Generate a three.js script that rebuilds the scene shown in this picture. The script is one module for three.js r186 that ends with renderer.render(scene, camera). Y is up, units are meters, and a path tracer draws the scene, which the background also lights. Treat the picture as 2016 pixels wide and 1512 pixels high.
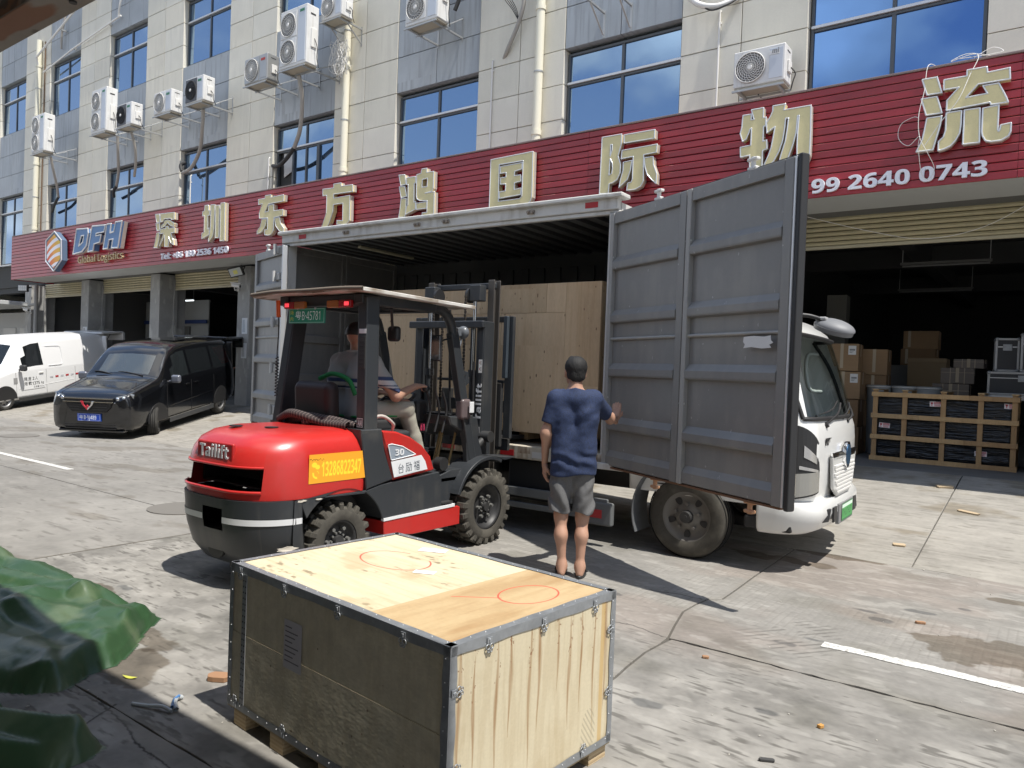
import * as THREE from 'three';
import { RoundedBoxGeometry } from 'three/addons/geometries/RoundedBoxGeometry.js';
import { TextGeometry } from 'three/addons/geometries/TextGeometry.js';
import { FontLoader } from 'three/addons/loaders/FontLoader.js';
import { mergeGeometries, mergeVertices } from 'three/addons/utils/BufferGeometryUtils.js';
import { MarchingCubes } from 'three/addons/objects/MarchingCubes.js';

// ---------------------------------------------------------------- camera, sky, sun, exposure
// World: X runs along the warehouse front, Z points from its wall (Z = 0) to the photographer, Y up, metres.
const scene = new THREE.Scene();
const camera = new THREE.PerspectiveCamera(2 * Math.atan(756 / 1472) * 180 / Math.PI, 4 / 3, 0.05, 400);
camera.position.set(0, 1.62, 12);
camera.up.set(-0.04058, 0.99914, 0.00903);
camera.lookAt(-0.5901, 1.62 - 0.01667, 12 - 0.80716);
const renderer = new THREE.WebGLRenderer({ antialias: true });
renderer.setSize(1024, 768);
renderer.toneMapping = THREE.LinearToneMapping;
renderer.toneMappingExposure = 1.5;
renderer.shadowMap.enabled = true;
renderer.shadowMap.type = THREE.PCFSoftShadowMap;
const SUN_EL = 65 * Math.PI / 180, SUN_AZ = 6.5 * Math.PI / 180;
const sunDir = new THREE.Vector3(Math.cos(SUN_EL) * Math.cos(SUN_AZ), Math.sin(SUN_EL), Math.cos(SUN_EL) * Math.sin(SUN_AZ));
const sun = new THREE.DirectionalLight(new THREE.Color(1, 0.955, 0.88), 4.3);
sun.position.copy(sunDir).multiplyScalar(60).add(new THREE.Vector3(-10, 0, 5));
sun.target.position.set(-10, 0, 5);
sun.castShadow = true;
sun.shadow.mapSize.set(4096, 4096);
Object.assign(sun.shadow.camera, { left: -32, right: 32, top: 32, bottom: -32, near: 1, far: 140 });
sun.shadow.radius = 1.2;
scene.add(sun, sun.target);

// ---------------------------------------------------------------- random and noise
function rng(seed) { let a = seed >>> 0; return () => { a = (a + 0x6D2B79F5) | 0; let t = Math.imul(a ^ (a >>> 15), 1 | a); t = (t + Math.imul(t ^ (t >>> 7), 61 | t)) ^ t; return ((t ^ (t >>> 14)) >>> 0) / 4294967296; }; }
const PERM = (() => { const r = rng(7), p = new Float32Array(65536); for (let i = 0; i < 65536; i++) p[i] = r(); return p; })();
const h2 = (x, y, s) => PERM[((x * 73 + y * 9151 + s * 3571) ^ (x * 1327 + y * 57)) & 65535];
// tiling value noise: x, y in cells, period p cells
function vn(x, y, p, s) {
  const xi = Math.floor(x), yi = Math.floor(y), fx = x - xi, fy = y - yi;
  const u = fx * fx * (3 - 2 * fx), v = fy * fy * (3 - 2 * fy);
  const x0 = ((xi % p) + p) % p, x1 = (x0 + 1) % p, y0 = ((yi % p) + p) % p, y1 = (y0 + 1) % p;
  const a = h2(x0, y0, s), b = h2(x1, y0, s), c = h2(x0, y1, s), d = h2(x1, y1, s);
  return a + (b - a) * u + (c - a) * v + (a - b - c + d) * u * v;
}
function fbm(x, y, p, oct, s, gain = 0.5) { let t = 0, a = 1, n = 0; for (let o = 0; o < oct; o++) { t += a * vn(x, y, p, s + o * 17); n += a; a *= gain; x *= 2; y *= 2; p *= 2; } return t / n; }
const sm = (a, b, x) => { const t = Math.min(1, Math.max(0, (x - a) / (b - a))); return t * t * (3 - 2 * t); };
const mix = (a, b, t) => a + (b - a) * t;
const mix3 = (a, b, t) => [mix(a[0], b[0], t), mix(a[1], b[1], t), mix(a[2], b[2], t)];
const toS = (v) => { v = Math.min(1, Math.max(0, v)); return 255 * (v <= 0.0031308 ? 12.92 * v : 1.055 * Math.pow(v, 1 / 2.4) - 0.055); };
// colour texture from f(u, v) -> linear rgb, tile size in metres kept in userData
function tex(w, h, f, srgb = true) {
  const d = new Uint8Array(w * h * 4);
  for (let j = 0; j < h; j++) for (let i = 0; i < w; i++) {
    const c = f((i + 0.5) / w, (j + 0.5) / h), k = (j * w + i) * 4;
    if (srgb) { d[k] = toS(c[0]); d[k + 1] = toS(c[1]); d[k + 2] = toS(c[2]); }
    else { const q = Math.max(0, Math.min(255, 255 * c)); d[k] = d[k + 1] = d[k + 2] = q; }
    d[k + 3] = 255;
  }
  const t = new THREE.DataTexture(d, w, h, THREE.RGBAFormat);
  t.magFilter = THREE.LinearFilter; t.minFilter = THREE.LinearMipmapLinearFilter; t.generateMipmaps = true;
  t.wrapS = t.wrapT = THREE.RepeatWrapping; t.anisotropy = 8;
  if (srgb) t.colorSpace = THREE.SRGBColorSpace;
  t.needsUpdate = true; return t;
}
function canvasTex(w, h, draw) {
  const c = document.createElement('canvas'); c.width = w; c.height = h; draw(c.getContext('2d'), w, h);
  const t = new THREE.CanvasTexture(c); t.colorSpace = THREE.SRGBColorSpace; t.anisotropy = 8; return t;
}

// ---------------------------------------------------------------- sky: blue air with fair-weather cumulus
{
  const w = 1024, h = 512, d = new Float32Array(w * h * 4);
  for (let j = 0; j < h; j++) {
    const el = ((j + 0.5) / h - 0.5) * Math.PI, y = Math.sin(el);
    for (let i = 0; i < w; i++) {
      const az = ((i + 0.5) / w - 0.5) * Math.PI * 2, k = (j * w + i) * 4;
      let c;
      if (y <= 0) c = [0.3, 0.3, 0.29];
      else {
        const t = Math.pow(1 - y, 2.6);
        c = mix3([0.15, 0.25, 0.46], [0.62, 0.69, 0.78], t);
        const s = 1.25 / (y + 0.22), cx = Math.cos(az) * Math.cos(el) * s * 2.2 + 64, cy = Math.sin(az) * Math.cos(el) * s * 2.2 + 64;
        const n = fbm(cx, cy, 128, 6, 5, 0.52), cover = sm(0.46, 0.63, n) * sm(0.015, 0.1, y);
        const lit = 0.72 + 0.35 * sm(0.52, 0.7, fbm(cx + 0.18, cy + 0.05, 128, 5, 5, 0.52));
        c = mix3(c, [1.06 * lit, 1.05 * lit, 1.03 * lit], cover * 0.92);
      }
      d[k] = c[0]; d[k + 1] = c[1]; d[k + 2] = c[2]; d[k + 3] = 1;
    }
  }
  const t = new THREE.DataTexture(d, w, h, THREE.RGBAFormat, THREE.FloatType);
  t.mapping = THREE.EquirectangularReflectionMapping; t.magFilter = t.minFilter = THREE.LinearFilter; t.needsUpdate = true;
  scene.background = t; scene.environment = t;
}

// ---------------------------------------------------------------- geometry helpers
const V = (x, y, z) => new THREE.Vector3(x, y, z);
function flat(g) { const o = g.index ? g.toNonIndexed() : g; for (const n of Object.keys(o.attributes)) if (!['position', 'normal', 'uv'].includes(n)) o.deleteAttribute(n); if (!o.attributes.uv) o.setAttribute('uv', new THREE.BufferAttribute(new Float32Array(o.attributes.position.count * 2), 2)); if (!o.attributes.normal) o.computeVertexNormals(); return o; }
function merge(gs) { gs = [].concat(gs).flat(9).map(flat); return gs.length === 1 ? gs[0] : mergeGeometries(gs, false); }
// box by centre and size
const bx = (w, h, d, x = 0, y = 0, z = 0) => new THREE.BoxGeometry(w, h, d).translate(x, y, z);
const rb = (w, h, d, r, x = 0, y = 0, z = 0, s = 2) => new RoundedBoxGeometry(w, h, d, s, Math.min(r, w / 2.02, h / 2.02, d / 2.02)).translate(x, y, z);
// box by min and max corner
const bb = (x0, y0, z0, x1, y1, z1) => bx(x1 - x0, y1 - y0, z1 - z0, (x0 + x1) / 2, (y0 + y1) / 2, (z0 + z1) / 2);
const rbb = (x0, y0, z0, x1, y1, z1, r = 0.008) => rb(Math.abs(x1 - x0), Math.abs(y1 - y0), Math.abs(z1 - z0), r, (x0 + x1) / 2, (y0 + y1) / 2, (z0 + z1) / 2, 1);
function between(g, a, b) { const d = b.clone().sub(a), q = new THREE.Quaternion().setFromUnitVectors(V(0, 1, 0), d.clone().normalize()); return g.applyQuaternion(q).translate((a.x + b.x) / 2, (a.y + b.y) / 2, (a.z + b.z) / 2); }
const A3 = (p) => V(p[0], p[1], p[2]);
const rod = (a, b, r, r2 = r, seg = 10) => { a = A3(a); b = A3(b); return between(new THREE.CylinderGeometry(r2, r, a.distanceTo(b), seg), a, b); };
// rectangular bar a -> b with section w (perpendicular, roughly along 'side') x d
function bar(a, b, w, d, side = [1, 0, 0], r = 0.006) {
  a = A3(a); b = A3(b); const y = b.clone().sub(a), L = y.length(); y.normalize();
  const x = A3(side).addScaledVector(y, -A3(side).dot(y)).normalize(), z = x.clone().cross(y);
  return rb(w, L, d, r, 0, 0, 0, 1).applyMatrix4(new THREE.Matrix4().makeBasis(x, y, z).setPosition(a.clone().add(b).multiplyScalar(0.5)));
}
const tube = (pts, r, seg = 40, rs = 7, closed = false, k = 0.5) => new THREE.TubeGeometry(new THREE.CatmullRomCurve3(pts.map(A3), closed, 'catmullrom', k), seg, r, rs, closed);
function shape(pts, holes = []) { const s = new THREE.Shape(pts.map((p) => new THREE.Vector2(p[0], p[1]))); for (const h of holes) s.holes.push(new THREE.Path(h.map((p) => new THREE.Vector2(p[0], p[1])))); return s; }
const ext = (pts, depth, bev = 0, holes = [], bs = 1) => new THREE.ExtrudeGeometry(pts.isShape ? pts : shape(pts, holes), { depth, bevelEnabled: bev > 0, bevelSize: bev, bevelThickness: bev, bevelOffset: -bev, bevelSegments: bs, curveSegments: 12 });
// extrude a (z, y) profile along x from x0 to x1
const extX = (pts, x0, x1, bev = 0, holes = []) => fixWinding(ext(pts, x1 - x0 - 2 * bev, bev, holes).translate(0, 0, bev).applyMatrix4(new THREE.Matrix4().set(0, 0, 1, x0, 0, 1, 0, 0, 1, 0, 0, 0, 0, 0, 0, 1)));
function fixWinding(g) { const o = g.index ? g.toNonIndexed() : g, p = o.attributes.position, n = o.attributes.normal; for (let i = 0; i < p.count; i += 3) { const a = V().fromBufferAttribute(p, i), b = V().fromBufferAttribute(p, i + 1), c = V().fromBufferAttribute(p, i + 2); const f = b.sub(a).cross(c.sub(a)); if (f.dot(V().fromBufferAttribute(n, i)) < 0) for (const at of Object.values(o.attributes)) for (let q = 0; q < at.itemSize; q++) { const t = at.array[(i + 1) * at.itemSize + q]; at.array[(i + 1) * at.itemSize + q] = at.array[(i + 2) * at.itemSize + q]; at.array[(i + 2) * at.itemSize + q] = t; } } return o; }
// metre-scaled box-projected uv, T = metres per tile
function boxUV(g, T, ox = 0, oy = 0) {
  const p = g.attributes.position, n = g.attributes.normal, uv = new Float32Array(p.count * 2);
  for (let i = 0; i < p.count; i++) {
    const ax = Math.abs(n.getX(i)), ay = Math.abs(n.getY(i)), az = Math.abs(n.getZ(i));
    let u, v; if (ay >= ax && ay >= az) { u = p.getX(i); v = p.getZ(i); } else if (ax >= az) { u = p.getZ(i); v = p.getY(i); } else { u = p.getX(i); v = p.getY(i); }
    uv[2 * i] = (u + ox) / T; uv[2 * i + 1] = (v + oy) / T;
  }
  g.setAttribute('uv', new THREE.BufferAttribute(uv, 2)); return g;
}
const used = {};
function numbered(n) { if (!(n in used)) { used[n] = 0; return n; } used[n]++; return n + '_' + String(used[n]).padStart(3, '0'); }
function tag(o, label, category, group) { o.userData.label = label; o.userData.category = category; if (group) o.userData.group = group; return o; }
// one named mesh
function M(name, geos, m, parent = null) {
  const g = merge(geos); if (m.userData.T) boxUV(g, m.userData.T, m.userData.off || 0, m.userData.off || 0);
  return add(name, g, m, parent);
}
function add(name, g, m, parent = null) { const o = new THREE.Mesh(g, m); o.castShadow = o.receiveShadow = true; if (parent) { o.name = name; parent.add(o); } else { o.name = numbered(name); scene.add(o); } return o; }
function MS(name, gs, m, parent) { return gs.map((g) => M(name, g, m, parent)); }
function G(name, label, category, pos = [0, 0, 0], ry = 0, group) { const o = new THREE.Group(); o.name = numbered(name); o.position.set(...pos); o.rotation.y = ry; scene.add(o); return tag(o, label, category, group); }
function P(name, parent, pos = [0, 0, 0], ry = 0) { const o = new THREE.Group(); o.name = name; o.position.set(...pos); o.rotation.y = ry; parent.add(o); return o; }
function struct(o) { o.userData.kind = 'structure'; return o; }
const col = (c) => Array.isArray(c) ? new THREE.Color().setRGB(...c) : new THREE.Color(c);
function mat(c, rough = 0.7, o = {}) { const { T, ...q } = o; const m = new (q.clearcoat || q.transmission || q.sheen || q.ior ? THREE.MeshPhysicalMaterial : THREE.MeshStandardMaterial)({ color: col(c), roughness: rough, ...q }); if (T) m.userData.T = T; return m; }
const fonts = {};
for (const f of ['sans_bold', 'sans_regular']) fonts[f] = await new FontLoader().loadAsync('fonts/droid/droid_' + f + '.typeface.json');
function text(s, size, depth, font = 'sans_bold', wid = null, bev = 0) {
  const g = new TextGeometry(s, { font: fonts[font], size, depth, curveSegments: 5, bevelEnabled: bev > 0, bevelSize: bev, bevelThickness: bev, bevelSegments: 1 });
  g.computeBoundingBox(); const b = g.boundingBox; g.translate(-b.min.x, 0, 0); if (wid) g.scale(wid / (b.max.x - b.min.x), 1, 1); return g;
}
const apronY = (z) => Math.max(0, Math.min(0.45, 0.45 * (4.5 - z) / 4.2));

// ================================================================ ground
// distance from (x, z) to a polyline
function dLine(x, z, p) { let m = 1e9; for (let i = 0; i + 1 < p.length; i++) { const ax = p[i][0], az = p[i][1], bx_ = p[i + 1][0] - ax, bz = p[i + 1][1] - az; let t = ((x - ax) * bx_ + (z - az) * bz) / (bx_ * bx_ + bz * bz); t = Math.max(0, Math.min(1, t)); const dx = x - ax - t * bx_, dz = z - az - t * bz; m = Math.min(m, dx * dx + dz * dz); } return Math.sqrt(m); }
const JX = [[-1.86, 8.41], [-1.88, 8.24], [-1.9, 7.97], [-1.89, 7.79], [-1.9, 7.65], [-1.97, 7.39], [-2.04, 7.1], [-2.04, 6.88], [-2.02, 6.69], [-1.94, 6.62], [-1.95, 6.28], [-1.97, 5.87], [-1.99, 5.26], [-2.01, 4.56], [-2.01, 4.3]];
const CRACKS = [[[-2.5, 6.8], [-2.22, 6.72], [-2.1, 6.74], [-1.99, 6.7], [-1.93, 6.66]], [[-1.9, 7.66], [-2.2, 7.6], [-2.6, 7.64], [-3.2, 7.55]], [[-4.32, 10.3], [-3.88, 10.35], [-3.54, 10.3], [-3.3, 10.33], [-3.08, 10.38], [-2.78, 10.4], [-2.2, 10.5]], [[-3.49, 10.26], [-3.3, 10.6], [-3.2, 11]], [[-7.9, 8.9], [-7.2, 8.6], [-6.6, 8.75], [-6, 8.5]], [[-6.2, 6.2], [-6.0, 7], [-6.3, 7.6]]];
const WET = [[-0.3, 6.55, 0.5, 0.42], [-1.6, 4.5, 0.42, 0.13], [-3.85, 9.98, 0.34, 0.2], [-4.3, 9.75, 0.5, 0.12], [-5.3, 9.55, 0.35, 0.14], [-2.0, 5.0, 0.5, 0.12], [-0.2, 5.1, 0.3, 0.1], [-7.6, 7.55, 0.3, 0.24], [-6.8, 6.3, 0.5, 0.16]];
const BLOT = [[-1.05, 6.15], [-0.93, 6.3], [-1.2, 7.05], [-1.35, 7.25], [-0.75, 5.9], [-2.6, 7.05], [-4.9, 9.6], [-5.2, 9.35], [-0.5, 5.6], [-1.6, 8.6], [-1.1, 8.3]];
function concrete(x, z, u, v, P0) {   // u, v tile coordinates in metres scaled by caller; returns [albedo rgb, height]
  const big = fbm(u * 0.7, v * 0.7, P0 * 0.7 | 0 || 1, 4, 3), mid = fbm(u * 5, v * 5, P0 * 5, 4, 11), fine = fbm(u * 40, v * 40, P0 * 40, 3, 23);
  return { big, mid, fine };
}
const NEAR = { x0: -8, z0: 4.4, s: 8.3 };
const nearH = new Float32Array(2048 * 2048);
const nearTex = tex(2048, 2048, (a, b) => {
  const x = NEAR.x0 + a * NEAR.s, z = NEAR.z0 + b * NEAR.s, P0 = 8;
  const u = a * P0, v = b * P0;
  const big = fbm(u * 1, v * 1, 8, 4, 3), mid = fbm(u * 6, v * 6, 48, 4, 11), fine = fbm(u * 44, v * 44, 352, 3, 23);
  const along = fbm(u * 3, v * 16, 128, 4, 31), scr = fbm(u * 9, v * 42, 336, 3, 41);
  const rough = sm(7.5, 8.0, z + 0.25 * (big - 0.5));           // pitted old slab near the photographer
  let t = 0.245 * (0.7 + 0.36 * big + 0.27 * (mid - 0.5) * 2 * (0.6 + rough) + 0.16 * (fine - 0.5) + 0.16 * (along - 0.5));
  let c = [t * 1.03, t * 0.985, t * 0.9];
  const warm = sm(0.45, 0.7, fbm(u * 1.3 + 3, v * 2.2, 16, 3, 51)) * (1 - rough); c = mix3(c, [t * 1.1, t * 0.97, t * 0.86], warm * 0.8);
  let hgt = 0.5 + 0.25 * (fine - 0.5) + 0.2 * (mid - 0.5) * rough;
  // dark scraped flecks, longer along the road
  const fl = sm(0.56, 0.70, scr) * sm(0.40, 0.58, mid) * (0.3 + 0.7 * rough); c = mix3(c, [0.07, 0.065, 0.057], fl * 0.68); hgt -= fl * 0.12;
  const pale = sm(0.6, 0.72, fbm(u * 7 + 5, v * 15, 120, 3, 61)) * 0.4; c = mix3(c, [0.45, 0.435, 0.4], pale * 0.5);
  // tined grooves across the lane
  const gz = sm(5.3, 5.7, z) * (1 - sm(7.0, 7.3, z)) * sm(0.4, 0.55, big), g1 = Math.abs(((x / 0.052) % 1 + 1) % 1 - 0.5), gr = sm(0.34, 0.46, g1) * gz; c = mix3(c, [0.13, 0.12, 0.105], gr * 0.24 * sm(0.35, 0.6, mid)); hgt -= gr * 0.1;
  const ax = x + 1.28, az = z - 7.12, ell = 1 - sm(0.55, 1.05, Math.hypot(ax / 0.36, az / 0.52) + 0.35 * (mid - 0.5));
  const g2 = Math.abs((((x * 0.8 + z * 0.6) / 0.055) % 1 + 1) % 1 - 0.5), gk = sm(0.3, 0.45, g2) * ell * sm(0.35, 0.6, fbm(u * 12, v * 12, 96, 2, 71)); c = mix3(c, [0.09, 0.085, 0.075], gk * 0.75); hgt -= gk * 0.3;
  // wet and oily stains
  for (const [sx, sz, rx, rz] of WET) { const d = Math.hypot((x - sx) / rx, (z - sz) / rz) + 1.3 * (mid - 0.5) + 1.4 * (big - 0.5); const k = 1 - sm(0.75, 0.9, d); if (k > 0) c = mix3(c, [c[0] * 0.5, c[1] * 0.44, c[2] * 0.37], k * 0.85); }
  for (const [sx, sz] of BLOT) { const d = Math.hypot((x - sx) / 0.12, (z - sz) / 0.05) + 2.4 * (mid - 0.5); const k = 1 - sm(0.4, 0.8, d); if (k > 0) c = mix3(c, [c[0] * 0.4, c[1] * 0.42, c[2] * 0.45], k * 0.75); }
  const moss = sm(0.55, 0.75, fbm(u * 2.2 + 9, v * 2.2, 16, 4, 81)); c = mix3(c, [c[0] * 0.66, c[1] * 0.66, c[2] * 0.62], moss * 0.5);
  // cracks
  const jit = 0.02 * (mid - 0.5) + 0.012 * (fine - 0.5);
  let w = 1e9; for (const p of CRACKS) w = Math.min(w, dLine(x + jit * 2, z + jit * 2, p));
  const ck = 1 - sm(0.002, 0.009, w + 0.004 * (mid - 0.3)); if (ck > 0) { c = mix3(c, [0.035, 0.032, 0.028], ck * 0.9); hgt -= ck * 0.5; }
  const dj = Math.min(dLine(x, z, JX), z > 7 ? Math.abs(z - 7.66) + (x < -1.8 ? 1 : 0) : 9, Math.abs(z - 10.3) * 0.8);
  const ed = 1 - sm(0.0, 0.05 + 0.05 * mid, dj); c = mix3(c, [0.2, 0.185, 0.16], ed * 0.55 * sm(0.35, 0.6, mid + fine * 0.2)); 
  nearH[Math.floor(b * 2048) * 2048 + Math.floor(a * 2048)] = hgt;
  return c;
});
const nearBump = tex(1024, 1024, (a, b) => nearH[(Math.floor(b * 1024) * 2) * 2048 + Math.floor(a * 1024) * 2], false);
const farTex = tex(1024, 1024, (a, b) => {
  const u = a * 12, v = b * 12;
  const big = fbm(u * 0.5, v * 0.5, 6, 4, 3), mid = fbm(u * 4, v * 4, 48, 4, 11), fine = fbm(u * 26, v * 26, 312, 2, 23), str = fbm(u * 1.5, v * 9, 108, 4, 31);
  const t = 0.245 * (0.7 + 0.38 * big + 0.3 * (mid - 0.5) + 0.16 * (fine - 0.5) + 0.22 * (str - 0.5)); let c = [t * 1.03, t * 0.985, t * 0.905];
  const fl = sm(0.58, 0.72, fbm(u * 5, v * 24, 288, 3, 41)) * sm(0.45, 0.6, mid); c = mix3(c, [0.09, 0.083, 0.072], fl * 0.5);
  const st = sm(0.6, 0.72, fbm(u * 1.2, v * 2.5, 30, 4, 77)); return mix3(c, [c[0] * 0.62, c[1] * 0.58, c[2] * 0.52], st * 0.6);
});
const matNear = mat([1, 1, 1], 0.92, { map: nearTex, bumpMap: nearBump, bumpScale: 0.012 });
const matFar = mat([1, 1, 1], 0.92, { map: farTex, bumpMap: farTex, bumpScale: 0.006, T: 12 });
const apTex = tex(1024, 1024, (a, b) => {   // apron: paler, broom-finished, with damp run marks
  const u = a * 8, v = b * 8;
  const big = fbm(u, v, 8, 4, 103), mid = fbm(u * 5, v * 5, 40, 4, 111), fine = fbm(u * 36, v * 36, 288, 2, 123), str = fbm(u * 2, v * 22, 176, 4, 131);
  const t = 0.3 * (0.72 + 0.3 * big + 0.26 * (mid - 0.5) + 0.14 * (fine - 0.5) + 0.26 * (str - 0.5)); let c = [t * 1.05, t * 0.99, t * 0.88];
  const st = sm(0.56, 0.7, fbm(u * 1.4, v * 1.8, 16, 4, 177)); c = mix3(c, [c[0] * 0.62, c[1] * 0.56, c[2] * 0.46], st * 0.75);
  const fl = sm(0.62, 0.75, fbm(u * 6, v * 24, 192, 3, 141)); return mix3(c, [0.12, 0.11, 0.09], fl * 0.4);
});
const matApron = mat([1, 1, 1], 0.93, { map: apTex, bumpMap: apTex, bumpScale: 0.008, T: 8 });
const matJoint = mat([0.09, 0.083, 0.072], 1);
{
  const road = new THREE.Group(); road.name = 'road'; struct(road); scene.add(road);
  M('road_base', bb(-90, -0.5, 4.2, 60, -0.012, 60), matJoint, road);
  const jr = rng(51);
  const jag = (x0, z0, x1, z1, amp, n) => { const o = []; for (let i = 0; i <= n; i++) { const t = i / n, k = i && i < n ? (jr() - 0.5) * amp : 0; o.push([mix(x0, x1, t) + (x0 === x1 ? k : 0), mix(z0, z1, t) + (z0 === z1 ? k : 0)]); } return o; };
  // slab from an outline in (x, z), top at y = 0
  function slab(pts, m, near) {
    const g = flat(ext(pts.map((p) => [p[0], -p[1]]), 0.097, 0.0015).rotateX(-Math.PI / 2).translate(0, -0.0985, 0));
    if (near) { const p = g.attributes.position, uv = new Float32Array(p.count * 2); for (let i = 0; i < p.count; i++) { uv[2 * i] = (p.getX(i) - NEAR.x0) / NEAR.s; uv[2 * i + 1] = (p.getZ(i) - NEAR.z0) / NEAR.s; } g.setAttribute('uv', new THREE.BufferAttribute(uv, 2)); return add('slab', g, m, road); }
    return M('slab', g, m, road);
  }
  const gz = 4.42, e = 0.008, J = JX.map((p) => p), up = [...J].reverse();           // joint from the gutter (z 4.3) outwards
  const J1 = J.filter((p) => p[1] <= 7.66), upJ1 = [...J1].reverse();                 // part beside the z 7.66 joint
  const sh = (a, d) => a.map(([x, z]) => [x + d, z]);
  // right of the joint, lane side (z 4.42 to 7.66)
  slab([...sh(upJ1, e).map(([x, z]) => [x, Math.max(z, gz)]), ...jag(-1.86, 7.655, 2.6, 7.655, 0.02, 60).map((p) => [p[0], p[1] - e]), ...jag(2.6, gz, 2.6, gz, 0, 1).slice(0, 1)], matNear, true);
  // left of the joint, lane side: z 4.42 to 7.66, x -6.45 to joint
  slab([[-6.45, gz], ...sh([...J].filter((p) => p[1] <= 7.68).sort((a, b) => a[1] - b[1]), -e).map(([x, z]) => [x, Math.max(z, gz)]), ...sh(J.filter((p) => p[1] > 7.68).sort((a, b) => a[1] - b[1]), -e), [-1.87, 8.9], [-1.93, 9.6], [-1.9, 10.28], ...jag(-1.9, 10.285, -6.45, 10.285, 0.012, 50)], matNear, true);
  // right of the joint, near side z 7.66 to 10.3
  slab([...jag(-1.87, 7.668, 2.6, 7.668, 0.02, 60), [2.6, 10.28], ...jag(2.6, 10.285, -1.875, 10.285, 0.012, 50), [-1.9, 9.6], [-1.84, 8.9], ...sh(J.filter((p) => p[1] > 7.68), e)], matNear, true);
  slab([...jag(-6.45, 10.292, 2.6, 10.292, 0.012, 90), [2.6, 12.7], [-6.45, 12.7]], matNear, true);
  // the rest of the yard
  for (const [x0, x1] of [[-40, -29.5], [-29.5, -24.9], [-24.9, -20.3], [-20.3, -15.7], [-15.7, -11.1], [-11.1, -6.47], [2.615, 8], [8, 30]]) for (const [z0, z1] of [[gz, 7.66], [7.675, 10.3], [10.315, 12.7]]) slab([[x0 + e, z0], [x1 - e, z0], [x1 - e, z1], [x0 + e, z1]], matFar, false);
  slab([[-40, 12.715], [30, 12.715], [30, 40], [-40, 40]], matFar, false);
  slab([[-88, gz], [-40.02, gz], [-40.02, 58], [-88, 58]], matFar, false);
  // worn white lane line
  const lineTex = tex(1024, 128, (a, b) => { const n = fbm(a * 160, b * 16, 160, 4, 9), k = sm(0.36, 0.56, n + 0.25 * Math.min(1, 5 * Math.min(b, 1 - b)) - 0.13); return mix3([0.26, 0.25, 0.225], [0.6, 0.595, 0.57], k * 0.9); });
  const mLine = mat([1, 1, 1], 0.85, { map: lineTex });
  const lane = (x0, x1, z) => { const n = 40, sh_ = []; for (let i = 0; i <= n; i++) sh_.push([mix(x0, x1, i / n), -(z - 0.052 + (jr() - 0.5) * 0.02)]); for (let i = n; i >= 0; i--) sh_.push([mix(x0, x1, i / n), -(z + 0.052 + (jr() - 0.5) * 0.02)]);
    const g = flat(new THREE.ExtrudeGeometry(shape(sh_), { depth: 0.003, bevelEnabled: false }).rotateX(-Math.PI / 2).translate(0, 0.0012, 0)); const p = g.attributes.position, uv = new Float32Array(p.count * 2); for (let i = 0; i < p.count; i++) { uv[2 * i] = p.getX(i) / 3; uv[2 * i + 1] = (p.getZ(i) - z) / 0.13 + 0.5; } g.setAttribute('uv', new THREE.BufferAttribute(uv, 2)); return add('lane_marking', g, mLine, road); };
  lane(-1.12, 2.5, 7.09); lane(-14.2, -11.2, 7.15); lane(-24, -21, 7.15);
  // manhole cover
  M('manhole_cover', [new THREE.CylinderGeometry(0.36, 0.36, 0.012, 40).translate(-7.6, 0.004, 7.55)], mat([0.16, 0.15, 0.135], 0.85), road);
  M('manhole_cover', [new THREE.CylinderGeometry(0.34, 0.34, 0.012, 40).translate(-16.3, 0.004, 5.9)], mat([0.16, 0.15, 0.135], 0.85), road);
  // sloped apron up to the warehouse doors, in bays
  const apron = new THREE.Group(); apron.name = 'apron'; struct(apron); scene.add(apron);
  M('apron_base', extX([[4.5, -0.45], [-0.2, -0.45], [-0.2, 0.42], [0.3, 0.42], [4.5, -0.03]], -60, 30), matJoint, apron);
  for (const [x0, x1] of [[-60, -32.3], [-32.3, -27.8], [-27.8, -23.35], [-23.35, -18.85], [-18.85, -14.4], [-14.4, -9.9], [-9.9, -5.45], [-5.45, -1.0], [-1.0, 3.4], [3.4, 30]]) {
    const n = 16, pts = []; for (let i = 0; i <= n; i++) pts.push([mix(x0 + 0.006, x1 - 0.006, i / n), 4.4 + (i && i < n ? (jr() - 0.5) * 0.07 : 0)]);
    const L = Math.hypot(4.2, 0.45);
    const g = flat(ext([[x0 + 0.006, 0], [x1 - 0.006, 0], ...[...pts].reverse().map((p) => [p[0], (4.5 - 0.3) + (p[1] - 4.4)])].map((p) => [p[0], -p[1]]), 0.03, 0.003).rotateX(-Math.PI / 2));
    const sl = Math.atan2(0.45, 4.2); g.applyMatrix4(new THREE.Matrix4().makeRotationX(sl)).translate(0, 0.417, 0.3);
    M('apron_slab', g, matApron, apron);
  }
}

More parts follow.
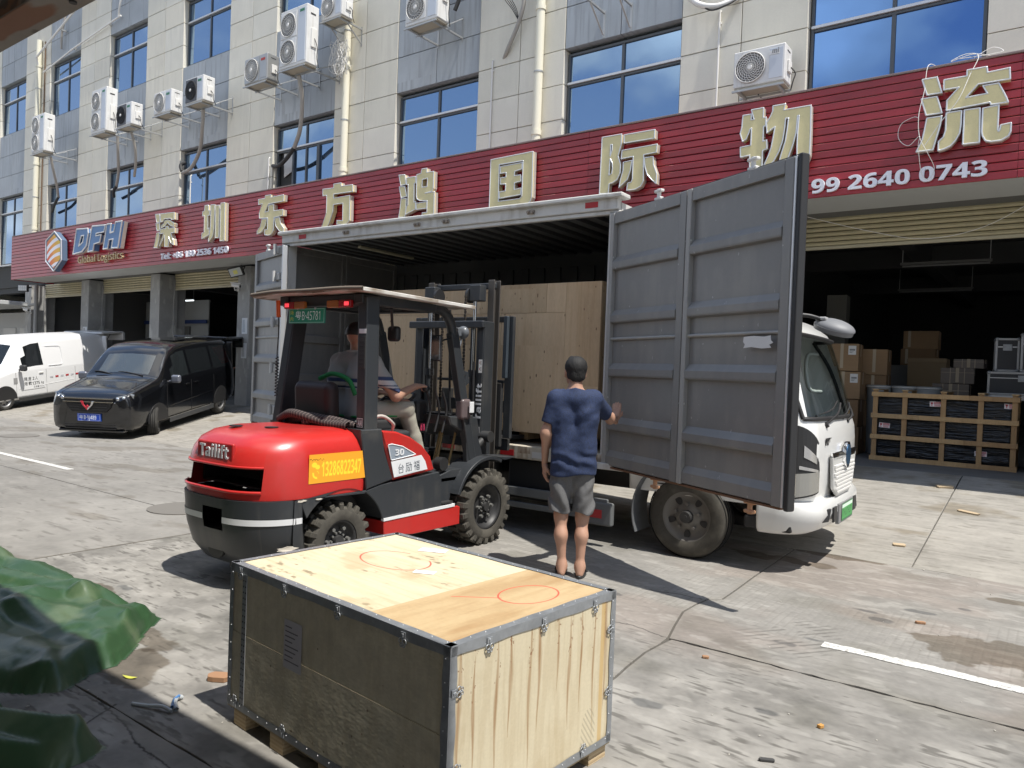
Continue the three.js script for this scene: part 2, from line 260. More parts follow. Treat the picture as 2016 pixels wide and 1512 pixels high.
// ================================================================ warehouse building
const creamTex = tex(512, 512, (a, b) => { const u = a * 4, v = b * 4; const n = fbm(u * 1.5, v * 1.5, 6, 5, 201), st = fbm(u * 9, v * 0.75, 3 * 12, 4, 211), f = fbm(u * 60, v * 60, 240, 2, 221); const t = 0.9 + 0.1 * (n - 0.5) * 2 + 0.05 * (f - 0.5); let c = [0.80 * t, 0.765 * t, 0.66 * t]; const d = sm(0.55, 0.8, n * 0.6 + st * 0.5); return mix3(c, [0.56, 0.53, 0.46], d * 0.4); });
const greyTex = tex(512, 512, (a, b) => { const u = a * 4, v = b * 4; const n = fbm(u * 1.7, v * 1.7, 7 * 4 / 4 | 0, 5, 301), st = fbm(u * 14, v * 0.75, 56, 4, 311), f = fbm(u * 60, v * 60, 240, 2, 321); const t = 0.95 + 0.16 * (n - 0.5) * 2 + 0.05 * (f - 0.5); let c = [0.40 * t, 0.43 * t, 0.455 * t]; const d = sm(0.52, 0.75, st * 0.7 + n * 0.35); return mix3(c, [0.24, 0.25, 0.26], d * 0.55); });
const mCream = mat([1, 1, 1], 0.62, { map: creamTex, bumpMap: creamTex, bumpScale: 0.002, T: 4 }), mCream2 = mat([1.0, 0.985, 0.96], 0.62, { map: creamTex, T: 4 }), mCream3 = mat([0.95, 0.95, 0.94], 0.62, { map: creamTex, T: 4 });
mCream2.userData.off = 1.37; mCream3.userData.off = 2.61;
const mGrey = mat([1, 1, 1], 0.6, { map: greyTex, T: 4 }), mGrey2 = mat([0.94, 0.95, 0.96], 0.6, { map: greyTex, T: 4 }); mGrey2.userData.off = 1.9;
const mCore = mat([0.05, 0.05, 0.048], 0.9);
const mConc = (() => { const t = tex(512, 512, (a, b) => { const n = fbm(a * 6, b * 6, 6, 5, 401), f = fbm(a * 80, b * 80, 80, 2, 411); const k = 0.29 * (0.8 + 0.4 * n + 0.12 * (f - 0.5)); let c = [k, k * 1.0, k * 0.97]; return mix3(c, [0.45, 0.45, 0.43], sm(0.62, 0.7, fbm(a * 9, b * 4, 36, 4, 421)) * 0.6); }); return mat([1, 1, 1], 0.85, { map: t, bumpMap: t, bumpScale: 0.003, T: 2.2 }); })();
const mFrame = mat([0.10, 0.11, 0.12], 0.45, { metalness: 0.5 }), mAlu = mat([0.62, 0.63, 0.64], 0.38, { metalness: 0.6 });
const glassN = tex(256, 256, (a, b) => { const n = fbm(a * 5, b * 5, 5, 3, 431); return n; }, false);
const mGlass = mat([0.23, 0.345, 0.5], 0.035, { metalness: 0.92, bumpMap: glassN, bumpScale: 0.0012, T: 2.6 });
const mGlassR = mat([0.11, 0.22, 0.46], 0.03, { metalness: 0.92, bumpMap: glassN, bumpScale: 0.001, T: 2.6 });
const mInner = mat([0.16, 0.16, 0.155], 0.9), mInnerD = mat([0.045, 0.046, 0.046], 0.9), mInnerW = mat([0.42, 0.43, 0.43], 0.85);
const shutterTex = tex(256, 256, (a, b) => { const n = fbm(a * 5, b * 5, 5, 4, 441), s = fbm(a * 30, b * 3, 30, 3, 451); const t = 0.86 + 0.22 * (n - 0.5) + 0.14 * (s - 0.5); return [0.62 * t, 0.555 * t, 0.36 * t]; });
const mShut = mat([1, 1, 1], 0.5, { map: shutterTex, T: 3 });
const PERIOD = 4.472, WR = (i) => -0.99 - PERIOD * i, WW = 2.37;
const ROWS = [5.1, 5.8, 6.46, 7.12, 7.78, 8.57, 9.38, 10.21, 10.88, 11.54, 12.21, 13.0, 13.8, 14.6];
const building = G('warehouse_building', 'cream and grey tiled warehouse with blue windows above dark loading bays', 'building');
{
  const r = rng(77), gap = 0.007;
  M('wall_core', [bb(-41, 4.2, -1.2, 8, 14.6, -0.24)], mCore, building);
  M('roof_slab', [bb(-41, 14.6, -14, 8, 14.95, 0.12)], mConc, building);
  const geoC = {}; const tileGeo = (w, h, d) => geoC[w.toFixed(3) + h.toFixed(3) + d] || (geoC[w.toFixed(3) + h.toFixed(3) + d] = null);
  const tile = (x0, x1, y0, y1, z, ms) => { const g = rbb(x0 + gap, y0 + gap, -0.235, x1 - gap, y1 - gap, z + (r() - 0.5) * 0.004, 0.004); const m = ms[Math.floor(r() * ms.length)]; const o = M('tile', g, m, building); return o; };
  for (let i = -1; i < 9; i++) {
    const xr = WR(i), xl = xr - WW, nl = WR(i + 1);       // window i spans xl..xr, pilaster left of it nl..xl
    for (let k = 0; k + 1 < ROWS.length; k++) {
      const y0 = ROWS[k], y1 = ROWS[k + 1], mid = (nl + xl) / 2;
      tile(nl, mid, y0, y1, 0, [mCream, mCream2, mCream3]); tile(mid, xl, y0, y1, 0, [mCream, mCream2, mCream3]);
      if ((y0 >= 7.7 && y0 < 10.2) || y0 >= 12.2) { const c = (xl + xr) / 2; tile(xl, c, y0, y1, -0.012, [mGrey, mGrey2]); tile(c, xr, y0, y1, -0.012, [mGrey, mGrey2]); }
    }
    for (const [y0, y1, ty] of [[5.1, 7.72, 7.15], [10.26, 12.15, 11.55]]) {
      const w = P('window', building, [xl, 0, 0]), W = WW, c = W / 2, z0 = -0.21, z1 = -0.13, open = i === 3 && y0 < 6;
      M('frame', [rbb(0.01, y0, z0, 0.06, y1, z1), rbb(W - 0.06, y0, z0, W - 0.01, y1, z1), rbb(0.06, y1 - 0.05, z0, W - 0.06, y1, z1), rbb(0.06, y0, z0, W - 0.06, y0 + 0.05, z1), rbb(c - 0.03, y0 + 0.05, z0 + 0.004, c + 0.03, y1 - 0.05, z1 - 0.004), rbb(0.06, ty - 0.075, z0 + 0.002, W - 0.06, ty - 0.03, z1 - 0.002)], mFrame, w);
      M('transom', [rbb(0.02, ty - 0.03, z0 + 0.01, W - 0.02, ty + 0.018, z1 + 0.03)], mAlu, w);
      M('sill', [rbb(-0.0, y0 - 0.045, -0.23, W, y0 - 0.002, -0.1)], mAlu, w);
      const pane = (a, b, p, q) => { const g = flat(bb(-(b - a) / 2, -(q - p) / 2, -0.004, (b - a) / 2, (q - p) / 2, 0.004)); boxUV(g, 2.6, r() * 9); const o = add('pane', g, i <= 0 ? mGlassR : mGlass, w); o.position.set((a + b) / 2, (p + q) / 2, -0.168); o.rotation.set((r() - 0.5) * 0.012, (r() - 0.5) * 0.012, 0); return o; };
      pane(0.06, c - 0.03, ty + 0.02, y1 - 0.05); pane(c + 0.03, W - 0.06, ty + 0.02, y1 - 0.05);
      if (!open) { pane(0.06, c - 0.03, y0 + 0.05, ty - 0.075); pane(c + 0.03, W - 0.06, y0 + 0.05, ty - 0.075); }
      else {   // one sash slid aside, blind pushed into the gap
        pane(0.72, 1.62, y0 + 0.05, ty - 0.075); pane(1.72, W - 0.06, y0 + 0.05, ty - 0.075);
        M('sash', [rbb(0.66, y0 + 0.05, -0.16, 0.72, ty - 0.075, -0.11), rbb(1.62, y0 + 0.05, -0.16, 1.72, ty - 0.075, -0.11)], mFrame, w);
        M('blind', [ext([[0.22, ty - 0.08], [0.64, ty - 0.08], [0.64, ty - 0.55], [0.25, ty - 0.7]], 0.012, 0.003).translate(0, 0, -0.2)], mat([0.6, 0.6, 0.58], 0.8), w);
      }
    }
  }
  // ---- ground floor
  for (let i = -1; i < 8; i++) { const c = -0.02 + 0.46 - PERIOD * i; if (i >= 0 || true) { const h = rbb(c - 0.27, 0.1, -0.55, c + 0.27, 4.13, 0.28, 0.02); M('pillar', h, mConc, building); } }
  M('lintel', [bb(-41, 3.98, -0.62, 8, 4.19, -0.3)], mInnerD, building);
  const sl = [];
  for (let k = 0; k < 16; k++) M('soffit_slat', rbb(-29.3, 4.155 - 0.006, 0.32 + k * 0.062, 8, 4.172, 0.32 + k * 0.062 + 0.056, 0.004), mat([0.5, 0.51, 0.5], 0.6), building);
  M('soffit_board', bb(-29.4, 4.176, -0.2, 8, 4.2, 1.3), mInner, building);
  // roller shutters, rolled up to the lintel
  for (let i = -1; i < 7; i++) {
    const c = 0.44 - PERIOD * i, x1 = c - 0.3, x0 = c - PERIOD + 0.3, s = P('roller_shutter', building), yb = i === 0 || i === 6 ? 3.74 : 3.75 + (r() - 0.5) * 0.05;
    const n = 6; for (let k = 0; k < n; k++) { const y = yb + k * 0.075, z = -0.2; M("slat", extX([[z, y + 0.003], [z + 0.022, y + 0.012], [z + 0.03, y + 0.034], [z + 0.022, y + 0.06], [z, y + 0.071], [z - 0.012, y + 0.066], [z - 0.012, y + 0.008]], x0, x1), mShut, s); }
    M('bottom_bar', rbb(x0, yb - 0.05, -0.215, x1, yb, -0.165), mat([0.5, 0.46, 0.33], 0.5), s);
    MS('guide_rail', [bb(x0 - 0.02, 0.45, -0.24, x0 + 0.045, 4.0, -0.14), bb(x1 - 0.045, 0.45, -0.24, x1 + 0.02, 4.0, -0.14)], mConc, s);
  }
  // far-left closed bay
  M('closed_bay', [bb(-41, 0.45, -0.34, -31.0, 3.2, -0.3)], mInnerW, building);
  M('bay_door', [rbb(-34.6, 0.5, -0.3, -33.4, 2.6, -0.27), rbb(-33.0, 0.5, -0.3, -31.9, 2.6, -0.27)], mat([0.5, 0.5, 0.48], 0.6), building);
  M('entrance_canopy', [rbb(-41, 3.35, -0.3, -30.9, 3.5, 1.5, 0.02)], mInnerW, building);
  // interior shell
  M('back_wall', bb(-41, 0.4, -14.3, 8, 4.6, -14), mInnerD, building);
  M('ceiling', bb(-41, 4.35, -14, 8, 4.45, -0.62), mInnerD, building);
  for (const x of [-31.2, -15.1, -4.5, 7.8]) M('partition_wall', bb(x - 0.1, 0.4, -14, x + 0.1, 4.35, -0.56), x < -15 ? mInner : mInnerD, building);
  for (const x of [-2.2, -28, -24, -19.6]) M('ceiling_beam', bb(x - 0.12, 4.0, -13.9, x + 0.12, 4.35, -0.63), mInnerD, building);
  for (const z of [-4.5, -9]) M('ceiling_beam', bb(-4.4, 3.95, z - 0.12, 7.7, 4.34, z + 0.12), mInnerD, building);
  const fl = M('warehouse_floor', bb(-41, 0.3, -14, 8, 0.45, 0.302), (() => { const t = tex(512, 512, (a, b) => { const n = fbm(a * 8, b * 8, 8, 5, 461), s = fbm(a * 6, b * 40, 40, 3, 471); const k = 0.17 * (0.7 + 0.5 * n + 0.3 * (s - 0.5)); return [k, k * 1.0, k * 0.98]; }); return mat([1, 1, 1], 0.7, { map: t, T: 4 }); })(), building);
  // far fill above bays and the side return walls
  MS('end_wall', [bb(-41.2, 0, -14, -41, 14.6, 0), bb(8, 0, -14, 8.2, 14.6, 0)], mCream, building);
}
// inside the left bays: banner, notice boards, lit fluorescent tubes
function hanziStrokes(ctx, strokes, x, y, s, lw) { ctx.lineWidth = lw; ctx.lineCap = 'round'; ctx.lineJoin = 'round'; for (const st of strokes) { ctx.beginPath(); st.forEach((p, i) => i ? ctx.lineTo(x + p[0] * s, y + p[1] * s) : ctx.moveTo(x + p[0] * s, y + p[1] * s)); ctx.stroke(); } }
// stroke skeletons on a unit square, y down
const HZ = {
  xian: [[[.1, .1], [.1, .95]], [[.1, .1], [.32, .1], [.22, .35], [.34, .55], [.22, .68], [.14, .66]], [[.48, .1], [.85, .1], [.85, .45], [.48, .45]], [[.48, .28], [.85, .28]], [[.48, .1], [.48, .9], [.66, .78]], [[.92, .52], [.7, .66]], [[.62, .5], [.75, .75], [.98, .93]]],
  zuo: [[[.52, .02], [.55, .12]], [[.15, .15], [.92, .15]], [[.17, .15], [.17, .6], [.05, .95]], [[.38, .3], [.26, .52]], [[.38, .38], [.47, .5]], [[.72, .3], [.6, .52]], [[.72, .38], [.85, .52]], [[.54, .25], [.54, .88]], [[.3, .66], [.8, .66]], [[.2, .9], [.92, .9]]],
  ren: [[[.5, .08], [.45, .45], [.1, .92]], [[.48, .4], [.65, .7], [.93, .92]]],
  zai: [[[.08, .16], [.55, .16]], [[.3, .04], [.3, .3]], [[.04, .3], [.95, .3]], [[.08, .44], [.52, .44]], [[.28, .34], [.18, .6], [.52, .6]], [[.34, .5], [.34, .96]], [[.08, .78], [.55, .76]], [[.66, .04], [.74, .55], [.88, .9], [.95, .78]], [[.88, .42], [.66, .85]], [[.8, .08], [.9, .18]]],
  zong: [[[.3, .04], [.38, .16]], [[.7, .04], [.6, .16]], [[.28, .2], [.72, .2], [.72, .46], [.28, .46], [.28, .2]], [[.15, .6], [.12, .85]], [[.32, .58], [.36, .88], [.7, .88], [.72, .74]], [[.5, .56], [.56, .68]], [[.82, .58], [.92, .8]]],
  zhi: [[[.8, .04], [.2, .12]], [[.2, .12], [.2, .5], [.06, .92]], [[.2, .3], [.92, .3]], [[.54, .16], [.5, .42]], [[.34, .44], [.34, .78]], [[.34, .44], [.78, .44], [.78, .76]], [[.56, .52], [.54, .74], [.28, .95]], [[.62, .8], [.84, .95]]],
  liang: [[[.28, .06], [.72, .06], [.72, .3], [.28, .3], [.28, .06]], [[.28, .18], [.72, .18]], [[.06, .4], [.94, .4]], [[.25, .5], [.75, .5], [.75, .74], [.25, .74], [.25, .5]], [[.25, .62], [.75, .62]], [[.5, .5], [.5, .94]], [[.18, .84], [.82, .84]], [[.06, .95], [.94, .95]]],
  yue: [[[.45, .02], [.38, .12]], [[.2, .12], [.8, .12], [.8, .5], [.2, .5], [.2, .12]], [[.5, .16], [.5, .46]], [[.3, .32], [.7, .32]], [[.08, .6], [.92, .6]], [[.4, .6], [.34, .74], [.74, .74], [.7, .92], [.56, .97]]],
  chang: [[[.04, .35], [.4, .3]], [[.22, .08], [.22, .72]], [[.04, .8], [.4, .7]], [[.46, .14], [.88, .12], [.5, .42], [.92, .42], [.86, .88], [.72, .92]], [[.66, .45], [.42, .78]], [[.8, .45], [.58, .9]]],
  nei: [[[.14, .28], [.14, .95]], [[.14, .28], [.86, .28], [.86, .9], [.74, .9]], [[.5, .05], [.48, .42], [.28, .75]], [[.5, .42], [.72, .72]]],
  nin: [[[.2, .04], [.06, .3]], [[.15, .2], [.15, .55]], [[.42, .04], [.32, .24]], [[.38, .14], [.9, .14], [.84, .24]], [[.6, .16], [.6, .5], [.52, .5]], [[.44, .3], [.36, .46]], [[.76, .3], [.86, .44]], [[.14, .66], [.1, .9]], [[.3, .64], [.36, .92], [.68, .92], [.7, .78]], [[.46, .6], [.54, .72]], [[.78, .64], [.9, .84]]],
  de: [[[.28, .04], [.2, .18]], [[.1, .18], [.44, .18], [.44, .9], [.1, .9], [.1, .18]], [[.1, .52], [.44, .52]], [[.66, .04], [.54, .34]], [[.62, .2], [.92, .2], [.88, .86], [.74, .92]], [[.62, .44], [.74, .6]]],
  man: [[[.08, .1], [.2, .2]], [[.04, .36], [.16, .46]], [[.04, .9], [.2, .6]], [[.3, .16], [.95, .16]], [[.48, .04], [.48, .28]], [[.76, .04], [.76, .28]], [[.28, .38], [.96, .38]], [[.34, .52], [.34, .95]], [[.34, .52], [.92, .52], [.92, .94], [.84, .94]], [[.5, .4], [.5, .6], [.42, .82]], [[.72, .4], [.72, .62], [.82, .8]]],
  yi: [[[.5, .0], [.5, .1]], [[.2, .12], [.8, .12]], [[.36, .16], [.4, .24]], [[.64, .14], [.58, .24]], [[.08, .26], [.92, .26]], [[.28, .34], [.72, .34], [.72, .62], [.28, .62], [.28, .34]], [[.28, .48], [.72, .48]], [[.14, .72], [.1, .9]], [[.3, .72], [.36, .94], [.68, .94], [.7, .84]], [[.48, .68], [.54, .78]], [[.8, .72], [.92, .88]]],
  shi: [[[.28, .04], [.72, .04], [.72, .36], [.28, .36], [.28, .04]], [[.28, .2], [.72, .2]], [[.08, .46], [.92, .46]], [[.5, .48], [.5, .9]], [[.5, .66], [.8, .66]], [[.28, .6], [.08, .95]], [[.22, .78], [.5, .92], [.95, .94]]],
  wo: [[[.46, .06], [.12, .16]], [[.04, .34], [.95, .34]], [[.32, .12], [.32, .9], [.22, .86]], [[.04, .64], [.5, .52]], [[.6, .06], [.68, .55], [.86, .92], [.95, .78]], [[.88, .46], [.52, .86]], [[.78, .1], [.9, .22]]],
  men: [[[.28, .04], [.06, .42]], [[.2, .26], [.2, .95]], [[.46, .06], [.54, .16]], [[.4, .24], [.4, .95]], [[.6, .12], [.92, .12], [.92, .92], [.8, .88]]],
};
{
  const t = canvasTex(1024, 160, (c, w, h) => { c.fillStyle = '#7c0d12'; c.fillRect(0, 0, w, h); c.strokeStyle = '#e9cfc8'; ['nin', 'de', 'man', 'yi', 'shi', 'wo', 'men'].forEach((k, i) => hanziStrokes(c, HZ[k], 60 + i * 130, 28, 100, 9)); });
  const b = tag(M('hanging_banner', [bb(-24.5, 2.95, -6.03, -17.6, 3.95, -6)], mat([0.28, 0.012, 0.016], 0.8)), 'dark red banner with pale Chinese lettering deep in the loading bay', 'banner');
  const f = add('banner_print', flat(new THREE.PlaneGeometry(6.85, 0.95).translate(-21.05, 3.45, -5.994)), mat([1, 1, 1], 0.8, { map: t }), b);
  M('hanging_cord', [rod([-24.4, 3.95, -6.01], [-24.4, 4.36, -6.01], 0.01), rod([-17.7, 3.95, -6.01], [-17.7, 4.36, -6.01], 0.01)], mat([0.3, 0.3, 0.3]), b);
  const nb = G('notice_board', 'dark blue slatted board on the wall of the leftmost open bay', 'board', [-28.3, 0, -4]);
  M('backing', bb(-0.9, 0.45, -0.06, 1.0, 2.9, 0), mInner, nb); for (let k = 0; k < 6; k++) M('slat', bb(-0.75, 1.05 + k * 0.3, 0, 0.7, 1.22 + k * 0.3, 0.03), mat([0.03, 0.05, 0.13], 0.6), nb);
  M('stripe', bb(-2.4, 3.0, -0.02, 2.2, 3.14, 0.01), mat([0.03, 0.06, 0.2], 0.6), nb);
  M('panel', bb(-2.4, 0.45, -0.12, 2.2, 3.9, -0.07), mInnerW, nb);
  const tubeLamp = (x0, z0, x1, z1, y, lab) => {
    const g = G('fluorescent_lamp', lab, 'lamp'); M('tube', rod([x0, y, z0], [x1, y, z1], 0.02), mat([0.9, 0.95, 1], 0.4, { emissive: new THREE.Color(0.9, 0.97, 1), emissiveIntensity: 1.5 }), g);
    M('housing', [bar([x0, y + 0.045, z0], [x1, y + 0.045, z1], 0.07, 0.04, [0, 0, 1])], mInnerW, g); M('hanger', [rod([x0, y + 0.06, z0], [x0, 4.36, z0], 0.006), rod([x1, y + 0.06, z1], [x1, 4.36, z1], 0.006)], mInnerW, g);
    const l = new THREE.RectAreaLight(new THREE.Color(0.9, 0.97, 1), 2.2, 1.2, 0.05); l.position.set((x0 + x1) / 2, y - 0.03, (z0 + z1) / 2); l.lookAt((x0 + x1) / 2, 0, (z0 + z1) / 2); g.add(l); l.name = 'tube_light'; return g;
  };
  tubeLamp(-26.9, -3.2, -25.7, -3.2, 3.78, 'lit fluorescent tube in the middle open bay behind the white van');
  tubeLamp(-22.0, -2.8, -20.8, -2.8, 3.72, 'lit fluorescent tube in front of the dark red banner');
  // unlit tubes in the right bay
  for (const [x0, x1, y, z] of [[-2.3, -1.0, 3.72, -2.6], [-3.0, -1.6, 3.75, -6.8]]) { const g = G('ceiling_lamp', z > -4 ? 'unlit tube lamp near the front of the dark right-hand bay' : 'unlit tube lamp deep inside the dark right-hand bay', 'lamp'); M('tube', rod([x0, y, z], [x1, y, z], 0.018), mat([0.2, 0.2, 0.2], 0.4), g); M('housing', bb(x0 - 0.03, y + 0.02, z - 0.04, x1 + 0.03, y + 0.06, z + 0.04), mInner, g); M('hanger', [rod([x0, y + 0.05, z], [x0, 4.36, z], 0.006), rod([x1, y + 0.05, z], [x1, 4.36, z], 0.006)], mInnerW, g); }
}

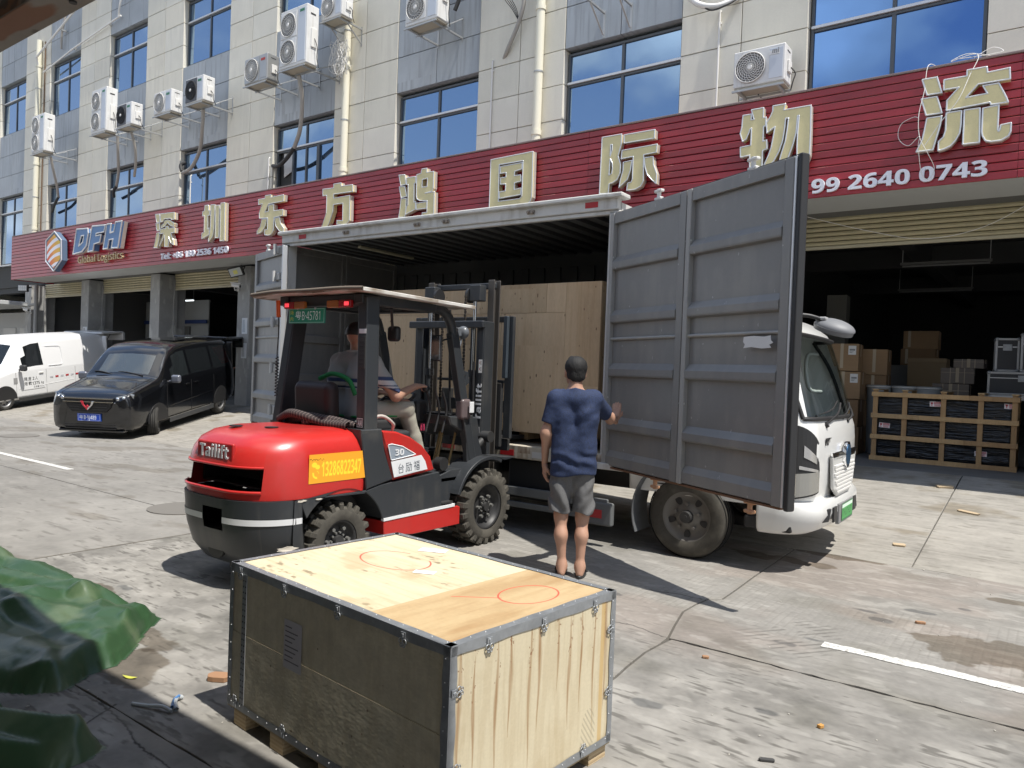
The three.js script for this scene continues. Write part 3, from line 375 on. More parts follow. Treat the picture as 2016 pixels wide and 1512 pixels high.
// ================================================================ red fascia sign with raised letters
const GLY = {"liu":[[[[-1.53,5.45],[-1.37,5.45],[-1.31,5.25],[-1.47,5.25]]],[[[-1.53,5.21],[-1.36,5.21],[-1.3,5.0],[-1.47,5.0]]],[[[-1.46,4.96],[-1.3,4.96],[-1.31,4.86],[-1.34,4.73],[-1.38,4.56],[-1.56,4.56],[-1.5,4.7],[-1.48,4.82]]],[[[-1.29,5.4],[-1.05,5.4],[-1.05,5.47],[-0.85,5.47],[-0.84,5.4],[-0.62,5.41],[-0.61,5.28],[-0.93,5.28],[-1.05,5.14],[-0.83,5.15],[-0.88,5.25],[-0.72,5.25],[-0.68,5.16],[-0.64,5.07],[-0.62,5.01],[-0.79,5.01],[-0.8,5.04],[-1.25,5.02],[-1.25,5.14],[-1.13,5.28],[-1.29,5.28]]],[[[-1.25,4.99],[-1.09,4.99],[-1.09,4.82],[-1.1,4.72],[-1.14,4.64],[-1.19,4.58],[-1.26,4.55],[-1.32,4.54],[-1.32,4.65],[-1.27,4.7],[-1.25,4.78]]],[[[-1.06,4.99],[-0.9,4.99],[-0.89,4.58],[-1.06,4.58]]],[[[-0.87,4.98],[-0.71,4.99],[-0.71,4.7],[-0.7,4.68],[-0.69,4.69],[-0.68,4.75],[-0.58,4.76],[-0.58,4.66],[-0.6,4.61],[-0.67,4.57],[-0.77,4.57],[-0.83,4.59],[-0.86,4.65],[-0.87,4.7]]]],"wu":[[[[-3.79,5.39],[-3.67,5.39],[-3.67,5.31],[-3.63,5.31],[-3.67,5.45],[-3.5,5.45],[-3.5,5.31],[-3.46,5.31],[-3.46,5.19],[-3.49,5.19],[-3.49,4.98],[-3.44,4.99],[-3.43,4.87],[-3.49,4.85],[-3.49,4.58],[-3.66,4.58],[-3.67,4.81],[-3.8,4.8],[-3.81,4.94],[-3.66,4.95],[-3.66,5.19],[-3.68,5.18],[-3.7,5.12],[-3.73,5.05],[-3.78,5.02],[-3.82,5.14],[-3.8,5.22]]],[[[-3.37,5.45],[-3.2,5.45],[-3.22,5.37],[-2.86,5.37],[-2.85,4.99],[-2.85,4.7],[-2.89,4.59],[-2.94,4.54],[-3.04,4.53],[-3.04,4.63],[-3.01,4.63],[-3.02,4.83],[-3.02,5.02],[-3.01,5.26],[-3.03,5.26],[-3.04,5.03],[-3.08,4.86],[-3.13,4.71],[-3.2,4.6],[-3.27,4.59],[-3.23,4.76],[-3.18,4.94],[-3.16,5.11],[-3.15,5.25],[-3.19,5.25],[-3.2,5.09],[-3.22,4.94],[-3.26,4.81],[-3.33,4.68],[-3.4,4.62],[-3.47,4.62],[-3.41,4.76],[-3.37,4.88],[-3.35,5.01],[-3.33,5.16],[-3.39,5.12],[-3.44,5.09],[-3.45,5.23],[-3.4,5.31],[-3.37,5.38]]]],"ji":[[[[-6.08,5.43],[-5.73,5.43],[-5.73,5.27],[-5.78,5.09],[-5.73,4.96],[-5.73,4.82],[-5.78,4.72],[-5.86,4.68],[-5.92,4.67],[-5.93,4.52],[-6.09,4.53]],[[-5.92,5.29],[-5.89,5.29],[-5.89,5.2],[-5.92,5.11]],[[-5.92,5.07],[-5.88,5.0],[-5.87,4.91],[-5.88,4.83],[-5.93,4.81]]],[[[-5.68,5.41],[-5.16,5.41],[-5.16,5.28],[-5.68,5.28]]],[[[-5.71,5.17],[-5.11,5.18],[-5.12,5.06],[-5.33,5.05],[-5.32,4.64],[-5.36,4.57],[-5.45,4.53],[-5.6,4.53],[-5.59,4.64],[-5.53,4.65],[-5.51,4.69],[-5.51,5.05],[-5.72,5.04]]],[[[-5.68,4.98],[-5.53,4.99],[-5.55,4.84],[-5.6,4.7],[-5.74,4.59],[-5.72,4.71],[-5.68,4.85]]],[[[-5.32,5.0],[-5.17,5.0],[-5.16,4.88],[-5.1,4.73],[-5.1,4.58],[-5.18,4.65],[-5.26,4.74],[-5.3,4.86]]]],"guo":[[[[-8.34,5.38],[-7.43,5.4],[-7.42,4.62],[-7.45,4.55],[-7.52,4.51],[-8.34,4.51]],[[-8.15,5.27],[-7.63,5.27],[-7.63,4.66],[-7.68,4.62],[-8.14,4.62]]],[[[-8.12,5.23],[-7.65,5.24],[-7.65,5.13],[-7.8,5.11],[-7.81,5.03],[-7.67,5.03],[-7.66,4.92],[-7.8,4.91],[-7.8,4.79],[-7.65,4.8],[-7.66,4.69],[-8.12,4.67],[-8.13,4.78],[-7.99,4.79],[-7.99,4.91],[-8.11,4.92],[-8.11,5.03],[-7.99,5.03],[-7.99,5.11],[-8.12,5.11]]]],"fang":[[[[-12.91,5.37],[-12.56,5.36],[-12.56,5.44],[-12.33,5.44],[-12.32,5.37],[-11.97,5.36],[-11.96,5.22],[-12.55,5.23],[-12.55,5.14],[-12.04,5.15],[-12.03,4.63],[-12.11,4.56],[-12.27,4.56],[-12.42,4.58],[-12.42,4.66],[-12.24,4.64],[-12.25,5.01],[-12.55,5.01],[-12.56,4.86],[-12.66,4.64],[-12.73,4.55],[-12.92,4.54],[-12.84,4.69],[-12.77,4.85],[-12.77,5.23],[-12.9,5.23]]]],"hong":[[[[-10.63,5.39],[-10.47,5.38],[-10.43,5.19],[-10.57,5.18]]],[[[-10.61,5.16],[-10.46,5.15],[-10.4,4.95],[-10.55,4.94]]],[[[-10.55,4.92],[-10.41,4.91],[-10.41,4.71],[-10.43,4.55],[-10.6,4.56],[-10.57,4.72]]],[[[-10.42,5.31],[-10.18,5.31],[-10.17,5.19],[-10.21,5.18],[-10.2,4.81],[-10.16,4.83],[-10.15,4.68],[-10.42,4.6],[-10.39,4.76],[-10.36,4.78],[-10.37,5.18],[-10.41,5.18]]],[[[-10.15,5.34],[-10.04,5.35],[-10.02,5.43],[-9.89,5.43],[-9.89,5.35],[-9.71,5.35],[-9.71,5.03],[-9.74,4.98],[-9.92,4.96],[-9.68,4.96],[-9.67,4.53],[-9.71,4.44],[-9.98,4.45],[-9.97,4.59],[-9.85,4.59],[-9.85,4.81],[-10.04,4.83],[-10.12,4.87],[-10.14,4.93]],[[-10.0,5.23],[-9.86,5.24],[-9.87,5.08],[-10.0,5.08]]],[[[-10.14,4.79],[-9.86,4.79],[-9.86,4.67],[-10.13,4.67]]]],"shen":[[[[-19.76,5.47],[-19.55,5.46],[-19.51,5.24],[-19.68,5.25]]],[[[-19.72,5.22],[-19.53,5.22],[-19.5,5.03],[-19.65,5.02]]],[[[-19.67,4.96],[-19.52,4.97],[-19.54,4.76],[-19.61,4.57],[-19.79,4.58],[-19.71,4.77]]],[[[-19.5,5.46],[-18.82,5.44],[-18.81,5.26],[-18.94,5.26],[-18.99,5.3],[-19.3,5.31],[-19.37,5.25],[-19.48,5.24]]],[[[-19.28,5.26],[-19.14,5.27],[-18.99,5.24],[-18.81,5.15],[-18.83,5.07],[-18.98,5.1],[-19.13,5.2],[-19.25,5.12],[-19.45,5.08],[-19.44,5.14],[-19.31,5.19]]],[[[-19.49,5.05],[-19.21,5.05],[-19.22,5.1],[-19.09,5.1],[-19.07,5.04],[-18.79,5.04],[-18.79,4.91],[-18.95,4.91],[-18.84,4.73],[-18.81,4.59],[-18.96,4.66],[-19.06,4.82],[-19.06,4.57],[-19.24,4.57],[-19.26,4.87],[-19.38,4.73],[-19.48,4.6],[-19.5,4.64],[-19.4,4.79],[-19.32,4.94],[-19.49,4.93]]]],"zhen":[[[[-17.4,5.47],[-17.24,5.47],[-17.23,5.33],[-17.18,5.33],[-17.17,5.21],[-17.25,5.21],[-17.24,4.86],[-17.18,4.9],[-17.17,4.73],[-17.49,4.65],[-17.5,4.79],[-17.4,4.81],[-17.41,5.22],[-17.49,5.22],[-17.49,5.33],[-17.41,5.34]]],[[[-17.13,5.46],[-16.97,5.45],[-16.97,4.84],[-17.02,4.67],[-17.19,4.55],[-17.2,4.64],[-17.14,4.77],[-17.12,4.93]]],[[[-16.92,5.42],[-16.77,5.42],[-16.75,4.63],[-16.91,4.63]]],[[[-16.71,5.46],[-16.54,5.46],[-16.52,4.54],[-16.7,4.54]]]],"dong":[[[[-15.19,5.39],[-14.94,5.39],[-14.93,5.45],[-14.72,5.45],[-14.72,5.39],[-14.25,5.4],[-14.26,5.26],[-14.8,5.25],[-14.93,5.07],[-14.8,5.08],[-14.79,5.22],[-14.6,5.22],[-14.59,5.07],[-14.26,5.07],[-14.26,4.94],[-14.58,4.92],[-14.59,4.62],[-14.66,4.55],[-14.77,4.53],[-14.91,4.55],[-14.92,4.66],[-14.81,4.67],[-14.81,4.93],[-15.13,4.95],[-15.14,5.08],[-15.03,5.28],[-15.18,5.27]]],[[[-15.03,4.92],[-14.84,4.91],[-14.89,4.76],[-15.02,4.63],[-15.2,4.59],[-15.2,4.66],[-15.08,4.76]]],[[[-14.56,4.9],[-14.37,4.9],[-14.33,4.76],[-14.22,4.65],[-14.22,4.55],[-14.37,4.6],[-14.51,4.73]]]],"D":[[[[-24.11,5.41],[-23.4,5.38],[-23.36,5.24],[-23.47,4.87],[-23.77,4.71],[-24.31,4.67]],[[-23.8,5.19],[-23.63,5.19],[-23.69,5.0],[-23.95,4.89]]]],"F":[[[[-23.12,5.42],[-22.32,5.39],[-22.4,5.2],[-22.86,5.19],[-22.89,5.12],[-22.56,5.13],[-22.63,4.92],[-22.98,4.89],[-23.03,4.7],[-23.36,4.68]]]],"H":[[[[-22.23,5.4],[-21.99,5.4],[-22.04,5.14],[-21.82,5.16],[-21.73,5.42],[-21.37,5.42],[-21.56,4.69],[-21.93,4.7],[-21.86,4.95],[-22.08,4.95],[-22.15,4.71],[-22.42,4.7]]]],"hex":[[[[-25.64,5.47],[-25.15,5.17],[-25.1,4.54],[-25.62,4.22],[-26.21,4.57],[-26.22,5.23]]]]};
{
  const Z = 1.35, Y0 = 4.135, Y1 = 5.615, X0 = -29.47, X1 = 6;
  const redTex = tex(512, 256, (a, b) => { const n = fbm(a * 6, b * 12, 6, 4, 501), s = fbm(a * 40, b * 3, 40, 3, 511); const t = 0.86 + 0.34 * (n - 0.5) + 0.16 * (s - 0.5); return [0.36 * t, 0.014 * t + 0.004 * n, 0.026 * t + 0.005 * n]; });
  const reds = [0, 1, 2].map((k) => { const m = mat([[1, 1, 1], [0.9, 0.92, 0.92], [1.08, 1.02, 1.02]][k], 0.34, { map: redTex, clearcoat: 0.25, clearcoatRoughness: 0.25, T: 5 }); m.userData.off = k * 1.7; return m; });
  const sign = G('shop_sign', 'long red slatted fascia sign with raised gold Chinese characters over the loading bays', 'sign');
  const r = rng(91), n = 14, h = (Y1 - Y0) / n;
  M('backing_board', bb(X0 + 0.01, Y0 + 0.075, 0.02, X1, Y1 - 0.01, Z - 0.022), mat([0.05, 0.008, 0.01], 0.7), sign);
  for (let k = 0; k < n; k++) for (const [a, b] of [[X0, -24.1], [-24.1, -18.2], [-18.2, -12.3], [-12.3, -6.4], [-6.4, -0.5], [-0.5, X1]]) {
    const y = Y0 + k * h, z = Z + (r() - 0.5) * 0.004;
    M('slat', extX([[Z - 0.02, y + 0.009], [z - 0.004, y + 0.009], [z, y + 0.016], [z, y + h - 0.012], [z - 0.006, y + h - 0.002], [Z - 0.02, y + h - 0.002]], a + 0.002, b - 0.002), reds[Math.floor(r() * 3)], sign);
  }
  M('top_trim', rbb(X0, Y1 + 0.001, 0.0, X1, Y1 + 0.03, Z + 0.014, 0.006), mat([0.22, 0.16, 0.15], 0.5), sign);
  M('end_panel', bb(X0 - 0.02, Y0, -0.02, X0, Y1, Z), reds[0], sign);
  const goldTex = tex(256, 256, (a, b) => { const n = fbm(a * 8, b * 8, 8, 4, 521), f = fbm(a * 90, b * 90, 90, 2, 531); const t = 0.94 + 0.1 * (n - 0.5) + 0.1 * (f - 0.5); return [0.80 * t, 0.70 * t, 0.38 * t]; });
  const mGold = mat([1, 1, 1], 0.5, { map: goldTex, T: 0.8 }), mRim = mat([0.72, 0.73, 0.74], 0.3, { metalness: 0.5 }), mSide = mat([0.62, 0.58, 0.52], 0.35, { metalness: 0.4 });
  const mBlue = mat([0.09, 0.2, 0.40], 0.45), mWhite = mat([0.82, 0.82, 0.88], 0.5);
  function rimOf(polys, z, rr) { const o = []; for (const c of polys) for (const loop of c) for (let i = 0; i < loop.length; i++) { const a = loop[i], b = loop[(i + 1) % loop.length]; o.push(rod([a[0], a[1], z], [b[0], b[1], z], rr, rr, 5), new THREE.SphereGeometry(rr, 5, 4).translate(a[0], a[1], z)); } return o; }
  function letter(key, mFace, rr, z0 = Z + 0.03, d = 0.1) {
    const g = P('letter', sign); const polys = GLY[key];
    M('face', polys.map((c) => ext(c[0], d, 0.004, c.slice(1)).translate(0, 0, z0)), mFace, g);
    M('rim', rimOf(polys, z0 + d + 0.003, rr), mRim, g);
    M('return_edge', polys.map((c) => ext(c[0], d * 0.6, 0.003, c.slice(1)).translate(0, 0, z0 + 0.002)).map((q) => { const pp = q.attributes.position; const b = new THREE.Box3().setFromBufferAttribute(pp).getCenter(V()); return q.translate(-b.x, -b.y, 0).scale(1.012, 1.012, 1).translate(b.x, b.y, 0); }), mSide, g);
    return g;
  }
  for (const k of ['shen', 'zhen', 'dong', 'fang', 'hong', 'guo', 'ji', 'wu', 'liu']) letter(k, mGold, 0.011);
  for (const k of ['D', 'F', 'H']) letter(k, mBlue, 0.022, Z + 0.06, 0.16);
  const hx = P('logo', sign); M('body', ext(GLY.hex[0][0], 0.16, 0.01).translate(0, 0, Z + 0.05), mat([0.09, 0.14, 0.22], 0.5), hx); M('rim', rimOf(GLY.hex, Z + 0.22, 0.02), mRim, hx);
  { const cx = -25.66, cy = 4.845, inner = GLY.hex[0][0].map((p) => [cx + (p[0] - cx) * 0.86, cy + (p[1] - cy) * 0.86]);
    const t = canvasTex(256, 288, (c, w, h) => { const g = c.createLinearGradient(0, h * 0.7, w, h * 0.3); g.addColorStop(0, '#d8452f'); g.addColorStop(0.5, '#e79a2c'); g.addColorStop(1, '#e6c62d'); c.fillStyle = g; c.fillRect(0, 0, w, h); c.strokeStyle = '#f1eef4'; c.lineCap = 'butt'; for (const [y0, lw, b] of [[0.46, 32, 0], [0.66, 30, 0.1], [0.86, 28, 0.22], [1.08, 26, 0.4]]) { c.lineWidth = lw; c.beginPath(); c.moveTo(-10 + b * 110, h * y0); c.quadraticCurveTo(w * (0.3 + b * 0.6), h * (y0 - 0.28), w + 10, h * (y0 - 0.34 + b * 0.3)); c.stroke(); } });
    const g = flat(new THREE.ShapeGeometry(shape(inner)).translate(0, 0, Z + 0.224)); const p = g.attributes.position, uv = new Float32Array(p.count * 2); for (let i = 0; i < p.count; i++) { uv[2 * i] = (p.getX(i) - cx) / 0.98 + 0.5; uv[2 * i + 1] = (p.getY(i) - cy) / 1.1 + 0.5; } g.setAttribute('uv', new THREE.BufferAttribute(uv, 2)); add('print', g, mat([1, 1, 1], 0.45, { map: t }), hx); }
  const line = (s, x0, x1, y, size, m, d = 0.035, z = Z + 0.012, font = 'sans_bold') => { let i = 0; const g = text(s, size, d, font, x1 - x0, 0.0015).translate(x0, y, z); return M('lettering', g, m, sign); };
  line('Tel: +86 180 2536 1450', -19.6, -16.5, 4.265, 0.155, mWhite);
  line('Tel: +86 199 2640 0743', -4.35, -0.8, 4.2, 0.185, mWhite);
  line('Global Logistics', -24.28, -21.55, 4.41, 0.2, mat([0.55, 0.42, 0.24], 0.4, { metalness: 0.4 }), 0.05, Z + 0.05, 'sans_regular');
  // logo stand-off pins
  M('standoff_pin', [rod([-25.0, 5.15, Z], [-25.0, 5.15, Z + 0.05], 0.02), rod([-25.2, 4.6, Z], [-25.2, 4.6, Z + 0.06], 0.02)], mRim, sign);
  // white cord looped over the sign top beside the last character
  const mCord = mat([0.78, 0.76, 0.72], 0.7);
  const cord = G('draped_string', 'thin white cord looped over the sign and hanging across the last gold character', 'cord');
  M('strand', [tube([[-1.35, 5.66, 1.1], [-1.48, 5.66, 1.38], [-1.5, 5.3, 1.5], [-1.54, 5.0, 1.56], [-1.52, 4.72, 1.57], [-1.42, 4.5, 1.56], [-1.36, 4.34, 1.43], [-1.42, 4.22, 1.42], [-1.5, 4.3, 1.42], [-1.53, 4.6, 1.56], [-1.52, 4.72, 1.58], [-1.66, 4.66, 1.45], [-1.78, 4.78, 1.42], [-1.76, 4.95, 1.42], [-1.62, 5.02, 1.42], [-1.55, 4.98, 1.48]], 0.0042, 160, 5)], mCord, cord);
  M('strand', [tube([[-0.75, 5.665, 1.2], [-1.0, 5.7, 1.36], [-1.25, 5.68, 1.3], [-1.1, 5.74, 1.3], [-0.95, 5.66, 1.38], [-1.02, 5.4, 1.5], [-1.12, 5.1, 1.58], [-1.3, 4.85, 1.58], [-1.46, 4.6, 1.57]], 0.0042, 120, 5), tube([[-1.0, 5.66, 1.34], [-0.82, 5.76, 1.3], [-0.7, 5.68, 1.34], [-0.85, 5.66, 1.36], [-1.2, 5.7, 1.3]], 0.0042, 60, 5)], mCord, cord);
  const wire = G('slack_wire', 'thin slack wire sagging below the sign across the right-hand shutter', 'wire'); M('strand', tube([[-3.3, 4.15, 0.4], [-2.3, 3.85, 0.2], [-1.6, 3.7, 0.15], [-0.9, 3.8, 0.2], [-0.2, 4.14, 0.4]], 0.005, 60, 5), mCord, wire);
}

// ================================================================ things fixed to the facade
const mAC = (() => { const t = tex(256, 256, (a, b) => { const n = fbm(a * 5, b * 5, 5, 4, 601), s = fbm(a * 24, b * 2, 24, 3, 611); const k = 0.74 * (0.92 + 0.16 * (n - 0.5)) ; return mix3([k, k, k * 0.985], [0.5, 0.48, 0.44], sm(0.62, 0.8, s) * 0.5); }); return mat([1, 1, 1], 0.42, { map: t, T: 1.3 }); })();
const mACsilver = mat([0.42, 0.42, 0.41], 0.35, { metalness: 0.55 }), mDark = mat([0.03, 0.031, 0.033], 0.6), mBrkt = mat([0.42, 0.43, 0.43], 0.45, { metalness: 0.6 }), mHose = mat([0.36, 0.34, 0.31], 0.85), mHoseB = mat([0.035, 0.035, 0.035], 0.7), mWhiteP = mat([0.72, 0.71, 0.68], 0.5), mPanelB = mat([0.55, 0.59, 0.65], 0.4), mDust = mat([0.42, 0.39, 0.32], 0.9), mWireW = mat([0.7, 0.69, 0.66], 0.6);
function fanGrille(parent, cx, cy, z, R, n = 26, ring = false, dark = false) {
  const f = P('fan', parent); M('recess', new THREE.CylinderGeometry(R, R, 0.012, 28).rotateX(Math.PI / 2).translate(cx, cy, z + 0.002), dark ? mat([0.045, 0.046, 0.05], 0.5) : mat([0.16, 0.155, 0.15], 0.6), f);
  const gs = [], rr = 0.0045; for (let k = 0; k < n; k++) { const a = k / n * 6.2832; gs.push(tube([[cx + Math.cos(a) * R * 0.14, cy + Math.sin(a) * R * 0.14, z + 0.02], [cx + Math.cos(a + 0.3) * R * 0.55, cy + Math.sin(a + 0.3) * R * 0.55, z + 0.02], [cx + Math.cos(a + 0.75) * R * 0.98, cy + Math.sin(a + 0.75) * R * 0.98, z + 0.014]], rr, 6, 4)); }
  for (const q of ring ? [0.25, 0.4, 0.55, 0.7, 0.85, 1] : [0.4, 0.7, 1]) gs.push(new THREE.TorusGeometry(R * q, q === 1 ? 0.009 : rr, 4, 30).translate(cx, cy, z + 0.019));
  M('grille', gs, dark ? mDark : mWhiteP, f); M('hub', new THREE.CylinderGeometry(R * 0.15, R * 0.17, 0.014, 20).rotateX(Math.PI / 2).translate(cx, cy, z + 0.026), mWhiteP, f);
}
// origin: lower left front corner of the casing on the bracket; w along X, front faces +Z
function airCon(kind, x, y, z, w, h, label, opt = {}) {
  const o = G('air_conditioner', label, 'air conditioner', [x, y, z], 0, 'air conditioning units along the facade'), d = opt.d || 0.34;
  M('casing', rbb(0, 0.02, -d, w, h, 0, 0.02), opt.silver ? mACsilver : mAC, o);
  M('base_pan', [rbb(0.02, -0.015, -d + 0.01, w - 0.02, 0.02, -0.01), bb(0.1, -0.02, -d * 0.8, w - 0.1, -0.014, -0.06)], mDust, o);
  const fw = w * 0.6; 
  if (kind === 'double') { for (const q of [0.27, 0.73]) { M('fan_panel', rbb(0.03, h * q - fw * 0.5, 0, 0.03 + fw, h * q + fw * 0.5, 0.016), mAC, o); fanGrille(o, 0.03 + fw / 2, h * q, 0.014, fw * 0.46); } M('service_panel', rbb(fw + 0.09, h * 0.06, 0, w - 0.04, h * 0.95, 0.012), mPanelB, o); }
  else { const R = Math.min(h * 0.42, fw * 0.48); if (!opt.round) M('fan_panel', rbb(0.02, h * 0.06, 0, 0.04 + fw, h * 0.96, 0.012), opt.dark ? mat([0.07, 0.072, 0.078], 0.4) : opt.silver ? mACsilver : mAC, o); fanGrille(o, 0.03 + fw / 2, h * 0.51, 0.012, R, opt.round ? 22 : 30, true, opt.dark); M('service_panel', rbb(fw + 0.08, h * 0.12, 0, w - 0.03, h * 0.9, 0.008), opt.silver ? mACsilver : mPanelB, o); }
  M('badge', rbb(w - 0.24, h - 0.16, 0.013, w - 0.08, h - 0.1, 0.017, 0.003), opt.badge || mat([0.04, 0.2, 0.11], 0.5), o);
  M('handle', [rbb(w, h * 0.84, -d * 0.72, w + 0.004, h * 0.87, -d * 0.3)], mDark, o);
  M('valve_cover', [rbb(w, h * 0.3, -d * 0.8, w + 0.03, h * 0.62, -d * 0.35, 0.012)], mWhiteP, o);
  M('cable', tube([[w + 0.03, h * 0.45, -d * 0.6], [w + 0.09, h * 0.3, -d * 0.7], [w + 0.05, h * 0.12, -d * 0.8], [w - 0.02, -0.02, -d - 0.06]], 0.009, 20, 5), mHoseB, o);
  const back = -z, arm = 0.05;     // brackets back to the wall
  const br = P('bracket', o); const bz = -0.045;
  const xs = [w * 0.12, w * 0.88];
  MS('arm', xs.map((q) => [bar([q, bz, arm], [q, bz, back + 0.01], 0.035, 0.035, [1, 0, 0], 0.003)]), mBrkt, br);
  MS('brace', xs.map((q) => opt.low ? bar([q, bz - 0.01, -d * 0.7], [q, bz - 0.34, back + 0.015], 0.03, 0.02, [1, 0, 0], 0.003) : bar([q, bz + 0.012, -d * 0.9], [q, bz + 0.4, back + 0.015], 0.03, 0.02, [1, 0, 0], 0.003)), mBrkt, br);
  MS('wall_plate', xs.map((q) => bb(q - 0.02, opt.low ? bz - 0.4 : bz - 0.06, back + 0.001, q + 0.02, opt.low ? bz + 0.06 : bz + 0.45, back + 0.008)), mBrkt, br);
  M('rail', [bar([0.0, bz - 0.0, 0.03], [w, bz, 0.03], 0.03, 0.03, [0, 0, 1], 0.003), bar([0, bz, -d + 0.02], [w, bz, -d + 0.02], 0.03, 0.03, [0, 0, 1], 0.003)], mBrkt, br);
  return o;
}
const badgeRed = mat([0.45, 0.05, 0.04], 0.5);
airCon('double', -28.75, 8.43, 1.1, 0.95, 1.28, 'tall two-fan air conditioner beside the downpipe, farthest left of all');
airCon('double', -24.56, 8.45, 1.05, 0.94, 1.35, 'tall two-fan air conditioner next to a low unit with a black fan panel');
airCon('single', -23.05, 8.43, 1.0, 0.86, 0.67, 'low air conditioner with black fan panel, right of the second tall unit', { dark: true });
airCon('single', -20.92, 8.43, 1.0, 0.9, 0.63, 'low white air conditioner with a pale fan panel, left of a black-panelled one');
airCon('single', -19.39, 8.48, 0.95, 0.85, 0.68, 'low air conditioner with black fan panel and loose wires, right of a pale one', { dark: true });
airCon('single', -16.63, 8.44, 1.0, 0.92, 0.65, 'silver air conditioner with a red badge beside the large two-fan unit', { silver: true, badge: badgeRed });
airCon('double', -15.1, 8.47, 1.1, 0.97, 1.36, 'largest two-fan air conditioner, right of the silver one');
airCon('single', -14.15, 9.54, 0.7, 0.72, 0.56, 'round-grilled air conditioner above and right of the largest unit', { round: true, low: true });
airCon('double', -11.2, 8.62, 0.9, 0.9, 1.3, 'two-fan air conditioner cut by the top edge, beside a hanging black hose');
const acMi = airCon('single', -4.31, 6.15, 0.55, 0.79, 0.58, 'white air conditioner with round grille just above the sign, nearest of all', { round: true, low: true, badge: mAC });
{ const g = text('mi', 0.07, 0.004, 'sans_bold', 0.1).translate(0.6, 0.44, 0.018); M('lettering', g, mat([0.25, 0.25, 0.25], 0.5), acMi); M('pipe', tube([[0.2, 0.6, -0.35], [0.28, 0.66, -0.42], [0.36, 0.72, -0.5], [0.42, 0.66, -0.56]], 0.03, 20, 8), mWhiteP, acMi); M('condensate_hose', tube([[0.3, -0.02, -0.3], [0.4, -0.12, -0.4], [0.55, -0.08, -0.45], [0.7, -0.02, -0.42]], 0.01, 20, 6), mHoseB, acMi); }
// insulated hoses and cable loops
function hose(label, pts, r, black) { const o = G('insulated_hose', label, 'hose'); M('sleeve', tube(pts, r, 50, 8), mHose, o); if (black) M('black_sleeve', tube(black, r * 1.02, 24, 8), mHoseB, o); return o; }
hose('hose from the leftmost tall air conditioner down past the downpipe', [[-28.1, 8.35, 0.75], [-28.25, 7.95, 0.6], [-28.55, 7.5, 0.35], [-28.9, 7.2, 0.15]], 0.045, [[-28.88, 7.2, 0.15], [-29.3, 6.98, 0.1], [-29.85, 6.8, -0.05]]);
hose('pair of hoses below the second tall air conditioner', [[-23.6, 8.38, 0.7], [-23.75, 7.9, 0.6], [-24.2, 7.4, 0.35], [-24.85, 7.05, 0.1]], 0.045, [[-24.7, 7.1, 0.16], [-25.0, 6.98, 0.1], [-25.25, 6.85, -0.03]]);
hose('hose from the low black-panelled unit to a wall hole by the window', [[-22.75, 8.36, 0.7], [-22.8, 7.9, 0.55], [-23.05, 7.5, 0.4], [-23.5, 7.25, 0.2]], 0.04);
hose('pale hose and coil below the pair of low air conditioners', [[-19.0, 8.4, 0.65], [-19.2, 7.95, 0.55], [-19.7, 7.5, 0.3], [-20.4, 7.15, 0.12], [-20.9, 7.05, 0.1]], 0.05, [[-20.95, 7.1, 0.1], [-21.05, 7.3, 0.08], [-20.98, 7.4, -0.03]]);
hose('long hose curving from the largest air conditioner to a hole in the tiles', [[-14.75, 8.4, 0.8], [-14.8, 7.9, 0.65], [-15.1, 7.3, 0.45], [-15.5, 6.95, 0.3]], 0.05, [[-15.5, 6.95, 0.3], [-15.95, 6.75, 0.2], [-16.45, 6.68, 0.06], [-16.8, 6.75, -0.03]]);
hose('black hose looping down the tiles beside the upper two-fan air conditioner', [[-9.0, 9.9, 0.05], [-8.75, 9.4, 0.16], [-8.72, 8.9, 0.15], [-8.85, 8.5, 0.12], [-9.15, 8.05, 0.06], [-9.3, 7.92, -0.03]], 0.04, [[-10.2, 8.9, 0.5], [-9.9, 9.5, 0.45], [-9.4, 9.95, 0.25], [-9.0, 9.9, 0.1]]);
{ const o = G('cable_coil', 'loose coil of thin white cables behind the largest air conditioner', 'cable'), g = [], r = rng(5); for (let k = 0; k < 12; k++) { const p = []; for (let i = 0; i < 8; i++) p.push([-13.85 + (r() - 0.5) * 0.5, 8.8 + (r() - 0.5) * 0.9, 0.35 + (r() - 0.5) * 0.35]); g.push(tube(p, 0.006, 50, 4, true)); } M('strands', g, mWireW, o); M('tie', tube([[-13.9, 8.6, 0.4], [-14.0, 8.5, 0.3], [-14.1, 8.4, 0.1], [-14.1, 8.35, -0.02]], 0.01, 20, 5), mWireW, o); }
{ const o = G('cable_coil', 'bundle of thin wires looped beside the black hose on the tiles', 'cable'), g = []; for (let k = 0; k < 4; k++) g.push(tube([[-9.35 + k * 0.03, 10, 0.06], [-9.3 + k * 0.06, 9.2, 0.12 + k * 0.02], [-9.0 + k * 0.03, 8.75, 0.14], [-8.85, 8.5, 0.12]], 0.007, 30, 4)); M('strands', g, mHoseB, o); }
{ const o = G('drain_hose', 'white hose looping from a wall hole at the top right of the tiles', 'hose'); M('sleeve', tube([[-5.3, 8.05, 0.2], [-5.05, 7.8, 0.25], [-4.75, 7.72, 0.2], [-4.5, 7.85, 0.05], [-4.4, 7.98, -0.03]], 0.05, 40, 8), mWhiteP, o); M('cable', tube([[-5.2, 8.1, 0.2], [-4.9, 7.68, 0.26], [-4.6, 7.7, 0.2], [-4.42, 7.9, 0.0]], 0.015, 30, 6), mHoseB, o); }
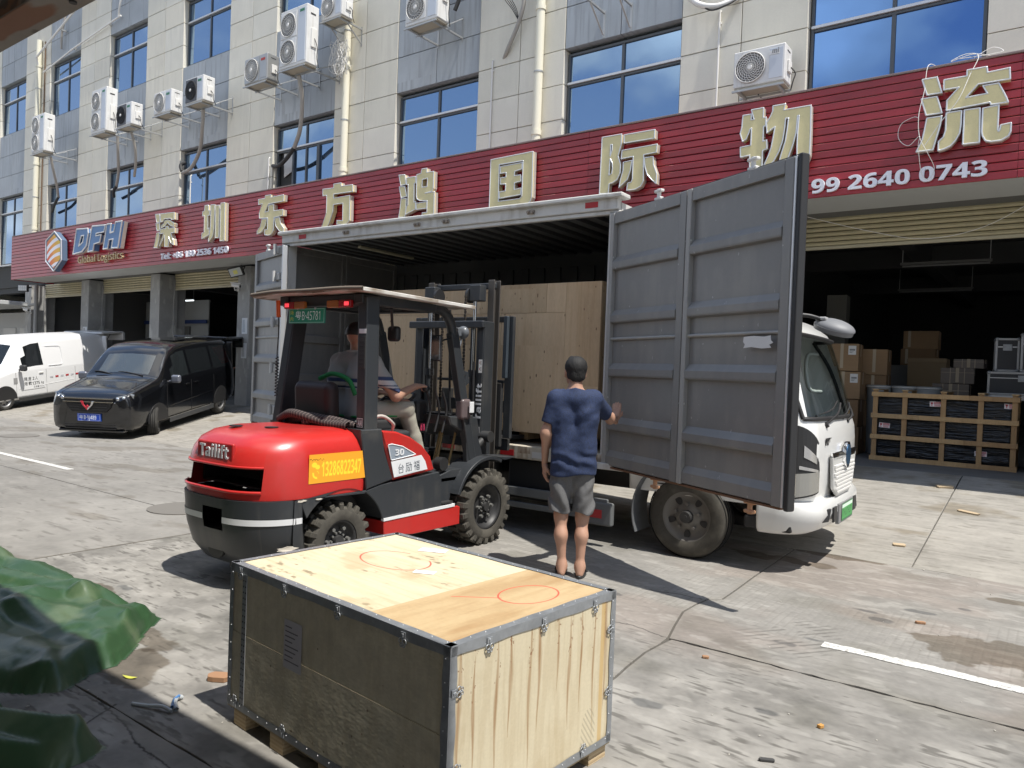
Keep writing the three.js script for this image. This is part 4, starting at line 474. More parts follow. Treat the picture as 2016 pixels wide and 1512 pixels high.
// spare wall bracket above the second-nearest window
{ const o = G('wall_bracket', 'bare steel bracket on the grey panel above the second-nearest window', 'bracket'); MS('arm', [bar([-7.0, 8.25, 0.0], [-7.0, 8.25, 0.6], 0.035, 0.035), bar([-6.45, 8.25, 0.0], [-6.45, 8.25, 0.6], 0.035, 0.035)], mBrkt, o); MS('brace', [bar([-7.0, 8.24, 0.5], [-7.0, 7.85, 0.02], 0.03, 0.02), bar([-6.45, 8.24, 0.5], [-6.45, 7.85, 0.02], 0.03, 0.02)], mBrkt, o); MS('wall_plate', [bb(-7.02, 7.8, -0.012, -6.98, 8.3, 0.004), bb(-6.47, 7.8, -0.012, -6.43, 8.3, 0.004)], mBrkt, o); }
// downpipes with collars and clamps
const mPipe = mat([0.74, 0.71, 0.58], 0.45);
function downpipe(label, x, y0, y1, r, z = 0.1) { const o = G('downpipe', label, 'pipe'); M('pipe', rod([x, y0, z], [x, y1, z], r, r, 16), mPipe, o); MS('collar', [6.2, 8.6, 10.4, 12.2].filter((y) => y > y0 && y < y1).map((y) => rod([x, y, z], [x, y + 0.09, z], r * 1.18, r * 1.18, 16)), mPipe, o); MS('clamp', [7.4, 9.5, 11.4].filter((y) => y > y0 && y < y1).map((y) => [rod([x, y, z], [x, y + 0.03, z], r * 1.1, r * 1.1, 16), bb(x - 0.02, y, -0.01, x + 0.02, y + 0.03, z)]), mBrkt, o); return o; }
downpipe('cream downpipe on the farthest-left pilaster', -30.95, 5.62, 13.2, 0.09); downpipe('cream downpipe right of the largest air conditioner', -13.9, 5.65, 14.5, 0.085); downpipe('cream downpipe left of the second-nearest window', -8.35, 5.65, 14.5, 0.085);
{ const o = G('rusty_conduit', 'thin rust-streaked conduit beside the farthest-left downpipe', 'pipe'); M('pipe', rod([-30.6, 5.62, 0.03], [-30.6, 13.1, 0.03], 0.022), mat([0.16, 0.1, 0.06], 0.9), o); }
{ const o = G('sloping_pipe', 'thin white pipe sloping up from the farthest-left downpipe', 'pipe'); M('pipe', [rod([-30.9, 12.5, 0.22], [-26.4, 13.95, 0.22], 0.035), rod([-30.85, 12.5, 0.22], [-30.9, 12.2, 0.12], 0.035)], mWhiteP, o); M('clamp', [bb(-28.95, 13.05, -0.02, -28.9, 13.1, 0.2), bb(-27.0, 13.7, -0.02, -26.95, 13.75, 0.2)], mBrkt, o); }
{ const o = G('sloping_pipe', 'thin white pipe running above the farthest windows', 'pipe'); M('pipe', [rod([-30.6, 11.95, 0.08], [-28.2, 12.3, 0.08], 0.028), rod([-28.2, 12.3, 0.08], [-24.9, 12.62, 0.08], 0.028)], mWhiteP, o); M('clamp', [bb(-28.2, 12.26, -0.01, -28.16, 12.34, 0.07), bb(-25.7, 12.5, -0.01, -25.66, 12.58, 0.07)], mBrkt, o); }
{ const o = G('hanging_hose', 'grey hose hanging on a grey panel under the eave at far left', 'hose'); M('sleeve', tube([[-29.0, 14.2, 0.05], [-28.85, 13.6, 0.1], [-29.05, 13.0, 0.12], [-29.2, 12.5, 0.06]], 0.035, 30, 8), mHose, o); }
{ const o = G('hanging_hose', 'hose with white wrapping hanging above the third-farthest window', 'hose'); M('sleeve', tube([[-24.6, 14.3, 0.04], [-24.7, 13.6, 0.1], [-24.9, 12.95, 0.12], [-25.1, 12.6, 0.06]], 0.035, 30, 8), mWhiteP, o); }
for (const [x, y0, y1, l] of [[-20.6, 5.6, 6.95, 'slim white conduit left of the lower far window'], [-16.9, 5.6, 6.95, 'slim white conduit left of the open sash window'], [-9.55, 5.6, 7.9, 'slim white conduit with an elbow under the black hose'], [-4.78, 5.6, 7.7, 'slim white conduit left of the nearest air conditioner']]) { const o = G('wall_conduit', l, 'pipe'); M('pipe', [rod([x, y0, 0.025], [x, y1, 0.025], 0.018), rod([x, y1, 0.025], [x, y1 + 0.02, -0.01], 0.02)], mWhiteP, o); M('clip', [bb(x - 0.03, y0 + 0.5, -0.004, x + 0.03, y0 + 0.53, 0.03), bb(x - 0.03, y1 - 0.2, -0.004, x + 0.03, y1 - 0.17, 0.03)], mWhiteP, o); }
// floodlights and cameras under the soffit
function flood(label, x, y, z, ry, leds) { const o = G('floodlight', label, 'floodlight', [x, y, z], ry); M('housing', rbb(-0.2, -0.13, -0.05, 0.2, 0.13, 0.03, 0.015), mDark, o); M('lens', rbb(-0.17, -0.1, 0.03, 0.17, 0.1, 0.036, 0.003), mat([0.55, 0.58, 0.58], 0.15), o); if (leds) for (let i = 0; i < 8; i++) M('led_cell', rbb(-0.15 + (i % 4) * 0.08, i < 4 ? 0.01 : -0.08, 0.036, -0.09 + (i % 4) * 0.08, i < 4 ? 0.08 : -0.01, 0.04, 0.002), mat([0.75, 0.76, 0.74], 0.3), o); else M('led_chip', rbb(-0.06, -0.05, 0.037, 0.06, 0.05, 0.041, 0.003), mat([0.75, 0.72, 0.2], 0.4), o); M('yoke', [bar([-0.21, 0, 0], [-0.21, 0.05, -0.16], 0.012, 0.03), bar([0.21, 0, 0], [0.21, 0.05, -0.16], 0.012, 0.03), bar([-0.21, 0.05, -0.16], [0.21, 0.05, -0.16], 0.03, 0.012, [0, 1, 0])], mDark, o); M('arm', [rod([0, 0.05, -0.16], [0, 0.05, -0.5], 0.014)], mBrkt, o); return o; }
flood('square floodlight with a yellow chip on the pillar beside the truck door', -17.3, 3.93, 0.62, 0.45, false).rotation.x = 0.5;
flood('wide black LED floodlight with rows of cells at far left under the sign', -30.2, 3.95, 0.7, 0.5, true);
function cam(label, x, y, z, ry) { const o = G('security_camera', label, 'camera', [x, y, z], ry); M('body', rod([-0.1, 0, 0], [0.12, -0.03, 0], 0.045, 0.05, 14), mWhiteP, o); M('hood', ext([[-0.12, 0.02], [0.16, 0.01], [0.16, 0.03], [-0.12, 0.05]], 0.11, 0.004).translate(0, 0.02, -0.055), mWhiteP, o); M('mount', [rod([-0.04, -0.03, 0], [-0.06, -0.12, -0.08], 0.014), rod([-0.06, -0.12, -0.08], [-0.06, -0.1, -0.22], 0.018), rod([-0.06, -0.1, -0.22], [-0.06, -0.1, -0.26], 0.04)], mWhiteP, o); M('lens', rod([0.12, -0.03, 0], [0.13, -0.032, 0], 0.035, 0.035, 14), mDark, o); return o; }
cam('white security camera below the yellow-chip floodlight', -17.45, 3.6, 0.52, 0.5); cam('white security camera on the far-left pillar', -30.35, 3.2, 0.53, 0.3);
{ const o = G('junction_pipe', 'grey pipe running down the far-left pillar beside the floodlight', 'pipe'); M('pipe', [rod([-29.95, 0.45, 0.36], [-29.95, 4.1, 0.36], 0.07), rod([-29.95, 3.4, 0.36], [-30.3, 3.35, 0.45], 0.05)], mConc, o); M('conduit', rod([-30.15, 0.45, 0.33], [-30.15, 3.4, 0.33], 0.02), mWhiteP, o); }
{ const paper = (label, x, y, w, h, ink) => { const o = G('paper_notice', label, 'notice', [x, y, 0.283]); M('sheet', bb(-w / 2, -h / 2, 0, w / 2, h / 2, 0.003), mat([0.62, 0.64, 0.66], 0.8), o); const t = canvasTex(96, 128, (c) => { c.fillStyle = '#cfd3d6'; c.fillRect(0, 0, 96, 128); c.fillStyle = ink; for (let i = 0; i < 12; i++) c.fillRect(10, 12 + i * 9, 40 + (i * 37) % 36, 4); }); add('print', flat(new THREE.PlaneGeometry(w * 0.94, h * 0.94).translate(0, 0, 0.0045)), mat([1, 1, 1], 0.8, { map: t }), o); };
  paper('white paper notice higher on the pillar beside the truck door', -17.35, 2.55, 0.24, 0.42, '#7d8a96'); paper('white paper notice with small print lower on the same pillar', -17.35, 1.9, 0.24, 0.4, '#6b7076'); paper('small paper notice on the pillar behind the white van', -26.3, 2.4, 0.3, 0.34, '#30343a'); }

// ================================================================ the building on the photographer's side: canopy overhead and wall behind
{
  const o = G('canopy', 'brown sheet-metal canopy edge with a rust patch in the top left corner', 'canopy');
  const t = tex(512, 512, (a, b) => { const n = fbm(a * 5, b * 5, 5, 5, 701), f = fbm(a * 60, b * 60, 60, 2, 711); const k = 0.3 * (0.85 + 0.3 * (n - 0.5) + 0.1 * (f - 0.5)); let c = [k, k * 0.93, k * 0.83]; const rs = sm(0.66, 0.72, fbm(a * 3 + 0.4, b * 9, 9, 4, 721)); c = mix3(c, [0.2, 0.07, 0.02], rs * 0.8); return mix3(c, [0.06, 0.05, 0.045], sm(0.7, 0.78, fbm(a * 14, b * 22, 22, 3, 731)) * 0.7); });
  const m = mat([1, 1, 1], 0.7, { map: t, T: 2.4 });
  M('edge_beam', [rbb(-16, 3.32, 10.3, -3.32, 3.48, 10.48), rbb(-3.315, 3.32, 10.3, 3, 3.48, 10.48)], m, o);
  M('roof_sheet', [extX([[10.29, 3.485], [16, 4.4], [16, 4.43], [10.29, 3.51]], -16, 3)], mat([0.42, 0.4, 0.37], 0.7), o);
  for (let x = -15; x < 3; x += 3) M('rafter', bar([x, 3.42, 10.5], [x, 4.33, 15.9], 0.08, 0.12), m, o);
  M('bolt', [rod([-3.9, 3.31, 10.36], [-3.9, 3.32, 10.36], 0.018), rod([-3.25, 3.305, 10.33], [-3.25, 3.32, 10.33], 0.02)], mDark, o);
  M('post', [rbb(-15.9, 0, 10.32, -15.75, 3.32, 10.47), rbb(2.75, 0, 10.32, 2.9, 3.32, 10.47)], mConc, o);
  const w = G('rear_warehouse', 'plain rendered warehouse behind the photographer, outside the picture', 'building');
  M('wall', [bb(-36, 0, 16, 12, 6.2, 16.4)], mCream3, w); M('roof', extX([[15.8, 6.2], [22, 8], [22, 8.15], [15.8, 6.35]], -36.2, 12.2), mat([0.25, 0.25, 0.25], 0.6), w); M('back_wall', bb(-36, 0, 21.6, 12, 7.8, 22), mCream3, w);
  for (let k = 0; k < 8; k++) { const x = -34 + k * 5.6; M('window', bb(x, 4.6, 15.95, x + 2.4, 5.8, 15.99), mGlass, w); }
}

// ================================================================ loft helpers shared by the vehicles
// rounded-rectangle loop in (x, z): front at xf, back at xb, half width hw, front/back corner radii; bow pushes the front middle forward
function rloop(xf, xb, hw, rf, rbk, bow = 0, n = 8, side = 10) {
  const o = [];   // [x, z, tag]
  const arc = (cx, cz, r, a0, a1, t) => { for (let i = 0; i <= n; i++) { const a = mix(a0, a1, i / n); o.push([cx + r * Math.cos(a), cz + r * Math.sin(a), t]); } };
  const line = (x0, z0, x1, z1, t) => { for (let i = 1; i < side; i++) o.push([mix(x0, x1, i / side), mix(z0, z1, i / side), t]); };
  arc(xf - rf, hw - rf, rf, Math.PI / 2, 0, 'c'); line(xf, hw - rf, xf, -hw + rf, 'f'); arc(xf - rf, -hw + rf, rf, 0, -Math.PI / 2, 'c'); line(xf - rf, -hw, xb + rbk, -hw, 's');
  arc(xb + rbk, -hw + rbk, rbk, -Math.PI / 2, -Math.PI, 'r'); line(xb, -hw + rbk, xb, hw - rbk, 'b'); arc(xb + rbk, hw - rbk, rbk, Math.PI, Math.PI / 2, 'r'); line(xb + rbk, hw, xf - rf, hw, 's');
  if (bow) for (const p of o) if (p[0] > xf - rf - 0.001) p[0] += bow * (1 - Math.pow(p[1] / hw, 2));
  return o;
}
// loft levels [{y, loop}], pick(i, k, p) -> bucket name for the quad between levels k, k+1 and loop points i, i+1
function loft(levels, pick = () => 'body', smooth = true) {
  const b = {}, N = levels[0].loop.length;
  const pos = levels.map((l) => l.loop.map((p) => V(p[0], l.y + (p[3] || 0), p[1])));
  const nor = pos.map((row, k) => row.map((p, i) => { const a = row[(i + 1) % N].clone().sub(row[(i + N - 1) % N]), u = pos[Math.min(k + 1, pos.length - 1)][i].clone().sub(pos[Math.max(k - 1, 0)][i]); return u.cross(a).normalize(); }));
  for (let k = 0; k + 1 < levels.length; k++) for (let i = 0; i < N; i++) {
    const j = (i + 1) % N, name = pick(i, k, levels[k].loop[i], levels[k].loop[j]); if (!name) continue; const q = b[name] || (b[name] = { p: [], n: [] });
    for (const [kk, ii] of [[k, i], [k, j], [k + 1, j], [k, i], [k + 1, j], [k + 1, i]]) { const v = pos[kk][ii], m = nor[kk][ii]; q.p.push(v.x, v.y, v.z); q.n.push(m.x, m.y, m.z); }
  }
  const out = {}; for (const n in b) { const g = new THREE.BufferGeometry(); g.setAttribute('position', new THREE.Float32BufferAttribute(b[n].p, 3)); g.setAttribute('normal', new THREE.Float32BufferAttribute(b[n].n, 3)); out[n] = fixDir(g); }
  return out;
}
function fixDir(g) { const p = g.attributes.position, n = g.attributes.normal, c = new THREE.Box3().setFromBufferAttribute(p).getCenter(V()); let s = 0; for (let i = 0; i < p.count; i += 3) s += V().fromBufferAttribute(p, i).sub(c).dot(V().fromBufferAttribute(n, i)) > 0 ? 1 : -1; if (s < 0) for (let i = 0; i < n.count; i++) n.setXYZ(i, -n.getX(i), -n.getY(i), -n.getZ(i)); return fixWinding(g); }
const capY = (loop, y, up = 1) => { const g = flat(new THREE.ShapeGeometry(shape(loop.map((p) => [p[0], p[1]]))).rotateX(Math.PI / 2).translate(0, y, 0)); const n = g.attributes.normal; for (let i = 0; i < n.count; i++) n.setXYZ(i, 0, up, 0); return fixWinding(g); };
// wheel about the z axis, outer face towards +z at z = 0
function wheel(parent, name, x, y, z, R, w, rimR, opt = {}) {
  const o = P(name, parent, [x, y, z], 0); if (opt.flip) o.rotation.y = Math.PI; if (opt.turn) o.rotation.y += opt.turn;
  const pr = [[rimR, 0.0], [rimR + 0.02, 0.006], [R * 0.82, 0.012], [R * 0.93, -0.008], [R * 0.985, -0.045], [R, -0.075], [R, -w + 0.075], [R * 0.985, -w + 0.045], [R * 0.9, -w], [rimR, -w]].map((p) => new THREE.Vector2(p[0], p[1]));
  M('tyre', new THREE.LatheGeometry(pr, 56).rotateX(Math.PI / 2), opt.tyreMat || mTyre, o);
  if (opt.lugs) { const g = [], n = opt.lugs; for (let k = 0; k < n; k++) for (const s of [0, 1]) { const a = (k + s * 0.5) / n * 6.2832; g.push(rb(0.055 * R / 0.35, 0.05, w * 0.5, 0.008, 0, R - 0.004, s ? -w * 0.74 : -w * 0.26, 1).applyMatrix4(new THREE.Matrix4().makeRotationZ(a))); g.push(rb(0.05 * R / 0.35, 0.075, 0.02, 0.006, 0, R - 0.03, s ? -w + 0.006 : -0.006, 1).applyMatrix4(new THREE.Matrix4().makeRotationZ(a))); } M('tread_block', g, opt.tyreMat || mTyre, o); }
  else { const g = []; for (const q of [0.22, 0.4, 0.6, 0.78]) g.push(new THREE.TorusGeometry(R + 0.0005, 0.006, 5, 64).translate(0, 0, -w * q)); M('tread_groove', g, mat([0.006, 0.006, 0.006], 0.9), o); }
  if (opt.rim) opt.rim(o, rimR, w);
  return o;
}
const tyreTex = tex(256, 256, (a, b) => { const n = fbm(a * 7, b * 7, 7, 5, 741), f = fbm(a * 60, b * 60, 60, 2, 751); const k = 0.028 + 0.022 * sm(0.4, 0.7, n) + 0.01 * f; return [k * 1.04, k, k * 0.92]; });
const mTyre = mat([1, 1, 1], 0.88, { map: tyreTex, T: 0.9 }), mTyreD = mat([1.7, 1.62, 1.45], 0.92, { map: tyreTex, T: 0.9 });
const mRimG = mat([0.17, 0.16, 0.145], 0.6, { metalness: 0.3 }), mSteelD = mat([0.06, 0.06, 0.06], 0.55, { metalness: 0.5 }), mBlackP = mat([0.02, 0.02, 0.021], 0.5), mRust = mat([0.17, 0.085, 0.045], 0.85), mRedRef = mat([0.42, 0.02, 0.025], 0.3), mChrome = mat([0.72, 0.73, 0.75], 0.12, { metalness: 1 });
function paint(c, o = {}) { return mat(c, o.rough ?? 0.35, { clearcoat: o.cc ?? 0.6, clearcoatRoughness: 0.12, ...(o.map ? { map: o.map, T: o.T } : {}) }); }
const dirtTex = (rgb, dirt, seed, amt = 0.5, scr = 0) => tex(512, 512, (a, b) => { const n = fbm(a * 4, b * 4, 4, 5, seed), s = fbm(a * 20, b * 3, 20, 4, seed + 9), f = fbm(a * 70, b * 70, 70, 2, seed + 19); const t = 0.95 + 0.1 * (n - 0.5) + 0.05 * (f - 0.5); let c = rgb.map((v) => v * t); c = mix3(c, dirt, sm(0.5, 0.82, n * 0.65 + s * 0.45) * amt); if (scr) c = mix3(c, [0.55, 0.55, 0.54], sm(0.80, 0.815, fbm(a * 34, b * 22, 34, 4, seed + 31, 0.6)) * scr); return c; });
const glassClear = mat([0.86, 0.93, 0.92], 0.02, { transmission: 1, ior: 1.45 }), glassDark = mat([0.16, 0.2, 0.2], 0.03, { transmission: 0.9, ior: 1.5 });
function plateTex(bg, fg, draw, w = 440, h = 140) { return canvasTex(w, h, (c) => { c.fillStyle = bg; c.fillRect(0, 0, w, h); c.strokeStyle = fg; c.lineWidth = 4; c.strokeRect(6, 6, w - 12, h - 12); c.fillStyle = fg; draw(c, w, h); }); }

// ================================================================ box truck with its side doors open
{
  const T = G('box_truck', 'white box truck with grey side doors swung open for loading', 'truck', [-5, 0, 4.85], 0.022);
  const greyT = dirtTex([0.235, 0.232, 0.224], [0.31, 0.295, 0.265], 801, 0.4, 0.5), whiteT = dirtTex([0.62, 0.615, 0.59], [0.3, 0.27, 0.22], 821, 0.6, 0);
  const mG = mat([1, 1, 1], 0.42, { map: greyT, T: 1.3, metalness: 0.15 }), mW = mat([1, 1, 1], 0.5, { map: whiteT, T: 1.1 }), mGe = mat([1.5, 1.5, 1.48], 0.45, { map: greyT, T: 1.3 });
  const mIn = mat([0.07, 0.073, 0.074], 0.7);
  const X0 = -3.25, X1 = 1.56, ZF = -1.1, ZN = 1.0, FL = 0.87, TOP = 3.16;
  // ---- cargo box
  M('box_floor', [bb(X0, FL - 0.05, ZF, X1, FL, ZN - 0.02)], (() => { const t = dirtTex([0.2, 0.165, 0.12], [0.08, 0.07, 0.06], 841, 0.8); return mat([1, 1, 1], 0.85, { map: t, T: 1.2 }); })(), T);
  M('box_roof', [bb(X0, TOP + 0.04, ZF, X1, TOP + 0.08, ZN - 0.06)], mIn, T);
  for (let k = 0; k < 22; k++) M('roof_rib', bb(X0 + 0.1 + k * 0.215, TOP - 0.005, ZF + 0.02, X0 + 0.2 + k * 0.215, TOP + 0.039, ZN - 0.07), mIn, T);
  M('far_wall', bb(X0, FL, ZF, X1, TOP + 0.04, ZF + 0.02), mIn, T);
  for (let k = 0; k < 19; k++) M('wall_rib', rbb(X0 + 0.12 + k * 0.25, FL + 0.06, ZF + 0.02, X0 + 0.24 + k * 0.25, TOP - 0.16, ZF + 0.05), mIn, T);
  M('front_wall', bb(X1, FL - 0.05, ZF, X1 + 0.05, TOP + 0.08, ZN - 0.06), mW, T);
  // rear doors seen from inside
  for (const [a, b] of [[ZF + 0.02, -0.06], [-0.05, ZN - 0.12]]) { const d = P('rear_door', T); M('panel', bb(X0, FL, a, X0 + 0.03, TOP, b), mG, d); M('frame', [rbb(X0 + 0.03, FL, a, X0 + 0.06, TOP, a + 0.07), rbb(X0 + 0.03, FL, b - 0.07, X0 + 0.06, TOP, b), rbb(X0 + 0.03, TOP - 0.09, a + 0.07, X0 + 0.06, TOP, b - 0.07), rbb(X0 + 0.03, FL, a + 0.07, X0 + 0.06, FL + 0.09, b - 0.07)], mG, d); for (const q of [0.3, 0.55, 0.78]) M('rib', rbb(X0 + 0.03, mix(TOP, FL, q), a + 0.07, X0 + 0.06, mix(TOP, FL, q) + 0.11, b - 0.07, 0.012), mG, d); }
  // side header, posts, sill
  M('header_rail', [rbb(X0 - 0.02, TOP + 0.01, ZN - 0.08, X1 + 0.04, TOP + 0.13, ZN, 0.012), rbb(X0 - 0.06, TOP + 0.115, ZN - 0.14, X1 + 0.1, TOP + 0.16, ZN + 0.045, 0.014), rbb(X0 + 0.02, TOP - 0.03, ZN - 0.07, X1, TOP + 0.01, ZN - 0.02, 0.008)], mW, T);
  for (const x of [-2.05, -0.9, -0.48, 0.63]) M('header_catch', [rbb(x - 0.045, TOP + 0.045, ZN, x + 0.045, TOP + 0.085, ZN + 0.018, 0.006), rod([x - 0.025, TOP + 0.065, ZN + 0.01], [x - 0.025, TOP + 0.065, ZN + 0.035], 0.014), rod([x + 0.025, TOP + 0.065, ZN + 0.01], [x + 0.025, TOP + 0.065, ZN + 0.035], 0.014)], mat([0.3, 0.26, 0.22], 0.5, { metalness: 0.6 }), T);
  for (const x of [-2.86, 1.32]) M('reflector', rbb(x - 0.07, TOP + 0.045, ZN, x + 0.07, TOP + 0.1, ZN + 0.004, 0.002), mRedRef, T);
  M('rear_post', [rbb(X0 - 0.05, FL - 0.1, ZN - 0.16, X0 + 0.1, TOP + 0.01, ZN - 0.02, 0.012), rbb(X0 - 0.1, FL - 0.1, ZN - 0.2, X0 - 0.05, TOP + 0.12, ZN - 0.1, 0.01)], mW, T);
  M('front_post', [rbb(X1 - 0.06, FL - 0.1, ZN - 0.14, X1 + 0.05, TOP + 0.01, ZN - 0.02, 0.012)], mW, T);
  const sill = P('side_sill', T);
  M('beam', rbb(X0, FL - 0.13, ZN - 0.09, X1 + 0.02, FL + 0.005, ZN, 0.01), (() => { const t = dirtTex([0.5, 0.46, 0.38], [0.14, 0.085, 0.05], 861, 0.95); return mat([1, 1, 1], 0.7, { map: t, T: 0.8 }); })(), sill);
  for (let k = 0; k < 12; k++) M('reflector_strip', rbb(X0 + 0.1 + k * 0.39, FL - 0.105, ZN, X0 + 0.27 + k * 0.39, FL - 0.045, ZN + 0.003, 0.001), k % 2 ? mRedRef : mat([0.55, 0.55, 0.53], 0.4), sill);
  M('lip', [rbb(X1 - 0.12, FL - 0.13, ZN, X1 + 0.26, FL - 0.07, ZN + 0.06, 0.01)], mW, sill);
  // hinges at both ends
  for (const y of [0.95, 1.5, 2.1, 2.7, 3.05]) { M('hinge', [rbb(X0 - 0.17, y, ZN - 0.1, X0 - 0.05, y + 0.1, ZN - 0.0, 0.012), rod([X0 - 0.13, y - 0.02, ZN + 0.02], [X0 - 0.13, y + 0.12, ZN + 0.02], 0.022)], mW, T); M('hinge', [rbb(X1 + 0.02, y, ZN - 0.05, X1 + 0.08, y + 0.1, ZN + 0.0, 0.012)], mG, T); }
  for (const [y0, y1, m] of [[2.2, 2.72, mRedRef], [1.25, 1.45, mRedRef], [1.8, 2.15, mW]]) M('reflector', rbb(X0 - 0.104, y0, ZN - 0.13, X0 - 0.1, y1, ZN - 0.1, 0.001), m, T);
  M('strip_lamp', rb(0.06, 0.035, 1.0, 0.012, X0 + 1.0, TOP - 0.03, 0.1).applyMatrix4(new THREE.Matrix4()), mat([0.42, 0.39, 0.28], 0.5), T);
  // ---- folding side doors: leaf frame, hat-section ribs, tie bar
  function doorLeaf(parent, w, h, last, y0) {   // in the door's own frame: u along x, inner face towards +z
    const p = P('door_leaf', parent);
    M('panel', rbb(0.02, y0 + 0.02, -0.05, w - 0.02, y0 + h - 0.02, -0.03, 0.004), mG, p);
    M('stile', [rbb(0, y0, -0.05, 0.055, y0 + h, 0.012, 0.008)], mGe, p); M('stile', [rbb(w - 0.085, y0, -0.05, w, y0 + h, 0.004, 0.008)], mG, p);
    const rail = (ya, yb, d) => extX([[-0.03, ya], [d * 0.75, ya + 0.012], [d, ya + 0.025], [d, yb - 0.055], [-0.03, yb]], 0.055, w - 0.085, 0.003);
    M('bottom_rail', rail(y0, y0 + 0.15, 0.0), mG, p); M('top_rail', [rbb(0.055, y0 + h - 0.1, -0.03, w - 0.085, y0 + h, 0.004, 0.006)], mG, p);
    for (const q of [0.2, 0.41, 0.62, 0.83]) { const yc = y0 + h * (1 - q) - 0.065; M('rib', rail(yc, yc + 0.13, 0.012), mG, p); }
    M('tie_bar', rod([0.055, y0 + h * 0.503, -0.018], [w - 0.085, y0 + h * 0.503, -0.018], 0.014, 0.014, 8), mGe, p);
    for (const [xx, yy, m] of [[w * 0.62, y0 + h, mat([0.7, 0.69, 0.66], 0.5)], [w * 0.72, y0 - 0.1, mat([0.45, 0.24, 0.13], 0.7)]]) M('latch_bolt', [rod([xx, yy, -0.03], [xx, yy + 0.1, -0.03], 0.018), rbb(xx - 0.05, yy + 0.07, -0.05, xx + 0.05, yy + 0.095, -0.01, 0.008), rbb(xx - 0.045, yy + 0.005, -0.05, xx + 0.045, yy + 0.03, -0.01, 0.008)], m, p);
    M('rust_edge', rbb(0.01, y0 - 0.018, -0.048, w - 0.01, y0 - 0.001, -0.006, 0.004), mRust, p);
    if (last) { M('edge_strip', rbb(w, y0, -0.03, w + 0.018, y0 + h, 0.0, 0.004), mAlu, p); M('rubber_seal', [rbb(w + 0.018, y0 - 0.02, -0.075, w + 0.06, y0 + h + 0.015, -0.005, 0.012), rbb(0, y0 + h, -0.07, w + 0.02, y0 + h + 0.02, -0.03, 0.006)], mBlackP, p); }
    else { M('rubber_seal', [rbb(0, y0 + h, -0.07, w, y0 + h + 0.018, -0.03, 0.006), rbb(w, y0, -0.05, w + 0.012, y0 + h, -0.02, 0.004)], mBlackP, p); }
    return p;
  }
  const H = 2.35, Y = 0.775;
  // right-hand door: hinged at the front post, swung out beyond the cab
  const rd = P('side_door', T, [X1 - 0.02, 0, ZN + 0.0], -0.522); rd.userData.label = 'two-leaf grey door swung out towards the cab';
  doorLeaf(rd, 1.11, H, false, Y); const l2 = doorLeaf(rd, 1.11, H, true, Y); l2.position.x = 1.125;
  M('paint_patch', ext([[1.9, 1.985], [2.0, 1.99], [2.1, 1.982], [2.16, 1.99], [2.165, 1.955], [2.185, 1.94], [2.15, 1.925], [2.17, 1.905], [2.08, 1.9], [1.98, 1.912], [1.9, 1.905], [1.915, 1.93], [1.895, 1.95]].map((p) => [p[0] - 0.06, p[1] - 0.055]), 0.002, 0.0006).translate(0, 0, 0.0145), mat([0.66, 0.66, 0.65], 0.6), rd);
  // left-hand door: hinged at the rear post, folded back
  const ld = P('side_door', T, [X0 + 0.12, 0, ZN + 0.06], Math.PI - 0.31); ld.userData.label = 'grey door folded back at the rear of the box';
  { const q = doorLeaf(ld, 1.12, H, false, Y); q.scale.z = -1; M('edge_strip', rbb(-0.03, Y, -0.03, -0.002, Y + H, 0.03, 0.004), mAlu, ld); M('paint_patch', ext([[1.0, 1.35], [1.1, 1.2], [1.1, 0.86], [1.02, 0.9], [1.03, 1.05]], 0.002, 0.0006).translate(0, 0, 0.033), mat([0.6, 0.61, 0.6], 0.6), ld); }
  // ---- chassis, guards, wheels
  M('chassis_rail', [bb(-3.1, 0.5, -0.75, 2.9, 0.7, -0.67), bb(-3.1, 0.5, 0.37, 2.9, 0.7, 0.45)], mSteelD, T); M('cross_member', [-2.6, -1.4, -0.2, 1.0, 2.2].map((x) => [bb(x, 0.52, -0.67, x + 0.1, 0.68, 0.37), bb(x, 0.7, ZF + 0.05, x + 0.08, 0.82, ZN - 0.1)]), mSteelD, T);
  M('battery_box', [rbb(0.4, 0.32, 0.45, 1.15, 0.72, 0.9, 0.02), rbb(0.5, 0.36, 0.9, 0.56, 0.42, 0.905)], mBlackP, T); M('tool_box', rbb(-0.9, 0.3, 0.4, 0.2, 0.7, 0.85, 0.02), mSteelD, T);
  M('side_guard', [rbb(-0.9, 0.36, 0.94, 1.6, 0.45, 0.985, 0.01), rbb(-0.9, 0.24, 0.945, 1.35, 0.3, 0.98, 0.01), rbb(1.3, 0.2, 0.93, 1.66, 0.42, 1.0, 0.02), bb(-0.7, 0.3, 0.88, -0.62, 0.76, 0.94), bb(1.0, 0.3, 0.88, 1.08, 0.76, 0.94)], mat([0.13, 0.135, 0.135], 0.6), T); M('guard_reflector', rbb(1.36, 0.27, 1.0, 1.56, 0.35, 1.006, 0.003), mRedRef, T);
